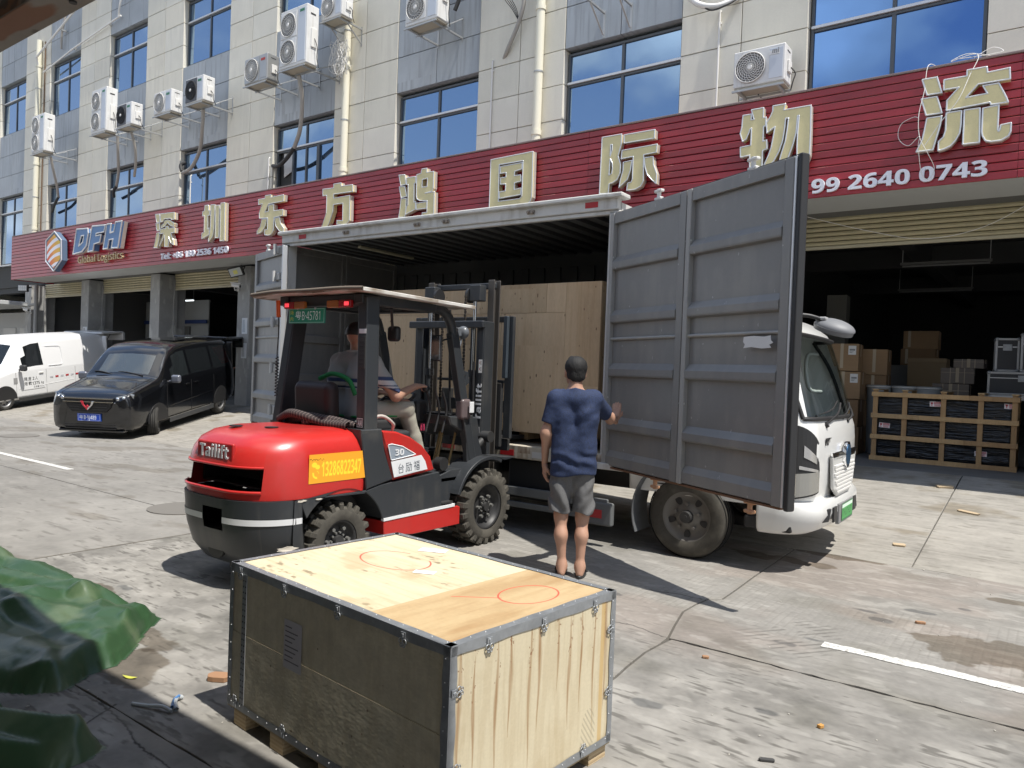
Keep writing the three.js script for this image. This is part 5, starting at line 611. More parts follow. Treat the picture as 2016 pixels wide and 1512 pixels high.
  const rimTruck = (o, rr, w) => { M('rim', new THREE.LatheGeometry([[0.06, -0.02], [0.1, -0.03], [rr * 0.55, -0.055], [rr * 0.8, -0.05], [rr * 0.93, -0.02], [rr * 1.0, -0.0], [rr * 1.02, -0.02]].map((p) => new THREE.Vector2(p[0], p[1])), 40).rotateX(Math.PI / 2), mRimG, o); M('hub', [rod([0, 0, -0.06], [0, 0, 0.035], 0.06, 0.05, 20), rod([0, 0, 0.035], [0, 0, 0.042], 0.022, 0.022, 12)], mSteelD, o); for (let k = 0; k < 5; k++) { const a = k / 5 * 6.2832 + 0.3; M('wheel_nut', rod([Math.cos(a) * 0.115, Math.sin(a) * 0.115, -0.04], [Math.cos(a) * 0.115, Math.sin(a) * 0.115, 0.0], 0.016, 0.014, 6), mRimG, o); const b = a + 0.63; M('hand_hole', new THREE.CylinderGeometry(0.028, 0.028, 0.012, 16).scale(1.0, 1, 1.5).rotateX(Math.PI / 2).applyMatrix4(new THREE.Matrix4().makeRotationZ(b + Math.PI / 2)).translate(Math.cos(b) * rr * 0.73, Math.sin(b) * rr * 0.73, -0.046), mBlackP, o); } };
  wheel(T, 'front_wheel', 2.33, 0.375, 0.85, 0.375, 0.2, 0.225, { rim: rimTruck, tyreMat: mTyreD }); wheel(T, 'front_wheel', 2.33, 0.375, -1.0, 0.375, 0.2, 0.225, { rim: rimTruck, flip: true });
  for (const z of [0.86, 0.62]) wheel(T, 'rear_wheel', -1.95, 0.375, z, 0.375, 0.2, 0.225, { rim: rimTruck, tyreMat: mTyreD }); wheel(T, 'rear_wheel', -1.95, 0.375, -1.0, 0.375, 0.2, 0.225, { rim: rimTruck, flip: true });
  const arch = (cx, a0, a1, r, z0, z1) => { const o = [], i = []; for (let k = 0; k <= 14; k++) { const a = mix(a0, a1, k / 14); o.push([cx + Math.cos(a) * r, 0.38 + Math.sin(a) * r]); i.unshift([cx + Math.cos(a) * (r - 0.012), 0.38 + Math.sin(a) * (r - 0.012)]); } return ext([...o, ...i], z1 - z0, 0.002).translate(0, 0, z0); };
  M('mudguard', arch(2.33, 1.2, 3.55, 0.52, 0.58, 0.9), mat([0.1, 0.105, 0.11], 0.55), T); M('mudguard', arch(-1.95, 0.0, 3.14, 0.5, 0.4, 0.9), mBlackP, T);
  // ---- cab
  const whiteC = paint([0.72, 0.72, 0.70], { rough: 0.3, cc: 0.7 }), cab = P('cab', T), zc = -0.12;
  const lv = (y, xf, hw, rf, bow) => ({ y, loop: rloop(xf, 1.72, hw, rf, 0.06, bow).map((p) => [p[0], p[1] + zc, p[2]]) });
  const lower = [lv(0.56, 3.32, 0.93, 0.22, 0.05), lv(0.75, 3.35, 0.95, 0.22, 0.06), lv(1.0, 3.36, 0.96, 0.22, 0.07), lv(1.1, 3.36, 0.96, 0.22, 0.07), lv(1.22, 3.355, 0.955, 0.22, 0.06), lv(1.27, 3.34, 0.945, 0.22, 0.06)];
  M('lower_body', [loft(lower).body, capY(lower[0].loop, 0.56, -1)], whiteC, cab);
  const up = [lv(1.27, 3.34, 0.945, 0.22, 0.06), lv(1.33, 3.325, 0.94, 0.22, 0.06), lv(1.8, 3.2, 0.9, 0.21, 0.05), lv(2.03, 3.12, 0.87, 0.2, 0.05), lv(2.1, 3.08, 0.86, 0.2, 0.05), lv(2.2, 2.95, 0.82, 0.2, 0.04), lv(2.25, 2.7, 0.7, 0.18, 0.03)];
  const pk = (i, k, a, b) => { const win = k >= 1 && k <= 2; if (win && (a[2] === 'f' || b[2] === 'f' || (a[2] === 'c' && Math.abs(a[1] - zc) < 0.86 && Math.abs(b[1] - zc) < 0.86))) return 'wind'; if (win && a[2] === 's' && b[2] === 's' && a[0] > 2.0 && a[0] < 2.75 && b[0] > 2.0) return 'side'; return 'body'; };
  const U = loft(up, pk); M('upper_body', [U.body, capY(up[6].loop, 2.25, 1)], whiteC, cab); add('windshield', flat(U.wind), glassClear, cab); add('side_window', flat(U.side), glassClear, cab);
  // black surround of the windshield
  { const ring = []; const pts = []; const yA = 1.46, yB = 2.06; for (const [y, s] of [[yA, 1], [yB, -1]]) { } const f0 = lower[5].loop, f1 = up[4].loop; const fr = (L, y) => L.filter((p) => p[2] === 'f' || p[2] === 'c').map((p) => [p[0] + 0.006, y, p[1]]); const bot = fr(up[1].loop, 1.315), top = fr(up[3].loop, 2.04); const cut = (a) => a.filter((p) => Math.abs(p[2] - zc) < 0.9); const B = cut(bot), Tt = cut(top); M('windshield_seal', [tube(B, 0.02, 60, 6), tube(Tt, 0.02, 60, 6), tube([B[0], [mix(B[0][0], Tt[0][0], 0.5) + 0.0, 1.76, mix(B[0][2], Tt[0][2], 0.5)], Tt[0]], 0.02, 20, 6), tube([B[B.length - 1], [mix(B[B.length - 1][0], Tt[Tt.length - 1][0], 0.5), 1.76, mix(B[B.length - 1][2], Tt[Tt.length - 1][2], 0.5)], Tt[Tt.length - 1]], 0.02, 20, 6)], mBlackP, cab); }
  M('roof_deflector', ext([[1.75, 2.25], [2.6, 2.25], [2.3, 2.45], [1.95, 2.58], [1.75, 2.6]], 1.3, 0.04, [], 3).translate(0, 0, zc - 0.65), whiteC, cab);
  // interior seen through the glass
  M('dashboard', [ext([[2.62, 1.1], [3.1, 1.1], [3.12, 1.4], [2.95, 1.42], [2.75, 1.3]], 1.6, 0.02).translate(0, -0.16, zc - 0.8)], mat([0.07, 0.07, 0.07], 0.8), cab); M('seat', [rb(0.5, 0.14, 0.5, 0.05, 2.2, 1.0, 0.35), rb(0.14, 0.75, 0.5, 0.05, 1.95, 1.4, 0.35), rb(0.5, 0.14, 0.5, 0.05, 2.2, 1.0, -0.6), rb(0.14, 0.75, 0.5, 0.05, 1.95, 1.4, -0.6)], mat([0.06, 0.065, 0.07], 0.85), cab); M('cab_floor', bb(1.75, 0.6, zc - 0.88, 3.1, 0.64, zc + 0.88), mSteelD, cab);
  M('grab_handle', tube([[2.98, 1.92, zc - 0.83], [2.9, 1.9, zc - 0.74], [2.9, 1.7, zc - 0.72], [2.94, 1.55, zc - 0.75], [3.03, 1.53, zc - 0.85]], 0.02, 30, 8), mat([0.42, 0.42, 0.4], 0.6), cab); M('steering_wheel', new THREE.TorusGeometry(0.21, 0.016, 8, 30).rotateY(Math.PI / 2).applyMatrix4(new THREE.Matrix4().makeRotationZ(-0.6)).translate(2.62, 1.38, -0.6), mBlackP, cab);
  M('dash_clutter', [rb(0.2, 0.07, 0.24, 0.03, 2.98, 1.3, 0.45), rb(0.14, 0.05, 0.16, 0.02, 3.0, 1.29, 0.2)], mat([0.62, 0.68, 0.68], 0.7), cab); M('dash_cloth', [rb(0.16, 0.06, 0.2, 0.02, 2.98, 1.29, 0.02)], mat([0.2, 0.06, 0.05], 0.8), cab);
  // wipers
  M('wiper', [tube([[3.38, 1.43, 0.4], [3.4, 1.47, 0.25], [3.4, 1.52, 0.02], [3.37, 1.6, -0.2]], 0.011, 24, 6), tube([[3.33, 1.5, 0.55], [3.38, 1.55, 0.2], [3.37, 1.62, -0.05]], 0.008, 20, 6), rod([3.36, 1.4, 0.42], [3.4, 1.43, 0.42], 0.025)], mBlackP, cab).position.y = -0.16; M('wiper', [tube([[3.4, 1.43, -0.4], [3.41, 1.49, -0.55], [3.33, 1.58, -0.8]], 0.011, 24, 6), tube([[3.4, 1.46, -0.2], [3.39, 1.55, -0.5], [3.34, 1.6, -0.75]], 0.008, 20, 6)], mBlackP, cab).position.y = -0.16;
  // door seam and front quarter panel
  M('door_seam', [rbb(2.95, 0.6, zc + 0.952, 2.962, 1.4, zc + 0.967, 0.002), rbb(2.0, 0.64, zc + 0.952, 2.95, 0.65, zc + 0.967, 0.002)], mBlackP, cab);
  // headlights wrap the corners
  for (const s of [1, -1]) {
    const h = P('headlight', cab, [0, 0, zc]); const cor = (a, y, r = 0) => { const xf = 3.36, rf = 0.22, hw = 0.96; const px = xf - rf + (rf + r) * Math.sin(a), pz = hw - rf + (rf + r) * Math.cos(a); return V(px + 0.05 * (1 - Math.pow(pz / hw, 2)), y, pz * s); };
    const grid = (a0, a1, fy0, fy1, r) => { const g = [], n = 10, m_ = 10; const pos = []; for (let i = 0; i <= n; i++) for (let j = 0; j <= m_; j++) { const t = i / n, a = mix(a0, a1, t), y = mix(fy0(t), fy1(t), j / m_); pos.push(cor(a, y, r)); } const P_ = []; for (let i = 0; i < n; i++) for (let j = 0; j < m_; j++) { const q = [pos[i * (m_ + 1) + j], pos[(i + 1) * (m_ + 1) + j], pos[(i + 1) * (m_ + 1) + j + 1], pos[i * (m_ + 1) + j + 1]]; for (const k of [0, 1, 2, 0, 2, 3]) P_.push(q[k].x, q[k].y, q[k].z); } const b = new THREE.BufferGeometry(); b.setAttribute('position', new THREE.Float32BufferAttribute(P_, 3)); b.computeVertexNormals(); return b; };
    M('housing', grid(0.25, 1.75, (t) => 0.64 + 0.06 * t, (t) => 1.27 - 0.22 * t * t, 0.006), mBlackP, h);
    M('lens', grid(0.4, 1.6, (t) => 0.66 + 0.05 * t, (t) => 0.86 + 0.02 * t, 0.012), mat([0.42, 0.42, 0.4], 0.15, { metalness: 0.7 }), h);
    M('reflector', [grid(0.75, 1.35, (t) => 1.0 - 0.06 * t, (t) => 1.1 - 0.1 * t, 0.012), grid(0.6, 1.5, (t) => 0.9 - 0.03 * t, (t) => 0.93 - 0.04 * t, 0.012)], mChrome, h);
    M('indicator', [grid(0.3, 0.5, () => 0.68, () => 0.86, 0.014)], mat([0.6, 0.55, 0.45], 0.3), h);
  }
  // grille, emblem, lettering
  const gr = P('grille', cab); M('surround', [ext([[-0.5, 0.98], [0.5, 0.98], [0.42, 0.7], [0.25, 0.62], [-0.25, 0.62], [-0.42, 0.7]], 0.015, 0.006).rotateY(Math.PI / 2).translate(3.425, 0, zc)], mat([0.55, 0.55, 0.53], 0.4), gr);
  { const g = []; for (let i = 0; i < 22; i++) for (let j = 0; j < 8; j++) { const z = -0.4 + i * 0.038, y = 0.66 + j * 0.034; if (Math.abs(z) < 0.47 - (0.94 - y) * 0.6) g.push(rb(0.014, 0.02, 0.024, 0.003, 3.452, y, z + zc + (j % 2) * 0.019, 1)); } M('mesh_cell', g, mWhiteP, gr); M('chrome_bar', [ext([[-0.52, 1.02], [0.52, 1.02], [0.46, 0.95], [-0.46, 0.95]], 0.012, 0.004).rotateY(Math.PI / 2).translate(3.43, 0, zc)], mChrome, gr); }
  M('emblem', [new THREE.CylinderGeometry(0.11, 0.11, 0.03, 30).rotateZ(Math.PI / 2).scale(1, 1.1, 1).translate(3.46, 0.98, zc)], mChrome, cab); M('emblem_disc', new THREE.CylinderGeometry(0.085, 0.085, 0.032, 30).rotateZ(Math.PI / 2).scale(1, 1.1, 1).translate(3.464, 0.98, zc), mat([0.05, 0.12, 0.22], 0.3, { metalness: 0.6 }), cab);
  M('lettering', text('FOTON', 0.062, 0.006, 'sans_bold', 0.3).rotateY(Math.PI / 2).translate(3.405, 1.09, zc + 0.62), mBlackP, cab);
  // bumper with fog lamps and plate
  const bl = (y, xf, hw, r) => ({ y, loop: rloop(xf, 2.95, hw, r, 0.03, 0.06).map((p) => [p[0], p[1] + zc, p[2]]) }); const bu = [bl(0.34, 3.28, 0.95, 0.26), bl(0.38, 3.36, 0.985, 0.28), bl(0.5, 3.41, 1.0, 0.28), bl(0.58, 3.4, 1.0, 0.28), bl(0.62, 3.37, 0.99, 0.27)];
  const bp = P('bumper', T); M('shell', [loft(bu).body, capY(bu[0].loop, 0.34, -1), capY(bu[4].loop, 0.62, 1)], whiteC, bp); M('gap_shadow_strip', [loft([{ y: 0.645, loop: rloop(3.27, 2.9, 0.94, 0.22, 0.05, 0.05).map((p) => [p[0], p[1] + zc, p[2]]) }, { y: 0.7, loop: rloop(3.27, 2.9, 0.94, 0.22, 0.05, 0.05).map((p) => [p[0], p[1] + zc, p[2]]) }]).body], mBlackP, bp);
  for (const s of [1, -1]) { M('fog_lamp', [ext([[-0.11, 0.43], [0.09, 0.44], [0.12, 0.55], [-0.06, 0.55]], 0.03, 0.006).rotateY(Math.PI / 2 - s * 0.45).translate(3.385, 0, zc + s * 0.66)], mBlackP, bp); M('air_slot', rbb(3.455, 0.42, zc + s * 0.42 - 0.06, 3.472, 0.55, zc + s * 0.42 + 0.06, 0.004), mBlackP, bp); }
  M('plate_recess', rbb(3.445, 0.38, zc - 0.3, 3.477, 0.56, zc + 0.3, 0.006), mat([0.2, 0.2, 0.2], 0.6), bp);
  { const t = plateTex('#3f9a4e', '#123', (c) => { c.fillStyle = '#d8efdc'; c.fillRect(8, 8, 424, 30); c.fillStyle = '#0d1a12'; for (let i = 0; i < 7; i++) { c.fillRect(44 + i * 52, 52, 8, 58); c.fillRect(44 + i * 52, 52 + (i % 3) * 24, 30, 8); } }); const g = flat(new THREE.PlaneGeometry(0.46, 0.15)).rotateY(Math.PI / 2); const pl = add('license_plate', g, mat([1, 1, 1], 0.45, { map: t }), bp); pl.position.set(3.482, 0.475, zc - 0.02); }
  M('step', [rbb(2.84, 0.36, 0.55, 3.24, 0.47, 0.84, 0.02), rbb(2.86, 0.468, 0.6, 3.2, 0.48, 0.83, 0.004)], mBlackP, T);
  // convex mirror on its arm
  const mi = P('mirror', cab); M('arm', [tube([[2.7, 2.16, 0.7], [2.95, 2.2, 0.66], [3.2, 2.2, 0.55], [3.32, 2.17, 0.48]], 0.018, 24, 8)], mBlackP, mi); { const g = new THREE.SphereGeometry(0.13, 28, 18, 0, 6.2832, 0, Math.PI / 2).scale(1.3, 0.55, 1).rotateX(0.25).rotateZ(-0.3).translate(3.42, 2.1, 0.42); M('shell', [g, new THREE.CylinderGeometry(0.13, 0.125, 0.04, 28).scale(1.3, 1, 1).rotateX(0.25).rotateZ(-0.3).translate(3.41, 2.085, 0.42)], mat([0.16, 0.165, 0.175], 0.55), mi); M('clamp', rb(0.09, 0.03, 0.08, 0.01, 3.32, 2.175, 0.46), mat([0.4, 0.4, 0.4], 0.5), mi); }
}

// ================================================================ red forklift, facing -Z
{
  const F = G('forklift', 'red and charcoal forklift lifting the plywood crate into the truck', 'forklift', [-4.85, 0, 7.35], 0);
  const redT = dirtTex([0.52, 0.022, 0.018], [0.3, 0.05, 0.04], 901, 0.25), chT = dirtTex([0.032, 0.036, 0.041], [0.085, 0.082, 0.075], 921, 0.55, 0.0);
  const mRed = mat([1, 1, 1], 0.36, { map: redT, T: 1.5, clearcoat: 0.5, clearcoatRoughness: 0.18 }), mCh = mat([1, 1, 1], 0.48, { map: chT, T: 1.1, clearcoat: 0.2, clearcoatRoughness: 0.3 }), mChip = mat([0.6, 0.55, 0.47], 0.8), mWh = mat([0.72, 0.73, 0.74], 0.5);
  const L2 = (g) => g.rotateY(-Math.PI / 2);     // loft frame (length, width) to (x, z)
  const lv = (y, xf, xb, hw, rf, rk = 0.05) => ({ y, loop: rloop(xf, xb, hw, rf, rk, 0.03, 12, 16) });
  // ---- counterweight: red hood over charcoal casting
  const cw = P('counterweight', F);
  const up = [lv(0.66, 1.6, 0.64, 0.555, 0.36), lv(0.715, 1.605, 0.64, 0.558, 0.36), lv(0.885, 1.585, 0.64, 0.555, 0.36), lv(0.98, 1.56, 0.64, 0.545, 0.36), lv(1.05, 1.51, 0.64, 0.52, 0.34), lv(1.1, 1.43, 0.64, 0.47, 0.32), lv(1.125, 1.32, 0.65, 0.4, 0.28), lv(1.135, 1.1, 0.66, 0.3, 0.2)];
  const slot = (i, k, a, b) => (k === 1 && a[0] > 1.3 && b[0] > 1.3 && a[1] > -0.47 && a[1] < 0.5 && b[1] > -0.47 && b[1] < 0.5) ? null : 'body';
  M('hood', [L2(loft(up, slot).body), L2(capY(up[7].loop, 1.135, 1))], mRed, cw);
  M('vent_cavity', [bb(-0.47, 0.7, 1.12, 0.47, 0.9, 1.15), bb(-0.44, 0.7, 1.15, 0.44, 0.714, 1.38), bb(-0.44, 0.886, 1.15, 0.44, 0.9, 1.36), bb(-0.47, 0.7, 1.15, -0.45, 0.9, 1.38), bb(0.45, 0.7, 1.15, 0.47, 0.9, 1.38)], mBlackP, cw);
  M('vent_lip', [tube(up[1].loop.filter((p) => p[0] > 1.3 && Math.abs(p[1]) < 0.48).map((p) => [-p[1], 0.715, p[0]]), 0.012, 40, 6), tube(up[2].loop.filter((p) => p[0] > 1.3 && Math.abs(p[1]) < 0.48).map((p) => [-p[1], 0.885, p[0]]), 0.01, 40, 6)], mRed, cw);
  const lo = [lv(0.13, 1.38, 1.2, 0.42, 0.3), lv(0.17, 1.47, 1.22, 0.49, 0.34), lv(0.28, 1.55, 1.25, 0.54, 0.36), lv(0.43, 1.59, 1.27, 0.562, 0.36), lv(0.5, 1.6, 1.27, 0.565, 0.36), lv(0.585, 1.605, 1.27, 0.568, 0.36), lv(0.657, 1.612, 1.27, 0.57, 0.36)];
  const notch = (i, k, a, b) => (k >= 3 && k <= 4 && a[2] === 'f' && b[2] === 'f' && Math.abs(a[1] + 0.05) < 0.11) ? null : 'body';
  M('casting', [L2(loft(lo, notch).body), L2(capY(lo[0].loop, 0.13, -1)), L2(capY(lo[6].loop, 0.657, 1))], mCh, cw);
  M('tow_recess', [bb(-0.12, 0.42, 1.3, 0.22, 0.6, 1.33), bb(-0.1, 0.42, 1.33, 0.2, 0.43, 1.58)], mBlackP, cw);
  M('oval_recess', [new THREE.CylinderGeometry(0.055, 0.055, 0.02, 24).rotateX(Math.PI / 2).scale(1.7, 1, 1).translate(0.03, 0.265, 1.562)], mBlackP, cw); M('foot_recess', rb(0.12, 0.05, 0.06, 0.01, 0.16, 0.165, 1.475), mBlackP, cw);
  { const band = [lv(0.487, 1.603, 1.27, 0.568, 0.36), lv(0.53, 1.605, 1.27, 0.57, 0.36)]; const lb = loft(band, (i, k, a, b) => a[0] > 1.18 && b[0] > 1.18 && a[2] !== 's' ? (a[1] < -0.16 ? 'L' : a[1] > 0.07 ? 'R' : null) : null); for (const k of ['L', 'R']) M('reflective_band', L2(lb[k]), mWh, cw); }
  { const r = rng(17), g = []; for (const [z, y, w, h] of [[1.26, 0.648, 0.1, 0.012], [1.1, 0.645, 0.06, 0.01], [1.35, 0.32, 0.13, 0.03], [1.28, 0.3, 0.07, 0.02], [1.46, 0.6, 0.02, 0.05]]) { const a = []; for (let i = 0; i < 12; i++) { const t = i / 12 * 6.2832; a.push([z + Math.cos(t) * w * (0.35 + 0.3 * r()), y + Math.sin(t) * h * (0.35 + 0.35 * r())]); } g.push([a, z]); }
    const sideX = (z) => z < 1.25 ? 0.566 : 0.2 + 0.366 * Math.sqrt(Math.max(0, 1 - Math.pow((z - 1.235) / 0.366, 2))) + 0.004; for (const [a, z] of g) { const ge = extX(a, 0, 0.004); const p = ge.attributes.position; for (let i = 0; i < p.count; i++) p.setX(i, p.getX(i) + sideX(p.getZ(i))); ge.computeVertexNormals(); M('paint_chip', ge, mChip, cw); } }
  // raised maker's plate
  M('name_plate', rb(0.44, 0.14, 0.03, 0.014, 0.02, 0.972, 1.585, 3).applyMatrix4(new THREE.Matrix4()), mat([0.4, 0.015, 0.014], 0.4), cw);
  M('lettering', text('Tailift', 0.088, 0.006, 'sans_bold', 0.35, 0).translate(-0.155, 0.932, 1.602), mWh, cw);
  M('hood_pad', [rod([-0.12, 1.134, 1.34], [-0.12, 1.14, 1.34], 0.05), rod([0.12, 1.134, 1.2], [0.12, 1.14, 1.2], 0.05)], mBlackP, cw);
  { const t = canvasTex(512, 200, (c, w, h) => { c.fillStyle = '#f0a52c'; c.fillRect(0, 0, w, h); c.fillStyle = '#ffd93a'; c.strokeStyle = '#ffd93a'; c.save(); c.translate(104, 158); c.scale(0.64, 1.55); c.font = 'bold 92px sans-serif'; c.fillText('13286822347', 0, 0); c.restore(); c.beginPath(); c.ellipse(45, 72, 22, 18, 0, 0, 7); c.ellipse(72, 88, 20, 16, 0, 0, 7); c.fill(); c.lineWidth = 14; c.beginPath(); c.arc(66, 132, 30, 1.4, 3.4); c.stroke(); c.lineWidth = 4; c.beginPath(); c.arc(62, 138, 22, -1.4, -0.1); c.stroke(); c.strokeStyle = '#2c2416'; c.lineWidth = 4; for (let i = 0; i < 9; i++) { c.beginPath(); c.moveTo(6 + i * 14, 34 + (i * 7) % 14); c.lineTo(20 + i * 13, 30 + (i * 11) % 16); c.stroke(); } });
    const g = flat(new THREE.PlaneGeometry(0.55, 0.21)).rotateY(Math.PI / 2).rotateX(0.0); const o = add('phone_sticker', g, mat([1, 1, 1], 0.4, { map: t }), cw); o.position.set(0.5605, 0.865, 0.92); }
  // ---- side frame and steps
  const arc = (cz, cy, r, a0, a1, n = 14) => { const o = []; for (let i = 0; i <= n; i++) { const a = mix(a0, a1, i / n); o.push([cz + Math.cos(a) * r, cy + Math.sin(a) * r]); } return o; };
  for (const s of [1, -1]) {
    const X = (a, b) => s > 0 ? [a, b] : [-b, -a];
    M('side_frame', extX([[0.645, 0.657], [0.48, 0.69], [-0.2, 0.73], [-0.24, 0.66], [-0.25, 0.43], [0.43, 0.415], ...arc(0.86, 0.27, 0.43, 2.8, 2.02)], ...X(0.3, 0.56), 0.006), mCh, F);
    M('wheel_arch', extX([[0.65, 0.657], [1.27, 0.657], ...arc(0.86, 0.27, 0.42, 0.62, 2.1)], ...X(0.36, 0.563), 0.004), mCh, F);
    M('stripe', extX([[0.445, 0.413], [-0.42, 0.43], [-0.42, 0.405], [0.445, 0.39]], ...X(0.535, 0.565)), mWh, F);
    M('step_panel', extX([[0.44, 0.388], [-0.47, 0.403], [-0.5, 0.39], [-0.5, 0.235], [0.1, 0.235], [0.43, 0.28]], ...X(0.3, 0.56), 0.006), mRed, F);
    M('side_cover', extX([[0.5, 1.115], [0.33, 1.1], [0.17, 1.05], [0.02, 0.97], [-0.09, 0.87], [-0.14, 0.75], [0.35, 0.71]], ...X(0.36, 0.562), 0.014), mRed, F);
    M('front_fender', extX([...arc(-0.86, 0.355, 0.465, 0.35, 2.0, 18), ...arc(-0.86, 0.355, 0.435, 2.0, 0.35, 18)], ...X(0.34, 0.6), 0.003), mCh, F);
    M('fender_web', extX([[-0.26, 0.42], [-0.26, 0.68], [-0.42, 0.72], ...arc(-0.86, 0.355, 0.45, 0.95, 0.2, 8)], ...X(0.3, 0.5), 0.004), mCh, F);
    M('fender_tip', extX([[-0.95, 0.815], [-1.12, 0.8], [-1.28, 0.79], [-1.1, 0.77]], ...X(0.34, 0.6), 0.003), mCh, F);
    M('step_plate', bb(...(s > 0 ? [0.36, 0.44, -0.4] : [-0.56, 0.44, -0.4]), ...(s > 0 ? [0.56, 0.455, -0.25] : [-0.36, 0.455, -0.25])), mSteelD, F);
  }
  // side badge: grey fin and white name panel
  { const g1 = extX([[0.44, 1.0], [0.4, 1.005], [0.28, 0.98], [0.12, 0.905], [0.4, 0.875]], 0.576, 0.579), g2 = extX([[0.4, 0.865], [0.05, 0.895], [0.0, 0.84], [-0.03, 0.77], [0.36, 0.735]], 0.576, 0.579); M('badge_fin', g1, mat([0.25, 0.29, 0.34], 0.5), F); M('badge_panel', g2, mWh, F); M('badge_outline', [[[0.44, 1.0], [0.4, 1.005], [0.28, 0.98], [0.12, 0.905], [0.4, 0.875], [0.44, 1.0]]].map((p) => tube(p.map((q) => [0.579, q[1], q[0]]), 0.005, 60, 5, false, 0)), mWh, F);
    M('lettering', text('30', 0.05, 0.003, 'sans_bold', 0.1).rotateY(Math.PI / 2).translate(0.58, 0.91, 0.36), mWh, F);
    const t = canvasTex(384, 128, (c, w, h) => { c.fillStyle = '#d9dbdd'; c.fillRect(0, 0, w, h); c.strokeStyle = '#39424b'; const hz = { tai: [[[.4, .02], [.12, .42], [.85, .38]], [[.68, .16], [.9, .44]], [[.2, .56], [.8, .56], [.8, .95], [.2, .95], [.2, .56]]], li: [[[.08, .08], [.55, .08]], [[.1, .08], [.1, .6], [.02, .95]], [[.2, .3], [.55, .3]], [[.34, .3], [.3, .7], [.16, .95]], [[.34, .52], [.52, .52], [.48, .92], [.38, .9]], [[.58, .28], [.96, .28], [.9, .92], [.78, .9]], [[.74, .05], [.72, .5], [.58, .95]]], fu: [[[.2, .02], [.26, .12]], [[.05, .2], [.38, .2], [.08, .6]], [[.24, .42], [.24, .96]], [[.26, .46], [.4, .6]], [[.48, .08], [.96, .08]], [[.54, .22], [.9, .22], [.9, .44], [.54, .44], [.54, .22]], [[.5, .56], [.94, .56], [.94, .96], [.5, .96], [.5, .56]], [[.72, .56], [.72, .96]], [[.5, .76], [.94, .76]]] }; hanziStrokes(c, hz.tai, 16, 18, 95, 8); hanziStrokes(c, hz.li, 136, 18, 95, 8); hanziStrokes(c, hz.fu, 258, 18, 95, 8); });
    const o = add('badge_print', flat(new THREE.PlaneGeometry(0.29, 0.105).applyMatrix4(new THREE.Matrix4().makeRotationZ(0.06)).rotateY(Math.PI / 2)), mat([1, 1, 1], 0.5, { map: t }), F); o.position.set(0.5798, 0.808, 0.19); }
  // ---- body floor, seat base, dash
  M('seat_base', [rbb(-0.42, 0.6, -0.05, 0.36, 1.08, 0.65, 0.03)], mCh, F); M('floor_plate', rbb(-0.5, 0.62, -0.85, 0.5, 0.66, -0.05, 0.006), mSteelD, F); M('front_bulkhead', [rbb(-0.5, 0.3, -0.95, 0.5, 0.66, -0.84, 0.01)], mCh, F);
  M('dashboard', [extX([[-0.42, 1.2], [-0.83, 1.18], [-0.88, 1.0], [-0.8, 0.98], [-0.45, 1.12]], -0.5, 0.46, 0.012)], mCh, F); M('dash_tray', [rbb(0.05, 1.2, -0.72, 0.4, 1.215, -0.5, 0.006), rod([0.3, 1.205, -0.62], [0.3, 1.22, -0.62], 0.05)], mBlackP, F); M('hydraulic_linkage', [rod([0.3, 0.66, -0.6], [0.32, 1.1, -0.7], 0.012), rod([0.2, 0.66, -0.55], [0.2, 1.1, -0.65], 0.012), rod([0.1, 0.66, -0.62], [0.12, 1.1, -0.72], 0.016)], mat([0.3, 0.22, 0.1], 0.5, { metalness: 0.5 }), F);
  // seat
  const seat = P('seat', F); M('backrest', [rb(0.47, 0.44, 0.14, 0.07, -0.06, 1.3, 0.56, 4).applyMatrix4(new THREE.Matrix4().makeRotationX(0.06))], mat([0.028, 0.02, 0.02], 0.55), seat); M('cushion', [rb(0.5, 0.13, 0.5, 0.05, -0.04, 1.12, 0.22, 3)], mat([0.03, 0.03, 0.031], 0.6), seat); M('green_cover', [tube([[-0.2, 1.5, 0.5], [-0.05, 1.545, 0.49], [0.12, 1.5, 0.47], [0.19, 1.38, 0.45]], 0.02, 30, 10), rb(0.42, 0.02, 0.46, 0.01, 0.0, 1.195, 0.2)], mat([0.02, 0.22, 0.06], 0.7), seat);
  // steering and controls
  const st = P('steering', F); M('column', [rod([0.02, 0.9, -0.55], [0.02, 1.3, -0.28], 0.035), rb(0.16, 0.22, 0.16, 0.05, 0.06, 1.22, -0.42, 3)], mBlackP, st); M('wheel', [new THREE.TorusGeometry(0.16, 0.016, 10, 36).rotateX(Math.PI / 2 + 0.0).applyMatrix4(new THREE.Matrix4().makeRotationX(0.45)).translate(0.02, 1.33, -0.2), rod([-0.12, 1.33, -0.2], [0.16, 1.33, -0.2], 0.012), rod([0.02, 1.33, -0.2], [0.02, 1.28, -0.32], 0.014)], mBlackP, st); M('knob', [new THREE.SphereGeometry(0.035, 14, 10).translate(0.26, 1.44, -0.32)], mBlackP, st);
  for (const [x, z] of [[0.26, -0.36], [0.33, -0.4], [0.4, -0.42]]) M('lever', tube([[x, 1.05, z + 0.02], [x, 1.25, z - 0.03], [x, 1.42, z + 0.03]], 0.011, 16, 7), mBlackP, F); M('pedal', [rb(0.1, 0.02, 0.14, 0.01, 0.28, 0.72, -0.6).rotateX(0.0)], mSteelD, F);
  // ---- overhead guard
  const og = P('overhead_guard', F); const pil = (a, b, w, d, n = 'pillar') => M(n, bar(a, b, w, d, [1, 0, 0], 0.012), mCh, og);
  pil([0.5, 1.1, 0.6], [0.5, 2.16, 0.62], 0.1, 0.14); pil([-0.5, 1.1, 0.64], [-0.5, 2.16, 0.5], 0.1, 0.15);
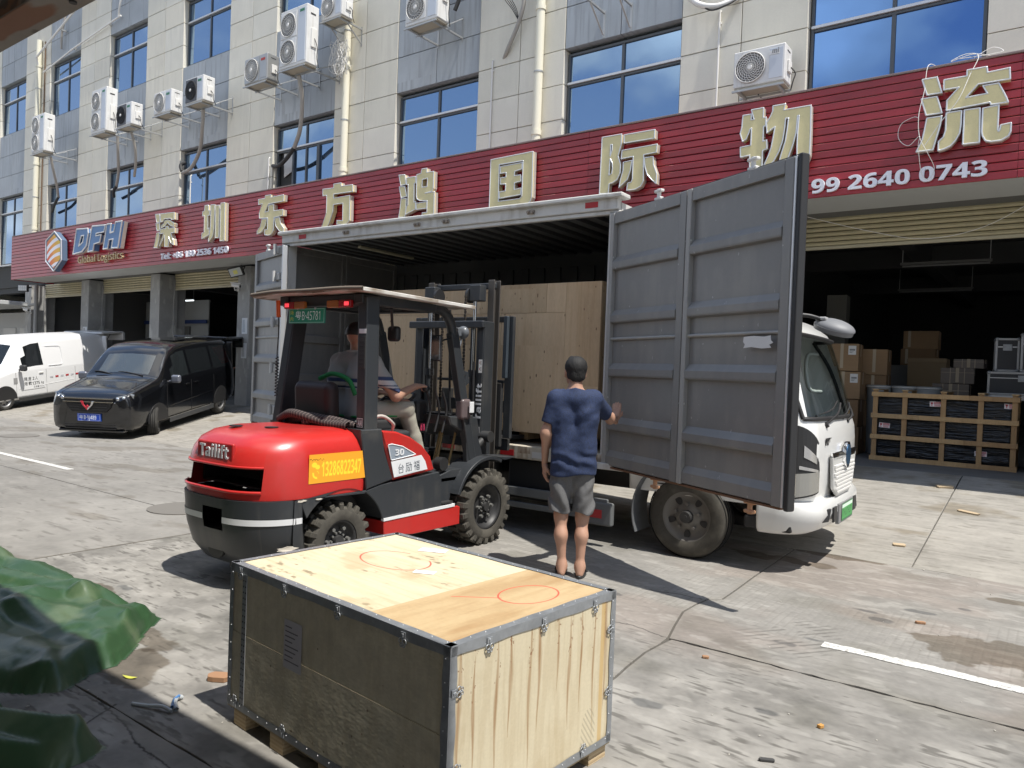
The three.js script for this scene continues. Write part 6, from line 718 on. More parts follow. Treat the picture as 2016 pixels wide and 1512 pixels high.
  MS('pillar_foot', [extX([[0.72, 1.13], [0.5, 1.13], [0.46, 0.95], [0.36, 0.72], [0.62, 0.67], [0.64, 0.66]], 0.4, 0.568, 0.008), extX([[0.72, 1.13], [0.5, 1.13], [0.46, 0.95], [0.36, 0.72], [0.62, 0.67]], -0.568, -0.4, 0.008)], mCh, og);
  for (const s of [1, -1]) { pil([s * 0.46, 1.95, -0.42], [s * 0.46, 0.78, -0.74], 0.075, 0.1); M('corner_bend', [tube([[s * 0.46, 2.15, -0.12], [s * 0.46, 2.13, -0.28], [s * 0.46, 2.05, -0.38], [s * 0.46, 1.92, -0.43]], 0.045, 20, 10)], mCh, og); M('leg_plate', extX([[-0.62, 1.2], [-0.72, 1.2], [-0.92, 0.75], [-0.66, 0.75], [-0.64, 0.95]], ...(s > 0 ? [0.44, 0.49] : [-0.49, -0.44]), 0.004), mCh, og); M('roof_rail', rbb(s * 0.46 - 0.05, 2.1, -0.15, s * 0.46 + 0.05, 2.18, 0.7, 0.012), mCh, og); }
  MS('cross_rail', [rbb(-0.5, 2.09, 0.6, 0.5, 2.18, 0.68, 0.012), rbb(-0.46, 2.1, -0.18, 0.46, 2.16, -0.12, 0.01)], mCh, og); for (let k = 0; k < 7; k++) M('roof_bar', rbb(-0.36 + k * 0.115, 2.12, -0.14, -0.335 + k * 0.115, 2.17, 0.62, 0.005), mCh, og);
  { const t = tex(256, 256, (a, b) => { const n = fbm(a * 5, b * 5, 5, 4, 941), s = fbm(a * 3, b * 30, 30, 3, 951); return mix3([0.6, 0.58, 0.54], [0.2, 0.15, 0.1], sm(0.55, 0.8, n * 0.6 + s * 0.5)); }); const r = rng(33), top = [], N = 14; for (let i = 0; i <= N; i++) top.push([mix(-0.72, 0.66, i / N), 0.82 + (r() - 0.5) * 0.03]); for (let i = 0; i <= N; i++) top.push([mix(0.66, -0.66, i / N), -0.5 + (r() - 0.5) * 0.05]);
    const g = flat(ext(top.map((p) => [p[0], -p[1]]), 0.022, 0.004).rotateX(-Math.PI / 2)); const p = g.attributes.position; for (let i = 0; i < p.count; i++) { const z = p.getZ(i), x = p.getX(i); p.setY(i, p.getY(i) + 2.186 + 0.006 * Math.sin(x * 9 + z * 5) - (z < -0.3 ? (-0.3 - z) * 0.12 : 0) + (x < -0.5 ? (x + 0.5) * 0.08 : 0)); } g.computeVertexNormals(); M('roof_board', g, mat([1, 1, 1], 0.75, { map: t, T: 1.2 }), og); M('board_edge_rags', [tube([[-0.72, 2.185, 0.83], [-0.4, 2.2, 0.84], [0, 2.2, 0.84], [0.4, 2.205, 0.84], [0.66, 2.2, 0.83]], 0.016, 40, 6)], mat([0.16, 0.13, 0.1], 0.9), og); }
  for (const [x0, x1, red] of [[-0.42, -0.16, 0], [0.12, 0.4, 1]]) { const lamp = P('rear_lamp', og); const a = red ? [x0, (x0 + x1) / 2] : [(x0 + x1) / 2, x1], b = red ? [(x0 + x1) / 2, x1] : [x0, (x0 + x1) / 2]; M('amber_lens', rbb(a[0], 2.07, 0.685, a[1], 2.13, 0.725, 0.01), mat([0.42, 0.16, 0.04], 0.25), lamp); M('red_lens', rbb(b[0], 2.07, 0.685, b[1], 2.13, 0.726, 0.01), mat([0.35, 0.012, 0.015], 0.25), lamp); M('lit_bulb', rb(0.05, 0.03, 0.006, 0.003, (b[0] + b[1]) / 2 + (red ? 0.03 : -0.02), 2.1, 0.728), mat([0.9, 0.05, 0.06], 0.4, { emissive: new THREE.Color(1, 0.06, 0.08), emissiveIntensity: 0.8 }), lamp); }
  { const t = plateTex('#15906c', '#bfe5d4', (c, w, h) => { c.strokeStyle = '#d7cf4b'; hanziStrokes(c, HZ.chang, 14, 16, 46, 4); hanziStrokes(c, HZ.nei, 14, 76, 46, 4); c.strokeStyle = '#e6f2ec'; hanziStrokes(c, HZ.yue, 76, 24, 84, 7); c.fillStyle = '#e6f2ec'; c.save(); c.translate(160, 112); c.scale(0.72, 1.25); c.font = '92px sans-serif'; c.fillText('B·45781', 0, 0); c.restore(); }); const pl = P('license_plate', og); M('plate', rbb(-0.37, 1.95, 0.7, 0.09, 2.075, 0.708, 0.003), mat([0.02, 0.28, 0.19], 0.4), pl); const o = add('plate_print', flat(new THREE.PlaneGeometry(0.45, 0.12)), mat([1, 1, 1], 0.4, { map: t }), pl); o.position.set(-0.14, 2.0125, 0.7095); M('bolt', [rod([-0.25, 2.07, 0.7], [-0.25, 2.07, 0.715], 0.009), rod([-0.03, 2.07, 0.7], [-0.03, 2.07, 0.715], 0.009)], mAlu, pl); }
  // pillar grille, warning labels
  M('pillar_vent', [rbb(0.472, 1.6, 0.681, 0.548, 1.85, 0.688, 0.003)], mSteelD, og); for (let k = 0; k < 6; k++) M('vent_slot', rbb(0.485, 1.625 + k * 0.034, 0.687, 0.535, 1.642 + k * 0.034, 0.6895, 0.001), mBlackP, og);
  M('warning_label', rbb(0.47, 1.87, 0.684, 0.548, 1.905, 0.6862, 0.001), mWh, og);
  { const t = canvasTex(96, 96, (c) => { c.fillStyle = '#17191b'; c.fillRect(0, 0, 96, 96); c.strokeStyle = '#e5e5e5'; c.lineWidth = 5; c.strokeRect(6, 6, 84, 84); c.lineWidth = 7; c.beginPath(); c.moveTo(24, 80); c.lineTo(34, 20); c.lineTo(46, 80); c.moveTo(54, 80); c.lineTo(66, 20); c.lineTo(76, 80); c.moveTo(26, 58); c.lineTo(44, 58); c.moveTo(56, 58); c.lineTo(74, 58); c.stroke(); }); const o = add('pictogram', flat(new THREE.PlaneGeometry(0.07, 0.075)), mat([1, 1, 1], 0.5, { map: t }), og); o.position.set(0.505, 1.18, 0.679); }
  M('radio_cord', [rod([-0.45, 2.14, 0.76], [-0.45, 2.0, 0.75], 0.018), ], mat([0.7, 0.12, 0.02], 0.5), og); { const p = []; for (let i = 0; i <= 120; i++) { const t = i / 120; p.push([-0.45 + (t > 0.5 ? 0.012 * Math.cos(t * 160) : 0.005 * Math.sin(t * 9)), 2.0 - t * 0.66, 0.75 + (t > 0.5 ? 0.012 * Math.sin(t * 160) : 0)]); } M('coiled_cord', tube(p, 0.005, 360, 5), mBlackP, og); }
  // mirrors, work lamp, cab camera
  M('mirror', [rb(0.12, 0.23, 0.02, 0.045, 0.44, 1.8, -0.24, 3), rod([0.46, 1.86, -0.25], [0.46, 1.9, -0.42], 0.008)], mBlackP, F); M('mirror_glass', rb(0.1, 0.205, 0.004, 0.04, 0.44, 1.8, -0.2285, 3), mChrome, F);
  M('work_lamp', [new THREE.SphereGeometry(0.06, 18, 12).scale(1, 1, 0.8).translate(0.42, 1.96, -0.62), rb(0.05, 0.08, 0.05, 0.01, 0.42, 1.96, -0.55), rod([0.42, 1.9, -0.6], [0.44, 1.72, -0.52], 0.01)], mat([0.12, 0.13, 0.145], 0.3), F); M('cab_fan', [rb(0.12, 0.13, 0.07, 0.03, 0.3, 1.9, 0.14, 3), rod([0.3, 1.92, 0.16], [0.42, 2.1, 0.3], 0.012)], mBlackP, og); M('hook_plate', extX([[-0.52, 1.62], [-0.64, 1.6], [-0.66, 1.5], [-0.58, 1.46], [-0.54, 1.5]], 0.47, 0.485, 0.003, [[[-0.57, 1.57], [-0.6, 1.57], [-0.6, 1.51], [-0.58, 1.51]]]), mCh, F);
  M('bag_on_pillar', [rb(0.1, 0.19, 0.13, 0.03, 0.47, 1.26, -0.6, 3)], mat([0.13, 0.1, 0.1], 0.25), F); M('bag_label', rb(0.012, 0.1, 0.06, 0.004, 0.545, 1.28, -0.63), mWh, F);
  M('key_tag', [rb(0.02, 0.07, 0.05, 0.01, 0.16, 1.08, -0.4)], mat([0.6, 0.06, 0.14], 0.5), F); M('folded_straps', [tube([[-0.35, 1.16, 0.78], [-0.1, 1.22, 0.84], [0.2, 1.16, 0.76], [0.42, 1.15, 0.72]], 0.035, 40, 6), tube([[-0.3, 1.15, 0.72], [0.0, 1.19, 0.78], [0.3, 1.16, 0.7]], 0.045, 40, 6), tube([[0.0, 1.16, 0.82], [0.2, 1.19, 0.74], [0.44, 1.15, 0.66]], 0.03, 30, 6)], (() => { const t = tex(128, 128, (a, b) => { const s = Math.abs(((a * 9) % 1) - 0.5); return mix3([0.035, 0.026, 0.026], [0.14, 0.11, 0.1], sm(0.3, 0.45, s)); }); return mat([1, 1, 1], 0.9, { map: t, T: 0.25 }); })(), F); M('lap_belt_loop', tube([[0.35, 1.15, 0.52], [0.44, 1.22, 0.4], [0.46, 1.16, 0.28], [0.42, 1.1, 0.24]], 0.014, 24, 8), mat([0.45, 0.4, 0.36], 0.7), F);
  // ---- mast and carriage
  const ma = P('mast', F, [0, 0, 0]); const zo = -1.12;
  for (const x of [-0.56, 0.24]) { M('outer_rail', [rbb(x, 0.1, zo - 0.05, x + 0.02, 2.1, zo + 0.06), rbb(x, 0.1, zo - 0.07, x + 0.085, 2.1, zo - 0.05), rbb(x, 0.1, zo + 0.06, x + 0.085, 2.1, zo + 0.08)], mCh, ma); M('inner_rail', [rbb(x + 0.01, 0.35, zo - 0.17, x + 0.03, 2.52, zo - 0.08), rbb(x + 0.0, 0.35, zo - 0.18, x + 0.08, 2.52, zo - 0.165), rbb(x, 0.35, zo - 0.085, x + 0.08, 2.52, zo - 0.072)], mat([0.12, 0.11, 0.1], 0.5, { metalness: 0.6 }), ma); }
  M('mast_face', [rbb(0.29, 0.1, zo + 0.081, 0.335, 2.1, zo + 0.092), rbb(0.325, 0.1, zo - 0.07, 0.34, 2.1, zo + 0.08)], mCh, ma);
  M('cross_head', [rbb(-0.62, 2.03, zo + 0.09, 0.36, 2.1, zo + 0.14, 0.01), rbb(-0.5, 2.44, zo - 0.2, 0.28, 2.5, zo - 0.14, 0.01)], mCh, ma); M('lift_cylinder', [rod([-0.42, 0.3, zo + 0.02], [-0.42, 1.55, zo + 0.02], 0.035), rod([0.16, 0.3, zo + 0.02], [0.16, 1.55, zo + 0.02], 0.035), rod([-0.42, 1.55, zo + 0.02], [-0.42, 1.62, zo + 0.02], 0.05), rod([0.16, 1.55, zo + 0.02], [0.16, 1.62, zo + 0.02], 0.05)], mCh, ma); MS('piston_rod', [rod([-0.42, 1.6, zo + 0.02], [-0.42, 2.4, zo + 0.02], 0.018), rod([0.16, 1.6, zo + 0.02], [0.16, 2.4, zo + 0.02], 0.018)], mChrome, ma); MS('rod_head', [rbb(0.1, 2.3, zo - 0.05, 0.24, 2.46, zo + 0.05, 0.01), rbb(-0.5, 2.3, zo - 0.05, -0.36, 2.46, zo + 0.05, 0.01)], mCh, ma);
  for (const x of [-0.34, 0.08]) { M('chain_sheave', new THREE.CylinderGeometry(0.075, 0.075, 0.03, 24).rotateZ(Math.PI / 2).translate(x, 2.36, zo + 0.0), mBlackP, ma); const g = []; for (let k = 0; k < 46; k++) g.push(rb(0.026, 0.03, 0.018, 0.006, x, 0.95 + k * 0.031, zo + 0.072 + (k % 2) * 0.004, 1), rb(0.026, 0.03, 0.018, 0.006, x, 0.95 + k * 0.031, zo - 0.07 + (k % 2) * 0.004, 1)); M('lift_chain', g, mat([0.05, 0.042, 0.035], 0.6, { metalness: 0.5 }), ma); }
  M('hydraulic_hose', [tube([[0.22, 1.7, zo + 0.08], [0.24, 1.3, zo + 0.1], [0.22, 0.7, zo + 0.1]], 0.012, 20, 7), tube([[-0.2, 2.3, zo - 0.02], [-0.2, 1.5, zo - 0.05], [-0.16, 0.9, zo - 0.05]], 0.012, 20, 7)], mBlackP, ma);
  M('mast_lettering', text('Tailift', 0.062, 0.003, 'sans_bold', 0.36).rotateZ(Math.PI / 2).translate(0.335, 1.13, zo + 0.0925), mWh, ma);
  { const t = canvasTex(64, 160, (c) => { c.fillStyle = '#e8e6e1'; c.fillRect(0, 0, 64, 160); c.strokeStyle = '#2a2a2a'; c.lineWidth = 3; c.strokeRect(34, 20, 14, 40); c.strokeRect(34, 92, 14, 40); c.fillStyle = '#a33'; c.fillRect(16, 24, 10, 30); c.fillRect(16, 98, 10, 30); }); const o = add('warning_label', flat(new THREE.PlaneGeometry(0.045, 0.13)), mat([1, 1, 1], 0.5, { map: t }), ma); o.position.set(0.312, 1.66, zo + 0.0935); M('data_plate', rbb(0.295, 1.01, zo + 0.092, 0.332, 1.07, zo + 0.0945, 0.001), mat([0.3, 0.3, 0.3], 0.4), ma); }
  M('tilt_cylinder', [rod([0.36, 0.95, zo + 0.07], [0.4, 0.78, -0.72], 0.035), rod([0.3, 0.98, zo + 0.05], [0.44, 0.98, zo + 0.05], 0.055)], mSteelD, ma);
  M('hose_reel', [rod([0.42, 0.78, -0.33], [0.5, 0.78, -0.33], 0.06), rbb(0.44, 0.66, -0.36, 0.47, 0.76, -0.3)], mBlackP, F);
  const ca = P('carriage', F); const zc = -1.38; const bp = (x0, y0, x1, y1, n = 'backrest_bar') => M(n, rbb(x0, y0, zc - 0.02, x1, y1, zc + 0.025), mCh, ca);
  bp(0.36, 0.95, 0.45, 2.17); bp(-0.88, 0.95, -0.8, 2.17); bp(-0.8, 2.11, 0.36, 2.17); bp(-0.6, 1.5, 0.36, 1.53); for (const x of [-0.62, -0.36, -0.1, 0.1]) bp(x, 1.53, x + 0.03, 2.11); M('strut', [rbb(0.36, 1.55, zc + 0.03, 0.41, 2.17, zc + 0.07)], mat([0.08, 0.1, 0.12], 0.4, { metalness: 0.4 }), ca); M('carriage_plate', [rbb(-0.75, 1.2, zc - 0.06, 0.4, 1.32, zc - 0.021, 0.008), rbb(-0.75, 0.82, zc - 0.06, 0.4, 0.94, zc - 0.021, 0.008), rbb(0.3, 0.86, zc + 0.026, 0.36, 1.5, zc + 0.07), rbb(-0.05, 0.94, zc - 0.055, 0.1, 1.2, zc - 0.022)], mSteelD, ca);
  for (const x of [0.12, -0.55]) M('fork', [rbb(x, 0.9, zc - 0.12, x + 0.13, 1.42, zc - 0.061, 0.01), extX([[zc - 0.09, 0.9], [zc - 0.09, 0.955], [zc - 1.1, 0.935], [zc - 1.15, 0.925]], x, x + 0.13, 0.003)], mSteelD, ca);
  // ---- wheels
  const rimF = (o, rr, w) => { M('rim', new THREE.LatheGeometry([[0.02, -0.06], [rr * 0.5, -0.06], [rr * 0.78, -0.075], [rr * 0.86, -0.02], [rr * 0.98, -0.005], [rr * 1.02, -0.02]].map((p) => new THREE.Vector2(p[0], p[1])), 36).rotateX(Math.PI / 2), mat([0.025, 0.025, 0.026], 0.5), o); M('hub', [rod([0, 0, -0.06], [0, 0, -0.01], 0.045, 0.04, 18)], mSteelD, o); for (let k = 0; k < 6; k++) { const a = k / 6 * 6.2832; M('wheel_nut', rod([Math.cos(a) * 0.1, Math.sin(a) * 0.1, -0.05], [Math.cos(a) * 0.1, Math.sin(a) * 0.1, -0.02], 0.017, 0.015, 6), mat([0.2, 0.2, 0.19], 0.5, { metalness: 0.4 }), o); } for (let k = 0; k < 10; k++) { const a = k / 10 * 6.2832; M('hub_bolt', rod([Math.cos(a) * 0.062, Math.sin(a) * 0.062, -0.05], [Math.cos(a) * 0.062, Math.sin(a) * 0.062, -0.028], 0.009, 0.009, 6), mat([0.2, 0.2, 0.19], 0.5, { metalness: 0.4 }), o); } };
  const fw = (n, x, y, z, R, w, rr, lug, side, turn = 0) => { const o = wheel(F, n, x, y, z, R, w, rr, { rim: rimF, lugs: lug, tyreMat: mTyreD }); o.rotation.y = side * Math.PI / 2 + turn; return o; };
  fw('drive_wheel', 0.595, 0.35, -0.86, 0.335, 0.22, 0.21, 22, 1); fw('drive_wheel', -0.595, 0.35, -0.86, 0.335, 0.22, 0.21, 22, -1); fw('steer_wheel', 0.54, 0.295, 0.86, 0.275, 0.17, 0.16, 20, 1); fw('steer_wheel', -0.54, 0.295, 0.86, 0.275, 0.17, 0.16, 20, -1);
  M('axle', [rod([-0.4, 0.35, -0.86], [0.4, 0.35, -0.86], 0.09), rod([-0.4, 0.295, 0.86], [0.4, 0.295, 0.86], 0.06), rbb(-0.3, 0.28, -0.8, 0.3, 0.62, 1.2, 0.02)], mSteelD, F);
}

// ================================================================ crates, cartons, cases
const mGalv = (() => { const t = tex(256, 256, (a, b) => { const n = fbm(a * 9, b * 9, 9, 4, 961), f = fbm(a * 40, b * 40, 40, 2, 971); const k = 0.34 * (0.8 + 0.4 * n + 0.15 * (f - 0.5)); return [k * 0.95, k, k * 1.05]; }); return mat([1, 1, 1], 0.42, { map: t, metalness: 0.55, T: 0.5 }); })();
// plywood: grain along v, knots as small dark eyes with tails
function plyTex(w, h, base, dark, seed, o = {}) {
  const r = rng(seed), kn = []; for (let i = 0; i < (o.knots ?? 40); i++) kn.push([r(), r(), 0.0015 + 0.004 * r(), r()]);
  const cols = {};
  return tex(w, h, (a, b) => {
    const wob = 0.02 * (fbm(a * 3, b * 2, 3 * 2, 3, seed + 1) - 0.5), g = fbm((a + wob) * 70, b * 3, 70, 4, seed + 2), bnd = fbm((a + wob * 2) * 7, b * 1, 7, 3, seed + 3), f = fbm(a * 160, b * 50, 160, 2, seed + 4), st = fbm(a * 5, b * 5, 5, 4, seed + 5);
    let c = mix3(base, dark, 0.22 * sm(0.35, 0.75, g) + 0.3 * sm(0.5, 0.75, bnd) * (o.band ?? 1)); const k = 0.94 + 0.12 * (f - 0.5) + 0.1 * (st - 0.5); c = c.map((v) => v * k);
    for (const [x, y, s, q] of kn) { const dx = Math.min(Math.abs(a - x), 1 - Math.abs(a - x)), dy = b - y; if (dx < 0.02 && Math.abs(dy) < 0.1) { const d = Math.hypot(dx / s, dy / (s * 2.2)); if (d < 1) c = mix3(c, [0.07, 0.03, 0.015], 0.85 * (1 - sm(0.5, 1, d))); const tail = Math.abs(dy) < 0.07 ? (1 - sm(0, s * 0.9 + 0.002, dx)) * (1 - Math.abs(dy) / 0.07) : 0; if (tail > 0) c = mix3(c, dark, tail * 0.35 * q); } }
    return o.post ? o.post(a, b, c) : c;
  });
}
const ringD = (x, y, cx, cy, rx, ry, wob = 0) => Math.abs(Math.hypot((x - cx) / rx, (y - cy) / ry) - 1) * Math.min(rx, ry);
{
  // ---- foreground crate
  const C = G('plywood_crate', 'large plywood crate with metal edge strips and red circles on its lid, nearest the camera', 'crate', [-2.225, 0, 9.602], -0.092);
  const hx = 0.71, hz = 0.48, y0 = 0.078, y1 = 0.713, t = 0.012;
  const r = rng(61);
  // lid: pale sheet with scuffs, tan sheet beside it; u along x, v along z
  const lidTex = tex(1024, 700, (a, b) => {
    const x = mix(-hx, hx, a), z = mix(-hz, hz, b); const tan = sm(0.249, 0.252, x + 0.006 * (z)), g = fbm(a * 6, b * 60, 60, 4, 1001), n = fbm(a * 8, b * 8, 8, 5, 1011), f = fbm(a * 130, b * 90, 130, 2, 1021), bnd = fbm(a * 9 + 0.3 * n, b * 3, 9, 3, 1041);
    let pale = mix3([0.66, 0.575, 0.40], [0.5, 0.4, 0.24], 0.35 * sm(0.45, 0.7, g) + 0.25 * sm(0.5, 0.75, fbm(a * 3, b * 9, 9, 3, 1043))); let tn = mix3([0.52, 0.385, 0.215], [0.36, 0.22, 0.1], 0.5 * sm(0.42, 0.7, bnd) + 0.25 * sm(0.45, 0.7, fbm(a * 40, b * 3, 40, 3, 1051)));
    let c = mix3(pale, tn, tan).map((v) => v * (0.95 + 0.1 * (f - 0.5)));
    const scf = sm(0.56, 0.7, n) * sm(0.55, 0.7, fbm(a * 26, b * 40, 40, 3, 1031)) * (1 - tan); c = mix3(c, [0.2, 0.15, 0.09], scf * 0.75);
    const sm2 = sm(0.6, 0.72, fbm(a * 5 + 2, b * 4, 5, 4, 1061)) * (1 - tan); c = mix3(c, [0.42, 0.33, 0.19], sm2 * 0.5); c = mix3(c, [0.24, 0.17, 0.1], (1 - sm(0.0008, 0.002, Math.abs(x - 0.251))) * 0.6);
    // red marker loops
    const wv = 0.012 * (fbm(a * 4, b * 4, 4, 2, 1071) - 0.5); const an = Math.atan2(z - -0.1, x - -0.27); let d = ringD(x, z, -0.27 + wv, -0.1, 0.2, 0.135); if (an < -0.75 && an > -1.9) d = 1; const d2 = ringD(x, z, 0.5, -0.16 + wv, 0.105, 0.145); const d3 = Math.abs((z - 0.05) - (x - 0.36) * -0.9) * 0.75; const tail = x > 0.31 && x < 0.46 && z > -0.06 && z < 0.1 ? d3 : 1;
    const ln = 1 - sm(0.0022, 0.0042, Math.min(d, d2, tail)); c = mix3(c, [0.62, 0.05, 0.035], ln * 0.85);
    return c;
  });
  const faceUV = (g, w, h, axes) => { const p = g.attributes.position, uv = new Float32Array(p.count * 2); for (let i = 0; i < p.count; i++) { const v = [p.getX(i), p.getY(i), p.getZ(i)]; uv[2 * i] = (v[axes[0]] - w[0]) / (w[1] - w[0]); uv[2 * i + 1] = (v[axes[1]] - h[0]) / (h[1] - h[0]); } g.setAttribute('uv', new THREE.BufferAttribute(uv, 2)); return g; };
  add('lid_panel', faceUV(flat(bb(-hx, y1 - t, -hz, 0.25, y1, hz)), [-hx, hx], [-hz, hz], [0, 2]), mat([1, 1, 1], 0.62, { map: lidTex }), C);
  add('lid_panel', faceUV(flat(bb(0.2515, y1 - t, -hz, hx, y1 + 0.0006, hz)), [-hx, hx], [-hz, hz], [0, 2]), mat([1, 1, 1], 0.62, { map: lidTex }), C);
  // lit end panel with long brown streaks below the knots
  { const st = []; for (let i = 0; i < 11; i++) st.push([(i + 0.25 + 0.5 * r()) / 11, 0.3 + 0.5 * r(), 0.25 + 0.5 * r(), 0.011 + 0.012 * r(), r()]);
    const et = tex(700, 512, (a, b) => { const g = fbm(a * 50, b * 3, 50, 4, 1101), n = fbm(a * 5, b * 5, 5, 4, 1111), f = fbm(a * 120, b * 90, 120, 2, 1121); let c = mix3([0.62, 0.545, 0.385], [0.5, 0.41, 0.26], 0.4 * sm(0.4, 0.7, g) + 0.3 * sm(0.5, 0.7, n)).map((v) => v * (0.96 + 0.08 * (f - 0.5)));
      for (const [x, yc, len, w, q] of st) { const dy = (b - yc) / len, dx = Math.abs(a - x - 0.004 * Math.sin(b * 9 + q * 9)); const env = Math.max(0, 1 - Math.abs(dy) * 1.4); const k = (1 - sm(w * 0.15 * env, w * env + 0.0005, dx)) * (env > 0 ? 1 : 0) * (0.35 + 0.65 * fbm(a * 200, b * 5, 200, 2, 1131)); if (k > 0) c = mix3(c, [0.27, 0.135, 0.045], k * 0.95); const kn = fbm(a * 140, b * 50, 140, 2, 1141); if (dx < 0.014 && b > yc + len * 0.15 && kn > 0.74) c = mix3(c, [0.2, 0.08, 0.03], 0.7); }
      const sh = Math.abs(ringD(a, b, 0.13, 0.12, 0.05, 0.16)); if (Math.hypot((a - 0.13) / 0.055, (b - 0.12) / 0.17) < 1 && Math.sin((a + b * 0.7) * 260) > 0.35) c = mix3(c, [0.28, 0.24, 0.17], 0.4); if (Math.hypot((a - 0.83) / 0.05, (b - 0.14) / 0.15) < 1 && Math.sin((a * 1.2 + b * 0.6) * 230) > 0.3) c = mix3(c, [0.25, 0.22, 0.16], 0.4); return mix3(c, [0.52, 0.34, 0.12], 0.7 * (1 - sm(0.01, 0.018, Math.abs(a - 0.915)))); });
    add('end_panel', faceUV(flat(bb(hx - t, y0, -hz, hx, y1 - t, hz)), [hz, -hz], [y0, y1], [2, 1]), mat([1, 1, 1], 0.6, { map: et, bumpMap: et, bumpScale: 0.002 }), C);
    const stx = plyTex(1024, 512, [0.6, 0.55, 0.42], [0.42, 0.35, 0.22], 1151, { knots: 16, band: 0.6, post: (a, b, c) => { const n = fbm(a * 30, b * 14, 30, 4, 1161); return c.map((v) => v * (0.86 + 0.28 * n)); } });
    const sb = tex(512, 256, (a, b) => 0.5 + 0.35 * (fbm(a * 5 + 2 * b, b * 7, 5 * 2, 4, 1171) - 0.5) + 0.5 * (fbm(a * 24, b * 6, 24, 3, 1181) - 0.5) + 0.12 * fbm(a * 90, b * 90, 90, 2, 1191), false);
    const ms = mat([1, 1, 1], 0.62, { map: stx, bumpMap: sb, bumpScale: 0.006 });
    add('side_panel', faceUV(flat(bb(-hx, mix(y0, y1, 0.535), hz - t, hx, y1 - t, hz)), [-hx, hx], [y0, y1], [0, 1]), ms, C); add('side_panel', faceUV(flat(bb(-hx, y0, hz - t, hx, mix(y0, y1, 0.527), hz + 0.001)), [-hx, hx], [y0, y1], [0, 1]), ms, C); M('side_seam', bb(-hx, mix(y0, y1, 0.526), hz - t, hx, mix(y0, y1, 0.536), hz - 0.003), mat([0.5, 0.46, 0.33], 0.7), C);
    add('back_panel', faceUV(flat(bb(-hx, y0, -hz, hx, y1 - t, -hz + t)), [-hx, hx], [y0, y1], [0, 1]), ms, C); add('back_panel', faceUV(flat(bb(-hx, y0, -hz + t, -hx + t, y1 - t, hz - t)), [-hz, hz], [y0, y1], [2, 1]), ms, C); M('bottom_panel', bb(-hx, y0 - 0.012, -hz, hx, y0, hz), mat([0.3, 0.24, 0.15], 0.8), C); }
  // folded galvanised edge strips, slightly wavy
  const strip = (a, b, n1, n2, w) => { a = A3(a); b = A3(b); const L = a.distanceTo(b), N = 24, g = []; for (const [n, o] of [[A3(n1), A3(n2)], [A3(n2), A3(n1)]]) { const P_ = []; for (let i = 0; i < N; i++) { const q = [i / N, (i + 1) / N].map((s) => { const p = a.clone().lerp(b, s), wv = 0.0025 * Math.sin(s * 23 + L * 7) * (s > 0.02 && s < 0.98 ? 1 : 0); return [p.clone().addScaledVector(n, 0.0035).addScaledVector(o, 0.0035), p.clone().addScaledVector(n, 0.0035).addScaledVector(o, -w + wv)]; }); for (const v of [q[0][0], q[1][0], q[1][1], q[0][0], q[1][1], q[0][1]]) P_.push(v.x, v.y, v.z); } const ge = new THREE.BufferGeometry(); ge.setAttribute('position', new THREE.Float32BufferAttribute(P_, 3)); ge.computeVertexNormals(); g.push(ge); } M('edge_strip', g, mGalv, C); const hd = []; for (let i = 0; i < Math.round(L / 0.075); i++) { const p = a.clone().lerp(b, (i + 0.5) / Math.round(L / 0.075)); for (const [n, o] of [[A3(n1), A3(n2)]]) hd.push(new THREE.SphereGeometry(0.0026, 6, 4).translate(...p.clone().addScaledVector(n, 0.004).addScaledVector(o, -w * 0.6).toArray())); } M('rivets', hd, mAlu, C).userData.kind = 'stuff'; };
  strip([-hx, y1, hz], [hx, y1, hz], [0, 1, 0], [0, 0, 1], 0.032); strip([hx, y1, hz], [hx, y1, -hz], [0, 1, 0], [1, 0, 0], 0.032); strip([-hx, y1, -hz], [hx, y1, -hz], [0, 1, 0], [0, 0, -1], 0.032); strip([-hx, y1, -hz], [-hx, y1, hz], [0, 1, 0], [-1, 0, 0], 0.032);
  strip([hx, y0, hz], [hx, y1, hz], [0, 0, 1], [1, 0, 0], 0.03); strip([hx, y0, -hz], [hx, y1, -hz], [1, 0, 0], [0, 0, -1], 0.03); strip([-hx, y0, hz], [-hx, y1, hz], [0, 0, 1], [-1, 0, 0], 0.03); strip([-hx, y0, hz], [hx, y0, hz], [0, 0, 1], [0, -1, 0], 0.03); strip([hx, y0, hz], [hx, y0, -hz], [1, 0, 0], [0, -1, 0], 0.03);
  // perforated strap down the shaded side
  M('perforated_strap', [rbb(-hx + 0.105, y0, hz, -hx + 0.14, y1 - 0.03, hz + 0.004, 0.001)], mGalv, C); { const g = []; for (let i = 0; i < 22; i++) for (const q of [0.114, 0.131]) g.push(rod([-hx + q, y0 + 0.03 + i * 0.026, hz + 0.0038], [-hx + q, y0 + 0.03 + i * 0.026, hz + 0.0046], 0.0045, 0.0045, 8)); M('strap_holes', g, mBlackP, C); }
  // butterfly clips on the edges
  const clip = (x, y, z, ry, rz = 0) => { const g = []; for (const s of [-1, 1]) g.push(new THREE.TorusGeometry(0.009, 0.0022, 6, 14).translate(s * 0.0095, -0.018, 0.002), new THREE.TorusGeometry(0.0055, 0.002, 6, 12).translate(s * 0.007, -0.032, 0.002)); g.push(rb(0.026, 0.022, 0.003, 0.003, 0, 0.004, 0.001), rb(0.01, 0.016, 0.006, 0.003, 0, 0.002, 0.002)); const o = M('clip', g, mGalv, C); o.position.set(x, y, z); o.rotation.set(0, ry, rz, 'YXZ'); };
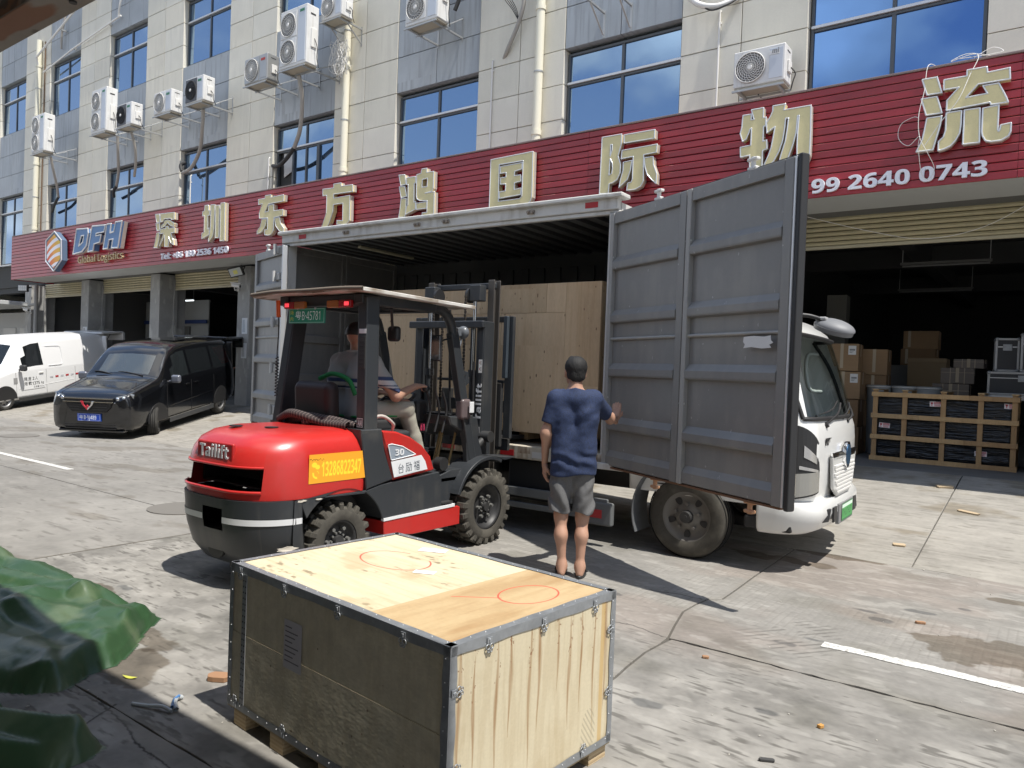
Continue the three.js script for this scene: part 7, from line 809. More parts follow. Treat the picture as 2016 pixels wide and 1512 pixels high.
  for (const x of [-0.62, -0.27, 0.1, 0.48]) clip(x, y1 - 0.02, hz + 0.006, 0); for (const z of [0.3, 0.0, -0.33]) clip(hx + 0.006, y1 - 0.02, z, Math.PI / 2); for (const y of [0.56, 0.3]) { clip(hx + 0.006, y, hz - 0.02, Math.PI / 2, 1.57); clip(hx + 0.006, y, -hz + 0.02, Math.PI / 2, -1.57); } clip(-0.25, y0 + 0.018, hz + 0.006, 0, 3.14); clip(-0.64, y0 + 0.018, hz + 0.006, 0, 3.14); clip(hx + 0.006, y0 + 0.018, -0.28, Math.PI / 2, 3.14);
  { const t2 = canvasTex(160, 200, (c) => { c.fillStyle = '#a9a7ad'; c.fillRect(0, 0, 160, 200); c.fillStyle = '#56535a'; for (let i = 0; i < 8; i++) c.fillRect(10, 26 + i * 20, 60 + (i * 53) % 76, 5); }); const o = add('paper_label', flat(new THREE.PlaneGeometry(0.13, 0.2)), mat([1, 1, 1], 0.6, { map: t2 }), C); o.position.set(-0.2, 0.47, hz + 0.003); const t3 = canvasTex(128, 80, (c) => { c.fillStyle = '#e7e6ea'; c.fillRect(0, 0, 128, 80); c.fillStyle = '#777a86'; for (let i = 0; i < 9; i++) c.fillRect(8 + (i * 29) % 90, 10 + (i * 13) % 56, 22, 5); }); for (const [x, z, w, ry] of [[-0.29, -0.36, 0.14, 0.5], [-0.02, -0.06, 0.1, 0.5]]) { const q = add('paper_scrap', flat(new THREE.PlaneGeometry(w, w * 0.5).rotateX(-Math.PI / 2).rotateY(ry)), mat([1, 1, 1], 0.7, { map: t3 }), C); q.position.set(x, y1 + 0.0022, z); } }
  // plywood feet, stacked layers
  const layers = (n, x, z, w, d) => { const o = P('foot_block', C); const g = [], g2 = []; for (let i = 0; i < n; i++) { const q = bb(x - w / 2 + (r() - 0.5) * 0.002, 0.0008 + i * 0.066 / n, z - d / 2, x + w / 2 + (r() - 0.5) * 0.002, 0.0008 + (i + 1) * 0.066 / n - 0.0006, z + d / 2); (i % 2 ? g : g2).push(q); } M('ply_layers', g, mat([0.42, 0.31, 0.18], 0.8), o); M('ply_layers', g2, mat([0.5, 0.39, 0.24], 0.8), o); };
  for (const x of [-0.6, -0.3, 0.05, 0.35, 0.64]) for (const z of [-0.42, 0.0, 0.42]) layers(8, x, z, 0.1, 0.12);
}
{
  // ---- big crate on the forks, half inside the truck
  const C = G('plywood_crate', 'tall unlabelled plywood crate on the forks, half inside the truck', 'crate', [-5.23, 0, 5.0], 0);
  const tA = plyTex(1024, 1024, [0.6, 0.44, 0.27], [0.42, 0.26, 0.13], 1201, { knots: 90 }), tB = plyTex(1024, 1024, [0.64, 0.475, 0.3], [0.46, 0.3, 0.16], 1231, { knots: 70 });
  const mk = (t, k, off) => { const m = mat([k, k, k], 0.68, { map: t, T: 1.9 }); m.userData.off = off; return m; };
  const X0 = -1.57, X1 = 1.57, Y0 = 0.985, Y1 = 2.545, ZF = 0.555, ms = [mk(tA, 1, 0), mk(tB, 1, 0.7), mk(tA, 0.93, 1.3), mk(tB, 1.05, 1.9), mk(tA, 1.08, 0.4), mk(tB, 0.95, 1.1)];
  const pan = (x0, x1, y0, y1, k) => M('panel', rbb(x0 + 0.001, y0 + 0.001, ZF - 0.018, x1 - 0.001, y1 - 0.001, ZF + (k % 3) * 0.0008, 0.002), ms[k % 6], C);
  pan(X0, -0.6, 2.24, Y1, 0); pan(-0.6, 0.05, 2.24, Y1, 1); pan(0.05, 0.92, 2.24, Y1, 2); pan(0.92, 1.16, 2.24, Y1, 3); pan(1.16, X1, 1.45, Y1, 4); pan(1.16, X1, Y0, 1.45, 1); pan(X0, -0.7, Y0, 2.24, 5); pan(-0.7, 0.35, Y0, 2.24, 0); pan(0.35, 1.16, Y0, 2.24, 3);
  MS('side_panel', [rbb(X1 - 0.018, Y0, -0.6, X1 + 0.0, Y1, ZF - 0.02, 0.002), rbb(X0, Y0, -0.6, X0 + 0.018, Y1, ZF - 0.02, 0.002)], ms[2], C); M('top_panel', rbb(X0 + 0.02, Y1 - 0.018, -0.6, X1 - 0.02, Y1 - 0.002, ZF - 0.02, 0.002), ms[1], C); M('back_panel', bb(X0 + 0.02, Y0, -0.6, X1 - 0.02, Y1 - 0.02, -0.58), ms[2], C); M('base_panel', bb(X0 + 0.02, Y0 + 0.002, -0.57, X1 - 0.02, Y0 + 0.02, ZF - 0.02), ms[2], C);
  for (const x of [-1.3, -0.75, 0.62, 1.35]) M('skid', rbb(x - 0.06, 0.9, -0.55, x + 0.06, Y0, 0.45, 0.004), ms[2], C);
}
{
  // ---- slatted crate round black stretch-wrapped goods
  const C = G('slatted_crate', 'open pine batten crate round black stretch-wrapped goods, standing in the right-hand bay', 'crate', [-1.41, 0.45, -1.35], 0.0);
  const pt = plyTex(256, 1024, [0.52, 0.36, 0.19], [0.36, 0.22, 0.1], 1301, { knots: 14 }), mP = mat([1, 1, 1], 0.75, { map: pt, T: 1.1 }), mP2 = mat([0.88, 0.8, 0.74], 0.75, { map: pt, T: 1.1 }), mP3 = mat([1.1, 1.06, 1.0], 0.75, { map: pt, T: 1.1 }); mP2.userData.off = 0.4; mP3.userData.off = 0.77;
  const W = 0.95, Hh = 1.08, D = 0.45, wb = tex(512, 512, (a, b) => 0.5 + 0.8 * (fbm(a * 3 + b, b * 46, 46, 4, 1311) - 0.5) + 0.3 * (fbm(a * 9, b * 90, 90, 2, 1321) - 0.5), false);
  M('wrapped_goods', rbb(-W + 0.06, 0.06, -D + 0.03, W - 0.06, Hh - 0.06, D - 0.05, 0.03), mat([0.008, 0.009, 0.011], 0.22, { bumpMap: wb, bumpScale: 0.03, T: 1.3 }), C);
  for (const x of [-W + 0.035, -0.5, 0.02, 0.5, W - 0.035]) { M('upright', rbb(x - 0.035, 0.0, D - 0.022, x + 0.035, Hh + 0.015, D, 0.003), mP2, C); M('upright', rbb(x - 0.035, 0.0, -D, x + 0.035, Hh + 0.015, -D + 0.022, 0.003), mP2, C); M('top_batten', rbb(x - 0.045, Hh + 0.016, -D, x + 0.045, Hh + 0.036, D + 0.022, 0.003), mP, C); }
  for (const [i, y] of [0.035, 0.37, 0.7, 1.035].entries()) { const c = [0.35, 0.3, -0.3, 0.35][i]; M('rail', rbb(-W - 0.02, y - 0.035, D, c, y + 0.035, D + 0.022, 0.003), i === 2 ? mP : mP3, C); M('rail', rbb(c + 0.001, y - 0.035, D, W + 0.02, y + 0.035, D + 0.022, 0.003), i === 2 ? mP3 : mP2, C); }
  for (const s of [-1, 1]) for (const y of [0.035, 0.37, 0.7, 1.035]) M('rail', rbb(s * W - 0.011, y - 0.035, -D + 0.03, s * W + 0.011, y + 0.035, D - 0.03, 0.003), mP, C);
  const ft = canvasTex(128, 64, (c) => { c.fillStyle = '#e8dede'; c.fillRect(0, 0, 128, 64); c.fillStyle = '#b3202c'; c.fillRect(48, 4, 76, 26); c.fillStyle = '#f3e8e8'; c.font = 'bold 19px sans-serif'; c.fillText('FRAGILE', 50, 24); c.fillStyle = '#b3202c'; c.font = 'bold 11px sans-serif'; c.fillRect(50, 37, 70, 5); c.fillRect(50, 47, 62, 4); c.fillRect(50, 55, 66, 4); c.beginPath(); c.moveTo(10, 10); c.lineTo(38, 10); c.lineTo(34, 30); c.lineTo(27, 36); c.lineTo(27, 50); c.lineTo(36, 55); c.lineTo(12, 55); c.lineTo(21, 50); c.lineTo(21, 36); c.lineTo(14, 30); c.fill(); });
  for (const [x, y, q] of [[-0.09, 0.92, 0.02], [0.86, 0.94, 0.0], [-0.78, 0.55, -0.06], [0.52, 0.22, 0.0]]) { const o = add('fragile_sticker', flat(new THREE.PlaneGeometry(0.155, 0.075)), mat([1, 1, 1], 0.4, { map: ft }), C); o.position.set(x, y, D - 0.0475); o.rotation.z = q; }
}
// ---- goods stacked in the right-hand bay
const cartT = tex(256, 256, (a, b) => { const n = fbm(a * 4, b * 4, 4, 4, 1401), f = fbm(a * 3, b * 60, 60, 2, 1411); const k = 0.95 + 0.16 * (n - 0.5) + 0.08 * (f - 0.5); return [0.36 * k, 0.235 * k, 0.13 * k]; }), mCart = mat([1, 1, 1], 0.8, { map: cartT, T: 0.8 }), mCart2 = mat([0.8, 0.78, 0.76], 0.8, { map: cartT, T: 0.8 }), mTape = mat([0.5, 0.42, 0.3], 0.3), mFilm = mat([0.2, 0.17, 0.15], 0.25);
const lblT = canvasTex(96, 128, (c) => { c.fillStyle = '#e4e4e2'; c.fillRect(0, 0, 96, 128); c.fillStyle = '#333'; for (let i = 0; i < 14; i++) c.fillRect(14 + i * 5, 44, 2 + (i * 7) % 3, 26); c.fillRect(14, 84, 50, 4); c.fillRect(14, 94, 36, 4); });
function carton(label, x, y, z, w, h, d, ry, o = {}) { const c = G('carton', label, 'carton', [x, y, z], ry, 'cartons in the right-hand bay'); M('box', rbb(-w / 2, 0.001, -d / 2, w / 2, h, d / 2, 0.008), o.m || mCart, c); MS('tape', [bb(-0.025, h, -d / 2, 0.025, h + 0.001, d / 2), bb(w / 2, h * 0.55, -0.025, w / 2 + 0.001, h, 0.025), bb(-0.025 + (o.tx || 0), h * 0.1, d / 2, 0.025 + (o.tx || 0), h, d / 2 + 0.001)], mTape, c); M('seam', [bb(-w / 2, h * 0.499, d / 2, -w / 2 + 0.002, h * 0.501, d / 2 + 0.001), bb(-w / 2, h - 0.0005, -0.002, w / 2, h + 0.0006, 0.002)], mDark, c); if (o.lab) { const q = add('shipping_label', flat(new THREE.PlaneGeometry(0.12, 0.15)), mat([1, 1, 1], 0.6, { map: lblT }), c); q.position.set(w / 2 - 0.1, h - 0.11, d / 2 + 0.002); } if (o.film) M('strap', [bb(-w * 0.22, 0, d / 2, -w * 0.2, h, d / 2 + 0.002), bb(w * 0.2, 0, d / 2, w * 0.22, h, d / 2 + 0.002), bb(-w / 2, h * 0.7, d / 2, w / 2, h * 0.72, d / 2 + 0.0015)], mTape, c); return c; }
carton('top carton of the labelled stack beside the truck cab', -3.0, 1.845, -1.75, 0.52, 0.46, 0.5, 0.06, { lab: 1 }); carton('second carton of the labelled stack beside the truck cab', -2.96, 1.375, -1.75, 0.54, 0.46, 0.5, 0.04, { lab: 1 }); carton('third carton down in the labelled stack beside the cab', -2.96, 0.915, -1.75, 0.52, 0.45, 0.5, 0.02, { m: mCart2 }); carton('lowest carton of the labelled stack beside the cab', -2.95, 0.451, -1.75, 0.54, 0.455, 0.5, 0.03, { m: mCart2 });
for (let k = 0; k < 4; k++) carton(['bottom', 'second', 'third', 'topmost'][k] + ' carton of the unlabelled stack behind the labelled one', -2.62, 0.452 + k * 0.45, -2.45, 0.42, 0.445, 0.5, -0.05 + k * 0.03, { m: k % 2 ? mCart : mCart2 });
{ const p = G('pallet_load', 'plain tall goods wrapped in grey board deep in the right-hand bay', 'pallet load', [-2.3, 0.45, -5.2], 0); M('pallet', [rbb(-0.6, 0, -0.5, 0.6, 0.12, 0.5, 0.01)], mCart2, p); M('load', rbb(-0.55, 0.12, -0.45, 0.55, 1.6, 0.45, 0.02), mat([0.2, 0.2, 0.19], 0.7), p); }
carton('upper of two dim cartons on blue packs deep in the bay', -2.27, 2.38, -5.1, 0.62, 0.36, 0.5, 0.02, { tx: -0.2 }); { const c = carton('lower of two dim cartons on blue packs deep in the bay', -2.3, 2.05, -5.1, 0.62, 0.33, 0.5, -0.02, { m: mCart2, tx: -0.2 }); const b = G('blue_pack', 'dark blue pack under the two dim cartons', 'pack', [-2.25, 2.05, -5.1], 0); b.position.y = 2.05 - 0.0; M('bundle', [rbb(-0.42, -0.0, -0.35, 0.42, 0.0, 0.35, 0.0)].map(() => rbb(-0.42, -0.45, -0.3, 0.42, -0.002, 0.3, 0.04)), mat([0.02, 0.04, 0.16], 0.5), b); M('strap', [bb(-0.1, -0.452, 0.3, -0.06, 0, 0.303), bb(0.16, -0.452, 0.3, 0.2, 0, 0.303)], mat([0.05, 0.1, 0.3], 0.4), b); }
{ const w = G('wooden_case', 'low plain wooden case behind the slatted crate', 'case', [-2.03, 0.45, -4.3], 0); M('body', rbb(-0.32, 0.1, -0.3, 0.32, 1.72, 0.3, 0.006), mat([0.3, 0.22, 0.13], 0.8), w); M('runner', [rbb(-0.32, 0, -0.28, -0.22, 0.1, 0.28, 0.004), rbb(0.22, 0, -0.28, 0.32, 0.1, 0.28, 0.004)], mCart2, w); MS('batten', [rbb(-0.33, 1.0, 0.3, 0.33, 1.06, 0.315, 0.003), rbb(-0.33, 1.64, 0.3, 0.33, 1.7, 0.315, 0.003)], mat([0.34, 0.25, 0.15], 0.8), w); }
carton('film-wrapped carton with straps, front one of the pile behind the slatted crate', -1.42, 1.7, -3.0, 0.5, 0.27, 0.4, 0.05, { m: mFilm, film: 1 }); carton('film-wrapped carton at the top of the pile behind the slatted crate', -1.25, 1.97, -3.1, 0.45, 0.16, 0.35, -0.08, { m: mFilm, film: 1, lab: 0 }); carton('film-wrapped carton under the pile behind the slatted crate', -1.5, 1.3, -3.0, 0.55, 0.395, 0.45, 0.0, { m: mFilm, film: 1 }); carton('big carton carrying the film-wrapped pile', -1.45, 0.451, -3.0, 0.7, 0.845, 0.6, 0.0, { m: mCart2 });
for (const [i, x] of [-2.5, -2.1, -1.75].entries()) { const p = G('storage_tub', ['left', 'middle', 'right'][i] + ' one of three pale round tubs just behind the slatted crate', 'tub', [x, 0.45, -2.15], 0, 'pale tubs behind the slatted crate'); M('body', new THREE.LatheGeometry([[0.0, 0], [0.15, 0], [0.17, 0.02], [0.19, 1.12], [0.2, 1.13], [0.2, 1.17], [0.18, 1.18], [0, 1.18]].map((q) => new THREE.Vector2(q[0], q[1])), 28), mat([0.33, 0.35, 0.35], 0.5), p); M('lid_rim', new THREE.TorusGeometry(0.195, 0.012, 8, 32).rotateX(Math.PI / 2).translate(0, 1.15, 0), mWhiteP, p); }
function flight(label, x, y, z, w, h, d, ry, stand) { const c = G('flight_case', label, 'flight case', [x, y, z], ry, 'flight cases at the right edge'); M('body', rbb(-w / 2 + 0.01, stand ? 0.01 : 0.001, -d / 2 + 0.01, w / 2 - 0.01, h - 0.01, d / 2 - 0.01, 0.01), mat([0.03, 0.032, 0.036], 0.5), c); const e = []; for (const sx of [-1, 1]) for (const sz of [-1, 1]) e.push(rb(0.035, h, 0.035, 0.006, sx * (w / 2 - 0.017), h / 2, sz * (d / 2 - 0.017))); for (const sy of [0.018, h - 0.018]) for (const s of [-1, 1]) e.push(rb(w - 0.07, 0.035, 0.034, 0.006, 0, sy, s * (d / 2 - 0.017)), rb(0.034, 0.035, d - 0.07, 0.006, s * (w / 2 - 0.017), sy, 0)); M('edge_profile', e, mat([0.36, 0.37, 0.38], 0.35, { metalness: 0.6 }), c); M('corner_cap', [-1, 1].flatMap((sx) => [-1, 1].flatMap((sz) => [0.02, h - 0.02].map((y_) => new THREE.SphereGeometry(0.032, 10, 8).translate(sx * (w / 2 - 0.02), y_, sz * (d / 2 - 0.02))))), mGalv, c); M('latch', [rb(0.12, 0.1, 0.012, 0.02, 0, h * 0.72, d / 2)], mGalv, c); M('lid_seam', [bb(-w / 2 + 0.03, h * 0.72, d / 2 - 0.01, w / 2 - 0.03, h * 0.75, d / 2 - 0.006)], mAlu, c); return c; }
{ const t = G('loading_table', 'low board platform under the flight cases', 'platform', [-0.35, 0.45, -2.0], 0); M('top', rbb(-0.65, 1.02, -0.45, 0.7, 1.09, 0.45, 0.01), mWhiteP, t); M('leg', [rbb(-0.6, 0, -0.4, -0.5, 1.02, -0.3), rbb(0.5, 0, -0.4, 0.6, 1.02, -0.3), rbb(-0.6, 0, 0.3, -0.5, 1.02, 0.4), rbb(0.5, 0, 0.3, 0.6, 1.02, 0.4)], mSteelD, t); }
flight('long black flight case lying on the platform, lowest of three', -0.45, 1.542, -1.85, 0.9, 0.36, 0.5, 0.02, false); flight('upright black flight case on the long one, left of two', -0.68, 1.904, -1.95, 0.32, 0.52, 0.4, 0.1, true); flight('larger upright black flight case on the long one, right of two', -0.3, 1.904, -1.85, 0.38, 0.58, 0.42, 0.0, true);
{ const b = G('board_stack', 'boards leaning beside the slatted crate at the right edge', 'boards', [-0.28, 0.45, -1.35], 0); for (let k = 0; k < 4; k++) M('board', rbb(-0.06 + k * 0.04, 0, -0.4, -0.035 + k * 0.04, 0.82 - k * 0.04, 0.36 - k * 0.03, 0.004), mat([0.24 + 0.03 * k, 0.17 + 0.02 * k, 0.1], 0.8), b); }
{ const b = G('tall_carton', 'tall pale grey carton standing behind the cab in the bay', 'carton', [-3.65, 0.45, -4.1], 0.05); M('box', rbb(-0.2, 0, -0.2, 0.17, 2.95, 0.2, 0.01), mat([0.22, 0.215, 0.19], 0.8), b); M('seam', bb(-0.2, 2.28, 0.2, 0.17, 2.3, 0.202), mDark, b); }

// ================================================================ vans
// hull lofted along x from cross-sections; st = [x, y0, yb, yt, w, wt]
function hull(st, pick) {
  const ring = ([x, y0, yb, yt, w, wt, cr = 0.02]) => {
    const h = [[0, y0], [w * 0.84, y0], [w * 0.97, y0 + 0.05], [w, y0 + 0.14], [w + 0.006, (y0 + yb) / 2], [w, yb - 0.03], [w - 0.015, yb], [mix(w, wt, 0.12), mix(yb, yt, 0.1)], [mix(w, wt, 0.55), mix(yb, yt, 0.5)], [mix(w, wt, 0.9), mix(yb, yt, 0.8)], [wt - 0.01, mix(yb, yt, 0.9)], [wt - 0.07, yt - 0.012 - cr * 0.3], [wt * 0.72, yt], [wt * 0.36, yt + cr * 0.7], [0, yt + cr]];
    const o = h.map((p) => V(x, p[1], p[0])); for (let i = h.length - 2; i > 0; i--) o.push(V(x, h[i][1], -h[i][0])); return o;
  };
  const R = st.map(ring), N = R[0].length, H = 14, b = {};
  const nor = R.map((row, k) => row.map((p, i) => { const a = row[(i + 1) % N].clone().sub(row[(i + N - 1) % N]), u = R[Math.min(k + 1, R.length - 1)][i].clone().sub(R[Math.max(k - 1, 0)][i]); return a.cross(u).normalize(); }));
  for (let k = 0; k + 1 < R.length; k++) for (let i = 0; i < N; i++) { const j = (i + 1) % N, seg = i < H ? i : N - 1 - i; const n = pick(k, seg, i < H ? 1 : -1); if (!n) continue; const q = b[n] || (b[n] = { p: [], n: [] }); for (const [kk, ii] of [[k, i], [k + 1, i], [k + 1, j], [k, i], [k + 1, j], [k, j]]) { const v = R[kk][ii], m = nor[kk][ii]; q.p.push(v.x, v.y, v.z); q.n.push(m.x, m.y, m.z); } }
  const out = {}; for (const n in b) { const g = new THREE.BufferGeometry(); g.setAttribute('position', new THREE.Float32BufferAttribute(b[n].p, 3)); g.setAttribute('normal', new THREE.Float32BufferAttribute(b[n].n, 3)); out[n] = fixDir(g); }
  const cap = (k) => { const s = st[k][0]; const g = flat(new THREE.ShapeGeometry(shape(R[k].map((v) => [v.z, v.y])))); const p = g.attributes.position, nn = g.attributes.normal; for (let i = 0; i < p.count; i++) { const z = p.getX(i), y = p.getY(i); p.setXYZ(i, s, y, z); nn.setXYZ(i, k ? -1 : 1, 0, 0); } return fixWinding(g); };
  out.front = cap(0); out.rear = cap(R.length - 1); out.R = R; return out;
}
const rimVan = (o, rr) => { M('rim', new THREE.LatheGeometry([[0.02, -0.03], [rr * 0.4, -0.03], [rr * 0.6, -0.06], [rr * 0.85, -0.05], [rr * 0.95, -0.01], [rr * 1.02, -0.01]].map((p) => new THREE.Vector2(p[0], p[1])), 30).rotateX(Math.PI / 2), mat([0.25, 0.25, 0.25], 0.45, { metalness: 0.5 }), o); M('hub_cap', rod([0, 0, -0.04], [0, 0, -0.015], 0.045, 0.04, 16), mat([0.2, 0.2, 0.2], 0.4, { metalness: 0.4 }), o); for (let k = 0; k < 8; k++) { const a = k / 8 * 6.2832; M('rim_hole', rod([Math.cos(a) * rr * 0.66, Math.sin(a) * rr * 0.66, -0.055], [Math.cos(a) * rr * 0.66, Math.sin(a) * rr * 0.66, -0.048], 0.02, 0.02, 10), mBlackP, o); } };
function van(name, label, pos, ry, pitch, kind) {
  const o = G(name, label, 'van', pos, ry); o.rotation.order = 'YXZ'; o.rotation.z = pitch;
  const blk = kind === 'black', L = blk ? -3.6 : -3.85, Hh = blk ? 1.8 : 1.93;
  const body = blk ? mat([0.005, 0.0055, 0.007], 0.2, { clearcoat: 1, clearcoatRoughness: 0.04 }) : mat([0.76, 0.765, 0.77], 0.35, { clearcoat: 0.5, clearcoatRoughness: 0.12 });
  const st = [[0.9, 0.3, 0.62, 0.8, 0.62, 0.56, 0.01], [0.86, 0.24, 0.7, 0.9, 0.76, 0.68, 0.01], [0.76, 0.22, 0.76, 0.97, 0.83, 0.76, 0.01], [0.5, 0.22, 0.84, 1.03, 0.865, 0.78, 0.02], [0.1, 0.22, 0.92, 1.1, 0.875, 0.78, 0.02], [-0.16, 0.22, 0.98, 1.16, 0.878, 0.77, 0.02], [-0.24, 0.22, 1.0, 1.22, 0.878, 0.765, 0.03], [-0.62, 0.22, 1.02, Hh - 0.22, 0.88, 0.72, 0.03], [-0.78, 0.22, 1.03, Hh - 0.1, 0.88, 0.715, 0.03], [-1.05, 0.22, 1.04, Hh - 0.02, 0.88, 0.71, 0.03], [-1.32, 0.22, 1.04, Hh, 0.88, 0.71, 0.03], [-1.42, 0.22, 1.04, Hh, 0.88, 0.71, 0.03], [-2.4, 0.22, 1.05, Hh, 0.88, 0.71, 0.03], [-2.5, 0.22, 1.05, Hh, 0.88, 0.71, 0.03], [L + 0.3, 0.24, 1.05, Hh - 0.02, 0.875, 0.7, 0.03], [L + 0.08, 0.28, 1.04, Hh - 0.06, 0.86, 0.69, 0.02], [L, 0.32, 1.03, Hh - 0.1, 0.84, 0.68, 0.02]];
  const hb = hull(st, (k, s, side) => { if (k === 6 && s >= 12) return 'wind'; if ((k === 8 || k === 9) && s >= 7 && s <= 8) return side > 0 ? 'sideglassR' : 'sideglassL'; if (k === 7 && s === 7) return side > 0 ? 'sideglassR' : 'sideglassL'; if (blk && k === 11 && s >= 7 && s <= 8) return side > 0 ? 'rearglassR' : 'rearglassL'; if (blk && k === 13 && s >= 7 && s <= 8) return side > 0 ? 'rearglassR' : 'rearglassL'; return 'body'; });
  // windshield spans stations 6 to 7, edge pillars stay painted
  M('body', [hb.body, hb.front], body, o); const gl = mat([0.1, 0.12, 0.13], 0.02, { transmission: 0.85, ior: 1.5 }), gd = mat([0.012, 0.014, 0.016], 0.03, { clearcoat: 1, clearcoatRoughness: 0.02 });
  add('windshield', flat(hb.wind), blk ? mat([0.5, 0.58, 0.6], 0.015, { transmission: 0.9, ior: 2.1 }) : gl, o); for (const s of ['L', 'R']) { add('front_side_window', flat(hb['sideglass' + s]), blk ? gl : gd, o); if (hb['rearglass' + s]) add('rear_side_window', flat(hb['rearglass' + s]), gd, o); }
  // wheel arches and sills
  for (const s of [1, -1]) { for (const x of [0, blk ? -2.8 : -2.95]) { const a = [], n = 20; for (let i = 0; i <= n; i++) { const t = i / n * Math.PI; a.push([x + Math.cos(t) * 0.375, 0.3 + Math.sin(t) * 0.375]); } M('wheel_arch', ext(a, 0.018, 0.002).translate(0, 0, s > 0 ? 0.868 : -0.886), mBlackP, o); } M('sill_trim', rbb(-2.4, 0.2, s * 0.885 - 0.012, -0.42, 0.3, s * 0.885 + 0.006, 0.006), blk ? mat([0.05, 0.052, 0.055], 0.5) : mat([0.03, 0.03, 0.03], 0.7), o); }
  const fx = blk ? -0.32 : 0.0; for (const s of [1, -1]) { const w = wheel(o, 'front_wheel', 0, 0.31, s * 0.875, 0.31, 0.19, 0.2, { rim: rimVan }); w.rotation.y = (s < 0 ? Math.PI : 0) + (blk ? 0.42 : 0); const q = wheel(o, 'rear_wheel', blk ? -2.8 : -2.95, 0.31, s * 0.875, 0.31, 0.19, 0.2, { rim: rimVan }); if (s < 0) q.rotation.y = Math.PI; }
  M('underbody', bb(L + 0.1, 0.2, -0.72, 0.7, 0.3, 0.72), mBlackP, o); M('cabin_floor', bb(L + 0.1, 0.42, -0.8, -0.3, 0.5, 0.8), mDark, o);
  M('dashboard', rbb(-0.7, 0.9, -0.74, -0.28, 1.1, 0.74, 0.03), mDark, o); M('seat', [rb(0.16, 0.7, 0.45, 0.06, -1.35, 1.2, -0.38), rb(0.16, 0.7, 0.45, 0.06, -1.35, 1.2, 0.38), rb(0.12, 0.2, 0.24, 0.05, -1.38, 1.6, -0.38), rb(0.12, 0.2, 0.24, 0.05, -1.38, 1.6, 0.38)], mat([0.12, 0.12, 0.12], 0.8), o); M('steering_wheel', new THREE.TorusGeometry(0.18, 0.016, 8, 28).rotateY(Math.PI / 2).applyMatrix4(new THREE.Matrix4().makeRotationZ(0.4)).translate(-0.78, 1.13, -0.38), mat([0.1, 0.1, 0.1], 0.5), o);
  // mirrors, handles, seams, wipers
  for (const s of [1, -1]) { M('mirror', [rb(0.12, 0.17, 0.2, 0.05, -0.48, 1.12, s * 1.02, 3), rod([-0.5, 1.06, s * 0.86], [-0.49, 1.08, s * 0.98], 0.022)], blk ? mat([0.12, 0.13, 0.16], 0.25, { clearcoat: 0.8, clearcoatRoughness: 0.1 }) : mDark, o); M('door_handle', [rb(0.15, 0.03, 0.02, 0.01, -1.2, 0.93, s * 0.9), rb(0.15, 0.03, 0.02, 0.01, -1.6, 0.93, s * 0.9)].slice(0, blk ? 2 : 1), blk ? body : mWhiteP, o); for (const x of [-0.36, -1.38, -2.45]) M('door_seam', rbb(x - 0.004, 0.32, s * 0.884 - 0.004, x + 0.004, 1.0, s * 0.884 + 0.003, 0.001), blk ? mBlackP : mat([0.25, 0.25, 0.25], 0.6), o); M('side_crease', [rod([-0.45, 0.55, s * 0.885], [-2.4, 0.62, s * 0.885], 0.006)], body, o); }
  M('wiper', [tube([[-0.2, 1.2, -0.45], [-0.24, 1.25, -0.1], [-0.26, 1.26, 0.1]], 0.012, 16, 6), tube([[-0.2, 1.2, 0.2], [-0.24, 1.25, 0.45], [-0.26, 1.25, 0.62]], 0.012, 16, 6)], mBlackP, o);
  if (blk) {
    M('hood_line', [tube([[0.78, 0.985, 0.66], [0.45, 1.05, 0.66], [-0.12, 1.165, 0.7]], 0.006, 20, 5), tube([[0.78, 0.985, -0.66], [0.45, 1.05, -0.66], [-0.12, 1.165, -0.7]], 0.006, 20, 5)], body, o);
    const g = P('grille', o); M('recess', [ext([[-0.5, 0.88], [0.5, 0.88], [0.44, 0.7], [0.34, 0.6], [-0.34, 0.6], [-0.44, 0.7]], 0.05, 0.01).rotateY(Math.PI / 2).translate(0.875, 0, 0)], mBlackP, g); for (const y of [0.64, 0.69, 0.74]) M('bar', rbb(0.93, y, -0.38, 0.945, y + 0.02, 0.38, 0.004), mat([0.02, 0.02, 0.022], 0.3), g); for (const y of [0.795, 0.86]) M('chrome_bar', rbb(0.935, y, -0.5, 0.955, y + 0.016, 0.5, 0.004), mat([0.42, 0.38, 0.3], 0.2, { metalness: 1 }), g);
    const wl = P('emblem', o); M('red_half', [ext([[0, 0.66], [0.07, 0.73], [0.09, 0.8], [0.14, 0.8], [0.1, 0.72], [0, 0.62]].map((p) => [-p[0], p[1]]), 0.012, 0.003), ext([[0, 0.66], [0.035, 0.69], [0, 0.73], [-0.035, 0.69]], 0.012, 0.003)].map((q) => q.rotateY(Math.PI / 2).translate(0.955, 0.02, 0)), mat([0.5, 0.03, 0.05], 0.3), wl); M('silver_half', ext([[0, 0.66], [0.07, 0.73], [0.09, 0.8], [0.14, 0.8], [0.1, 0.72], [0, 0.62]], 0.012, 0.003).rotateY(Math.PI / 2).translate(0.956, 0.02, 0), mChrome, wl);
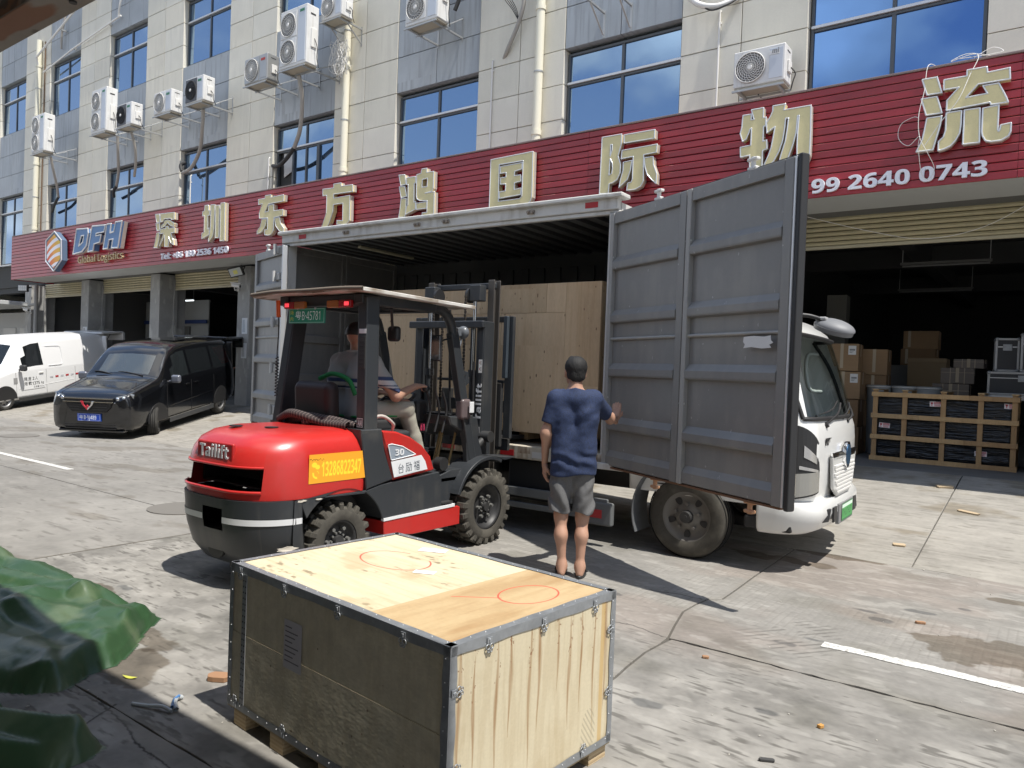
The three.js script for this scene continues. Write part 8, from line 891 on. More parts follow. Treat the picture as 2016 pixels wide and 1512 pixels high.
    for (const s of [1, -1]) { const h = P('headlight', o); M('lens', [ext([[0.46, 0.76], [0.48, 0.9], [0.74, 0.95], [0.8, 0.94], [0.78, 0.86], [0.68, 0.77]].map((p) => [-p[0] * s, p[1]]), 0.04, 0.012).rotateY(Math.PI / 2).applyMatrix4(new THREE.Matrix4().makeTranslation(0, 0, -s * 0.5)).rotateY(-s * 0.5).translate(0.83, 0, s * 0.53)], mat([0.3, 0.32, 0.34], 0.12, { metalness: 0.6 }), h); M('projector', [new THREE.SphereGeometry(0.045, 14, 10).translate(0.82, 0.87, s * 0.66), new THREE.SphereGeometry(0.04, 14, 10).translate(0.86, 0.86, s * 0.56)], mChrome, h); M('chrome_line', tube([[0.9, 0.79, s * 0.5], [0.84, 0.79, s * 0.64], [0.72, 0.86, s * 0.8]], 0.008, 16, 6), mChrome, h); M('fog_slot', rbb(0.76, 0.32, s * 0.7 - 0.02, 0.86, 0.5, s * 0.7 + 0.03, 0.01), mat([0.2, 0.2, 0.2], 0.3, { metalness: 0.4 }), h); }
    M('lower_grille', [0.26, 0.3, 0.34].map((y) => rbb(0.88, y, -0.52, 0.905, y + 0.022, 0.52, 0.004)), mat([0.015, 0.015, 0.016], 0.5), o); M('bumper_lip', rbb(0.7, 0.2, -0.66, 0.88, 0.24, 0.66, 0.01), body, o);
    const t = plateTex('#1b48b8', '#e8edf8', (c, w, h) => { c.strokeStyle = '#e8edf8'; hanziStrokes(c, HZ.yue, 22, 28, 84, 8); c.save(); c.translate(112, 112); c.scale(0.8, 1.2); c.font = 'bold 92px sans-serif'; c.fillText('B·9J489', 0, 0); c.restore(); }); const pl = P('license_plate', o); M('plate', rbb(0.9, 0.42, -0.24, 0.925, 0.57, 0.24, 0.004), mat([0.02, 0.08, 0.4], 0.4), pl); const q = add('plate_print', flat(new THREE.PlaneGeometry(0.45, 0.14)).rotateY(Math.PI / 2), mat([1, 1, 1], 0.4, { map: t }), pl); q.position.set(0.9265, 0.495, 0);
    M('roof_glass', bb(-2.2, Hh + 0.022, -0.4, -1.6, Hh + 0.034, 0.4), gd, o);
  } else {
    // reflective chevron strip, door lettering
    for (const s of [1, -1]) { for (let k = 0; k < 9; k++) M('reflective_strip', rbb(-1.62 - k * 0.19, 0.74, s * 0.886, -1.47 - k * 0.19 - 0.04, 0.79, s * 0.89, 0.001), k % 2 ? mRedRef : mat([0.5, 0.5, 0.52], 0.4), o); M('panel_press', [tube([[-1.5, 1.1, s * 0.872], [-1.95, 1.1, s * 0.872], [-2.02, 1.2, s * 0.85], [-2.02, 1.62, s * 0.775], [-1.5, 1.65, s * 0.765]], 0.006, 40, 5, false, 0.2)], body, o); }
    const t = canvasTex(512, 256, (c, w, h) => { c.fillStyle = '#e2e3e4'; c.fillRect(0, 0, w, h); c.strokeStyle = '#1c1d1f'; c.fillStyle = '#1c1d1f'; hanziStrokes(c, HZ.xian, 16, 12, 78, 8); hanziStrokes(c, HZ.zuo, 112, 12, 78, 8); c.font = 'bold 86px sans-serif'; c.fillText('2', 212, 84); hanziStrokes(c, HZ.ren, 270, 12, 78, 8); hanziStrokes(c, HZ.xian, 16, 104, 78, 8); hanziStrokes(c, HZ.zai, 112, 104, 78, 8); c.fillText('1375', 200, 178); c.font = 'bold 60px sans-serif'; c.fillText('kg', 416, 170); hanziStrokes(c, HZ.zong, 232, 200, 40, 3.5); hanziStrokes(c, HZ.zhi, 276, 200, 40, 3.5); hanziStrokes(c, HZ.liang, 320, 200, 40, 3.5); c.font = '40px sans-serif'; c.fillText('3000kg', 364, 238); });
    const q = add('door_lettering', flat(new THREE.PlaneGeometry(0.72, 0.36)), mat([1, 1, 1], 0.45, { map: t }), o); q.position.set(-0.95, 0.68, -0.8925); q.rotation.y = Math.PI; M('fuel_flap', rbb(-0.4, 0.7, -0.893, -0.28, 0.86, -0.885, 0.003), mat([0.3, 0.3, 0.3], 0.5), o);
  }
  // raised tailgate and dark load space
  const hz = blk ? 0.02 : 0.1, hatch = P('tailgate', o, [L + 0.02, Hh - 0.05, 0]); hatch.rotation.z = blk ? 0.06 : 0.02; M('shell', [rbb(-1.0, -0.02, -0.7, 0, 0.05, 0.7, 0.03), rbb(-1.02, -0.24, -0.72, -0.9, 0.02, 0.72, 0.03)], body, hatch); M('inner_trim', rbb(-0.95, -0.05, -0.62, -0.1, -0.021, 0.62, 0.02), blk ? mDark : mat([0.5, 0.5, 0.48], 0.5), hatch); M('strut', [rod([-0.4, -0.03, 0.66], [0.02, -0.45, 0.7], 0.012), rod([-0.4, -0.03, -0.66], [0.02, -0.45, -0.7], 0.012)], mSteelD, hatch); M('rear_frame', [rbb(L - 0.02, 0.32, 0.68, L + 0.04, Hh - 0.12, 0.84, 0.02), rbb(L - 0.02, 0.32, -0.84, L + 0.04, Hh - 0.12, -0.68, 0.02), rbb(L - 0.06, 0.3, -0.84, L + 0.04, 0.55, 0.84, 0.03)], body, o);
  return o;
}
van('black_van', 'black van parked nose-out on the apron with its tailgate raised', [-15.69, 0.03, 4.297], -1.007, -0.112, 'black');
van('white_van', 'white cargo van with red and silver reflective strip, cut by the left edge', [-23.43, 0.045, 4.22], -1.134, -0.105, 'white');

// ================================================================ people: smooth-joined tapered limbs meshed with marching cubes
// bones: [[ax, ay, az], [bx, by, bz], ra, rb]; clip(x, y, z) > 0 is cut away; warp adds to the distance
function blob(bones, res, c, half, k = 0.05, clip = null, warp = null) {
  const mc = new MarchingCubes(res, new THREE.MeshBasicMaterial(), false, false, 400000), F = mc.field, n = res, hs = n / 2, cell = half / hs; F.fill(-9);
  const idx = (p, o) => Math.max(0, Math.min(n - 1, Math.round((p - o) / cell + hs)));
  for (const [a, b, ra, rb] of bones) {
    const m = Math.max(ra, rb) + k + 0.03, lo = [0, 1, 2].map((i) => idx(Math.min(a[i], b[i]) - m, c[i])), hi = [0, 1, 2].map((i) => idx(Math.max(a[i], b[i]) + m, c[i]));
    const d = [b[0] - a[0], b[1] - a[1], b[2] - a[2]], L = d[0] * d[0] + d[1] * d[1] + d[2] * d[2] + 1e-9;
    for (let z = lo[2]; z <= hi[2]; z++) { const pz = (z - hs) * cell + c[2] - a[2]; for (let y = lo[1]; y <= hi[1]; y++) { const py = (y - hs) * cell + c[1] - a[1]; for (let x = lo[0]; x <= hi[0]; x++) { const px = (x - hs) * cell + c[0] - a[0]; let t = (px * d[0] + py * d[1] + pz * d[2]) / L; t = t < 0 ? 0 : t > 1 ? 1 : t; const dx = px - t * d[0], dy = py - t * d[1], dz = pz - t * d[2]; const e = -(Math.sqrt(dx * dx + dy * dy + dz * dz) - (ra + (rb - ra) * t)); const i = x + y * n + z * n * n, f = F[i], h = Math.max(k - Math.abs(f - e), 0) / k; F[i] = Math.max(f, e) + h * h * k * 0.25; } } }
  }
  if (clip || warp) for (let z = 0; z < n; z++) for (let y = 0; y < n; y++) for (let x = 0; x < n; x++) { const i = x + y * n + z * n * n; if (F[i] < -0.06) continue; const X = (x - hs) * cell + c[0], Y = (y - hs) * cell + c[1], Z = (z - hs) * cell + c[2]; if (warp) F[i] += warp(X, Y, Z); if (clip) F[i] = Math.min(F[i], -clip(X, Y, Z)); }
  mc.isolation = 0; mc.update(); const q = mc.count, g = new THREE.BufferGeometry(), P_ = new Float32Array(q * 3), N_ = new Float32Array(q * 3);
  for (let i = 0; i < q; i++) for (let j = 0; j < 3; j++) { P_[3 * i + j] = mc.positionArray[3 * i + j] * half + c[j]; N_[3 * i + j] = mc.normalArray[3 * i + j]; }
  g.setAttribute('position', new THREE.BufferAttribute(P_, 3)); g.setAttribute('normal', new THREE.BufferAttribute(N_, 3));
  { let s = 0; const b = new THREE.Box3().setFromBufferAttribute(g.attributes.position).getCenter(V()); for (let i = 0; i < q; i += 7) s += (P_[3 * i] - b.x) * N_[3 * i] + (P_[3 * i + 2] - b.z) * N_[3 * i + 2]; if (s < 0) for (let i = 0; i < N_.length; i++) N_[i] = -N_[i]; }
  return fixWinding(g);
}
const add3 = (a, b, s = 1) => [a[0] + b[0] * s, a[1] + b[1] * s, a[2] + b[2] * s], nrm = (a) => { const l = Math.hypot(...a) || 1; return a.map((v) => v / l); }, crs = (a, b) => [a[1] * b[2] - a[2] * b[1], a[2] * b[0] - a[0] * b[2], a[0] * b[1] - a[1] * b[0]];
// hand: wrist w, finger direction f, palm normal p (out of the palm), side: +1 thumb towards f x p, curl 0..1
function hand(w, f, p, side, curl, spread = 1) {
  f = nrm(f); const t = nrm(crs(f, p)).map((v) => v * side); p = nrm(crs(t, f)).map((v) => v * side); const B = [], at = (a, b, c) => add3(add3(add3(w, f, a), t, b), p, c);
  B.push([at(-0.03, 0, 0), at(0.02, 0, 0), 0.024, 0.025]);
  for (const o of [-0.028, -0.01, 0.01, 0.028]) B.push([at(0.012, o * 0.7, 0), at(0.082, o, 0), 0.0155, 0.0125]);
  const len = [0.062, 0.078, 0.084, 0.074];
  [-0.031, -0.0105, 0.0105, 0.031].forEach((o, i) => { const L = len[i]; let q = at(0.082, o, 0), a = curl * 0.5, pos = q; const s = [0.42, 0.32, 0.26]; for (let k = 0; k < 3; k++) { const dir = add3(add3([0, 0, 0], f, Math.cos(a)), p, Math.sin(a)), e = add3(add3(pos, dir, L * s[k]), t, o * 0.12 * spread * s[k]); B.push([pos, e, 0.0092 - k * 0.0006, 0.0088 - k * 0.0008]); pos = e; a += curl * 0.75; } });
  const t0 = at(0.015, 0.022, 0.004), t1 = at(0.05, 0.05, 0.012 + curl * 0.01), t2 = at(0.078, 0.058 - curl * 0.012, 0.02 + curl * 0.02); B.push([t0, t1, 0.0135, 0.0108], [t1, t2, 0.0105, 0.0086]);
  const c = at(0.06, 0, 0.01); return blob(B, 76, c, 0.15, 0.014);
}
function headGeo(c, yaw, tilt = 0) {   // face towards -z before turning
  const R = (p) => { let [x, y, z] = p; const ct = Math.cos(tilt), s2 = Math.sin(tilt); [y, z] = [y * ct - z * s2, y * s2 + z * ct]; const a = Math.cos(yaw), b = Math.sin(yaw); return [c[0] + x * a + z * b, c[1] + y, c[2] - x * b + z * a]; };
  const B = [[[0, 0.035, 0.02], [0, 0.03, -0.012], 0.083, 0.08], [[-0.022, 0.04, 0.012], [0.022, 0.04, 0.012], 0.072, 0.072], [[0, -0.02, -0.02], [0, -0.07, -0.045], 0.066, 0.045], [[-0.03, -0.05, -0.02], [0.03, -0.05, -0.02], 0.045, 0.045], [[0, 0.012, -0.09], [0, -0.025, -0.108], 0.008, 0.013], [[-0.014, -0.03, -0.096], [0.014, -0.03, -0.096], 0.009, 0.009], [[-0.022, -0.058, -0.086], [0.022, -0.058, -0.086], 0.008, 0.008], [[-0.05, 0.03, -0.066], [0.05, 0.03, -0.066], 0.014, 0.014], [[-0.083, 0.015, 0.008], [-0.089, -0.025, 0.0], 0.016, 0.011], [[0.083, 0.015, 0.008], [0.089, -0.025, 0.0], 0.016, 0.011], [[0, -0.05, 0.02], [0, -0.15, 0.03], 0.055, 0.058]].map(([a, b, r, s]) => [R(a), R(b), r, s]);
  return { geo: blob(B, 96, R([0, -0.01, 0]), 0.2, 0.022), R };
}
const skinT = tex(256, 256, (a, b) => { const n = fbm(a * 6, b * 6, 6, 4, 1501), f = fbm(a * 60, b * 60, 60, 2, 1511); const k = 0.94 + 0.12 * (n - 0.5) + 0.06 * (f - 0.5); return [0.46 * k, 0.265 * k, 0.185 * k]; });
const mSkin = mat([1, 1, 1], 0.52, { map: skinT, T: 0.5, sheen: 0.2, sheenRoughness: 0.5 }), mHair = mat([0.008, 0.0075, 0.0075], 0.75);
const noise3 = (x, y, z, s) => fbm(x * 1.0 + z * 0.7 + 40, y + z * 0.4 + 40, 256, 3, s) - 0.5;
{
  // ---- standing man in T-shirt and shorts, pushing the door
  const th = 0.546, o = G('person', 'person in navy T-shirt and grey shorts with one hand on the truck door', 'person', [-3.12, 0, 6.87], th);
  const loc = (X, Y, Z) => { const dx = X + 3.12, dz = Z - 6.87, c = Math.cos(th), s = Math.sin(th); return [dx * c - dz * s, Y, dx * s + dz * c]; };
  o.scale.set(0.9, 1, 0.94); const H = loc(-3.16, 1.29, 6.09).map((v, i) => v / [0.9, 1, 0.94][i]), sR = [0.165, 1.415, -0.02], sL = [-0.17, 1.41, 0.02];
  const wr = [H[0] - 0.005, H[1] - 0.05, H[2] + 0.05], mid = sR.map((v, i) => (v + wr[i]) / 2), elR = [mid[0] + 0.05, mid[1] - 0.07, mid[2]], elL = [-0.245, 1.14, 0.04], wrL = [-0.25, 0.885, -0.05];
  const hipR = [0.09, 0.9, 0], hipL = [-0.09, 0.9, 0], knR = [0.105, 0.48, -0.01], knL = [-0.085, 0.48, -0.005], anR = [0.1, 0.085, 0.04], anL = [-0.06, 0.085, 0.02];
  const hd = headGeo([-0.005, 1.625, -0.03], 0.22, 0.03);
  const torso = [[[-0.08, 0.98, 0], [-0.1, 1.28, -0.005], 0.1, 0.108], [[0.08, 0.98, 0], [0.1, 1.28, -0.005], 0.1, 0.108], [[-0.1, 1.3, 0], sL, 0.1, 0.06], [[0.1, 1.3, 0], sR, 0.1, 0.06], [[-0.07, 1.41, 0.01], [0.07, 1.41, 0.01], 0.08, 0.08], [[0, 1.42, 0.01], [0, 1.54, -0.005], 0.075, 0.06]];
  const legs = [[hipR, knR, 0.09, 0.056], [hipL, knL, 0.09, 0.056], [knR, [0.104, 0.33, 0.03], 0.05, 0.051], [[0.104, 0.33, 0.03], anR, 0.051, 0.033], [knL, [-0.078, 0.33, 0.028], 0.05, 0.051], [[-0.078, 0.33, 0.028], anL, 0.051, 0.033], [anR, [0.1, 0.035, 0.07], 0.034, 0.032], [anR, [0.13, 0.03, -0.12], 0.032, 0.026], [anL, [-0.06, 0.035, 0.055], 0.034, 0.032], [anL, [-0.09, 0.03, -0.13], 0.032, 0.026]];
  const arms = [[sR, elR, 0.052, 0.041], [elR, wr, 0.041, 0.027], [sL, elL, 0.052, 0.041], [elL, wrL, 0.042, 0.027]];
  const body = [blob([...torso, ...legs, ...arms], 150, [0, 0.86, -0.25], 0.92, 0.05), hd.geo, hand(wr, [0.05, 0.75, -0.4], [0.0, -0.35, -0.9], -1, 0.12), hand(wrL, [0.05, -1, -0.1], [0.9, 0, -0.3], 1, 0.45)];
  M('body', body, mSkin, o);
  const R = hd.R; { const hb = [[[0, 0.045, 0.02], [0, 0.045, -0.01], 0.092, 0.087], [[-0.022, 0.052, 0.015], [0.022, 0.052, 0.015], 0.078, 0.078], [[-0.018, -0.02, 0.042], [0.018, -0.02, 0.042], 0.062, 0.062], [[-0.03, 0.105, -0.05], [0.03, 0.1, -0.055], 0.032, 0.032]].map(([a, b, r, s]) => [R(a), R(b), r, s]); const cI = R([0, 0, 0]); const inv = (x, y, z) => { const a = Math.cos(-0.22), b = Math.sin(-0.22), dx = x - cI[0], dz = z - cI[2]; return [dx * a + dz * b, y - cI[1], -dx * b + dz * a]; };
    M('hair', blob(hb, 90, R([0, 0.02, 0]), 0.18, 0.02, (x, y, z) => { const [a, b, c] = inv(x, y, z); return Math.max(-0.085 - b + Math.abs(a) * 0.5 + 0.01 * vn(a * 90 + 50, c * 90 + 50, 512, 3), (0.028 - b) - Math.max(0, c + 0.012) * 2.6 - (Math.abs(a) < 0.06 ? 0.05 : 0), -c - 0.055 - Math.max(0, b - 0.02) * 0.7); }, (x, y, z) => 0.003 * (vn(x * 240 + 300, (y + z) * 90 + 300, 2048, 5) - 0.5)), mHair, o); }
  const navT = tex(256, 256, (a, b) => { const f = fbm(a * 120, b * 40, 120, 2, 1521), g = fbm(a * 60, b * 160, 160, 2, 1531); const k = 0.7 + 0.9 * (f - 0.5) + 0.7 * (g - 0.5); return [0.018 * k + 0.005, 0.035 * k + 0.006, 0.1 * k + 0.008]; });
  const mNavy = mat([1, 1, 1], 0.85, { map: navT, T: 0.32, sheen: 0.3, sheenRoughness: 0.6 });
  const shirtB = [...torso.slice(0, 5).map(([a, b, r, s]) => [a, b, r + 0.016, s + 0.014]), [[-0.09, 0.84, 0.005], [-0.09, 1.05, 0], 0.122, 0.115], [[0.09, 0.84, 0.005], [0.09, 1.05, 0], 0.122, 0.115], [[0, 0.84, 0.01], [0, 1.1, 0.005], 0.122, 0.11], [[0, 1.43, 0.012], [0, 1.5, 0.006], 0.088, 0.07], [sR, sR.map((v, i) => mix(v, elR[i], 0.72)), 0.076, 0.068], [sL, sL.map((v, i) => mix(v, elL[i], 0.75)), 0.076, 0.07]];
  const dotp = (x, y, z, a, b, t) => { const d = [b[0] - a[0], b[1] - a[1], b[2] - a[2]], L = Math.hypot(...d); return ((x - a[0]) * d[0] + (y - a[1]) * d[1] + (z - a[2]) * d[2]) / L - t * L; };
  const folds = (x, y, z) => 0.017 * noise3(x * 7, y * 9, z * 7, 1601) + 0.010 * Math.sin(y * 62 + x * 16 + 8 * noise3(x * 5, y * 5, z * 5, 1611)) * Math.exp(-Math.pow((y - 0.93) / 0.07, 2)) + 0.008 * Math.sin((x - y) * 42 + z * 20) * Math.exp(-Math.pow((y - 1.3) / 0.1, 2)) * Math.exp(-Math.pow((x - 0.15) / 0.1, 2));
  M('t_shirt', blob(shirtB, 130, [0, 1.15, -0.15], 0.6, 0.04, (x, y, z) => { let c = Math.max(0.815 + 0.015 * Math.sin(x * 14) - y, Math.abs(x) < 0.1 ? y - (1.512 - Math.abs(x) * 0.2 + (z < 0 ? z * 0.4 : 0)) : -1); if (z < -0.09 || x > 0.2) c = Math.max(c, dotp(x, y, z, sR, elR, 0.68) - (y < 1.2 ? 9 : 0)); if (x < -0.2) c = Math.max(c, dotp(x, y, z, sL, elL, 0.72)); return c; }, folds), mNavy, o);
  const greyT2 = tex(128, 128, (a, b) => { const f = fbm(a * 64, b * 64, 64, 2, 1541), n = fbm(a * 4, b * 4, 4, 3, 1551); const k = 0.9 + 0.3 * (f - 0.5) + 0.2 * (n - 0.5); return [0.13 * k, 0.13 * k, 0.132 * k]; });
  const shortsB = [[[-0.08, 0.86, 0], [0.08, 0.86, 0], 0.11, 0.11], [[0.085, 0.86, 0], [0.115, 0.5, -0.005], 0.108, 0.096], [[-0.085, 0.86, 0], [-0.105, 0.5, 0], 0.108, 0.098]];
  M('shorts', blob(shortsB, 110, [0, 0.76, 0], 0.36, 0.03, (x, y, z) => Math.max(0.515 + 0.012 * Math.sin(x * 30) - y, y - 0.86), (x, y, z) => 0.022 * noise3(x * 9, y * 7, z * 9, 1621) + 0.010 * Math.sin(y * 30 - Math.abs(x) * 46 + 5 * noise3(x * 5, y * 5, z * 5, 1631)) * sm(0.9, 0.7, y)), mat([1, 1, 1], 0.8, { map: greyT2, T: 0.3 }), o);
  for (const [x, z, q] of [[0.11, -0.02, 0.12], [-0.07, -0.035, 0.1]]) { const s = []; for (let i = 0; i < 20; i++) { const t = i / 20 * 6.2832; s.push([Math.cos(t) * 0.048 * (1 + 0.12 * Math.sin(t)), Math.sin(t) * 0.135]); } const f = M('slipper', [ext(s, 0.018, 0.004).rotateX(-Math.PI / 2).translate(0, 0.001 + 0.003, 0), tube([[-0.05, 0.02, -0.04], [-0.03, 0.07, -0.05], [0.03, 0.07, -0.05], [0.05, 0.02, -0.04]], 0.012, 16, 6)], mBlackP, o); f.position.set(x, 0, z); f.rotation.y = -q; }
}
{
  // ---- driver on the forklift
  const o = G('person', 'person in a grey striped polo shirt and cap driving the forklift', 'person', [-4.87, 0, 7.35], 0);
  const sR = [0.19, 1.64, 0.27], sL = [-0.19, 1.64, 0.27], eR = [0.29, 1.375, 0.06], eL = [-0.28, 1.4, 0.06], wR = [0.265, 1.455, -0.2], wL = [-0.12, 1.385, -0.12];
  const hd = headGeo([0.0, 1.845, 0.24], -0.12, 0.05);
  const torso = [[[-0.1, 1.22, 0.3], [-0.12, 1.52, 0.29], 0.12, 0.125], [[0.1, 1.22, 0.3], [0.12, 1.52, 0.29], 0.12, 0.125], [[-0.12, 1.52, 0.29], sL, 0.115, 0.075], [[0.12, 1.52, 0.29], sR, 0.115, 0.075], [[-0.08, 1.64, 0.28], [0.08, 1.64, 0.28], 0.09, 0.09], [[0, 1.64, 0.27], [0, 1.76, 0.25], 0.075, 0.06]];
  const kR = [0.18, 1.27, -0.16], kL = [-0.18, 1.27, -0.16], aR = [0.2, 0.78, -0.36], aL = [-0.18, 0.78, -0.36];
  const legs = [[[0.11, 1.22, 0.26], kR, 0.095, 0.06], [[-0.11, 1.22, 0.26], kL, 0.095, 0.06], [kR, aR, 0.056, 0.037], [kL, aL, 0.056, 0.037]];
  M('body', [blob([...torso, ...legs, [sR, eR, 0.052, 0.044], [eR, wR, 0.043, 0.029], [sL, eL, 0.052, 0.044], [eL, wL, 0.043, 0.029]], 120, [0, 1.3, 0], 0.66, 0.05), hd.geo, hand(wR, [0.0, 0.1, -1], [-0.1, -1, 0], 1, 0.8), hand(wL, [0.3, 0.05, -1], [0.1, -1, 0], -1, 0.8)], mSkin, o);
  M('cap', [blob([[[0, 0.055, 0.02], [0, 0.05, -0.015], 0.098, 0.095], [[0, 0.05, -0.08], [0, 0.04, -0.15], 0.06, 0.05]].map(([a, b, r, s]) => [hd.R(a), hd.R(b), r, s]), 70, hd.R([0, 0.06, 0]), 0.24, 0.02, (x, y, z) => Math.max(1.88 - y + 0.0, (z < 0.15 ? y - 1.9 : -1)))], mBlackP, o);
  const shirt = blob([...torso.slice(0, 5).map(([a, b, r, s]) => [a, b, r + 0.014, s + 0.012]), [sR, sR.map((v, i) => mix(v, eR[i], 0.85)), 0.078, 0.066], [sL, sL.map((v, i) => mix(v, eL[i], 0.85)), 0.078, 0.066], [[0, 1.66, 0.28], [0, 1.72, 0.262], 0.085, 0.076]], 110, [0, 1.42, 0.2], 0.44, 0.04, (x, y, z) => Math.max(1.16 - y, y - 1.745, x > 0.2 ? 1.42 + (z - 0.1) * 0.45 - y - 0.01 : -1, x < -0.2 ? 1.42 + (z - 0.1) * 0.45 - y - 0.01 : -1), (x, y, z) => 0.014 * noise3(x * 8, y * 8, z * 8, 1641));
  { const p = shirt.attributes.position, cc = new Float32Array(p.count * 3); for (let i = 0; i < p.count; i++) { const x = Math.abs(p.getX(i)), y = p.getY(i), sl = x > 0.205; let c = [0.3, 0.29, 0.28]; const yy = sl ? y - 0.02 : y; if (yy < 1.515 && yy > 1.48) c = [0.03, 0.05, 0.12]; else if (yy <= 1.48 && yy > 1.445) c = [0.5, 0.5, 0.5]; else if (yy <= 1.445 && yy > 1.435) c = [0.03, 0.05, 0.12]; else if (yy <= 1.435 && yy > 1.42) c = [0.5, 0.5, 0.5]; else if (yy <= 1.42 && sl) c = [0.03, 0.045, 0.11]; cc.set(c, 3 * i); } const g = flat(shirt); g.setAttribute('color', new THREE.BufferAttribute(cc, 3)); const m = new THREE.Mesh(g, mat([1, 1, 1], 0.85, { vertexColors: true })); m.name = 'polo_shirt'; m.castShadow = m.receiveShadow = true; o.add(m); }
  M('collar', [new THREE.TorusGeometry(0.072, 0.016, 8, 24).rotateX(Math.PI / 2).translate(0, 1.735, 0.262)], mat([0.4, 0.39, 0.38], 0.85), o);
  M('trousers', blob([[[-0.1, 1.2, 0.28], [0.1, 1.2, 0.28], 0.128, 0.128], [[0.11, 1.22, 0.26], kR, 0.108, 0.078], [[-0.11, 1.22, 0.26], kL, 0.108, 0.078], [kR, [0.2, 0.86, -0.33], 0.076, 0.062], [kL, [-0.18, 0.86, -0.33], 0.076, 0.062]], 110, [0, 1.08, 0], 0.5, 0.035, (x, y, z) => Math.max(0.84 - y, y - 1.32), (x, y, z) => 0.018 * noise3(x * 9, y * 9, z * 9, 1651)), mat([0.34, 0.33, 0.27], 0.85), o);
  M('shoe', [blob([[[0.2, 0.745, -0.36], [0.21, 0.72, -0.54], 0.052, 0.045], [[-0.18, 0.745, -0.36], [-0.19, 0.72, -0.54], 0.052, 0.045]], 60, [0, 0.72, -0.45], 0.32, 0.02, (x, y, z) => 0.675 - y)], mat([0.42, 0.36, 0.3], 0.8), o);
}
{
  // ---- figure in the shade behind the black van
  const o = G('person', 'person in a pale shirt standing in the shade behind the black van', 'person', [-18.6, 0.45, -0.9], 2.2);
  const hd = headGeo([0, 1.5, -0.16], 0, -0.35), sR = [0.19, 1.3, -0.06], sL = [-0.19, 1.3, -0.06], eR = [0.27, 1.05, -0.12], eL = [-0.27, 1.05, -0.12], wR = [0.2, 1.0, -0.36], wL = [-0.2, 1.0, -0.36];
  const torso = [[[-0.1, 0.92, 0.02], [-0.12, 1.2, -0.02], 0.11, 0.12], [[0.1, 0.92, 0.02], [0.12, 1.2, -0.02], 0.11, 0.12], [[-0.12, 1.2, -0.02], sL, 0.11, 0.075], [[0.12, 1.2, -0.02], sR, 0.11, 0.075], [[0, 1.3, -0.06], [0, 1.4, -0.12], 0.075, 0.06]];
  M('body', [blob([...torso, [[0.1, 0.9, 0.02], [0.1, 0.46, 0], 0.09, 0.055], [[-0.1, 0.9, 0.02], [-0.1, 0.46, 0], 0.09, 0.055], [[0.1, 0.46, 0], [0.1, 0.07, 0.03], 0.055, 0.035], [[-0.1, 0.46, 0], [-0.1, 0.07, 0.03], 0.055, 0.035], [[0.1, 0.05, 0.05], [0.11, 0.035, -0.12], 0.035, 0.03], [[-0.1, 0.05, 0.05], [-0.11, 0.035, -0.12], 0.035, 0.03], [sR, eR, 0.052, 0.04], [eR, wR, 0.04, 0.028], [sL, eL, 0.052, 0.04], [eL, wL, 0.04, 0.028]], 90, [0, 0.75, -0.05], 0.82, 0.05), hd.geo, hand(wR, [-0.2, -0.1, -1], [0, -1, 0], 1, 0.4), hand(wL, [0.2, -0.1, -1], [0, -1, 0], -1, 0.4)], mSkin, o);
  M('shirt', blob([...torso.map(([a, b, r, s]) => [a, b, r + 0.014, s + 0.012]), [sR, eR, 0.07, 0.058], [sL, eL, 0.07, 0.058]], 70, [0, 1.1, -0.05], 0.46, 0.04, (x, y, z) => Math.max(0.86 - y, y - 1.37 - (z + 0.1) * 0.3)), mat([0.4, 0.4, 0.42], 0.85), o); M('trousers', blob([[[-0.09, 0.9, 0.02], [0.09, 0.9, 0.02], 0.12, 0.12], [[0.1, 0.88, 0.02], [0.1, 0.12, 0.02], 0.105, 0.07], [[-0.1, 0.88, 0.02], [-0.1, 0.12, 0.02], 0.105, 0.07]], 60, [0, 0.5, 0], 0.52, 0.04), mat([0.03, 0.03, 0.035], 0.85), o); M('hair', blob([[[0, 0.05, 0.02], [0, 0.05, -0.01], 0.094, 0.088]].map(([a, b, r, s]) => [hd.R(a), hd.R(b), r, s]), 50, hd.R([0, 0.03, 0]), 0.16, 0.02, (x, y, z) => 1.5 - y), mHair, o);
}

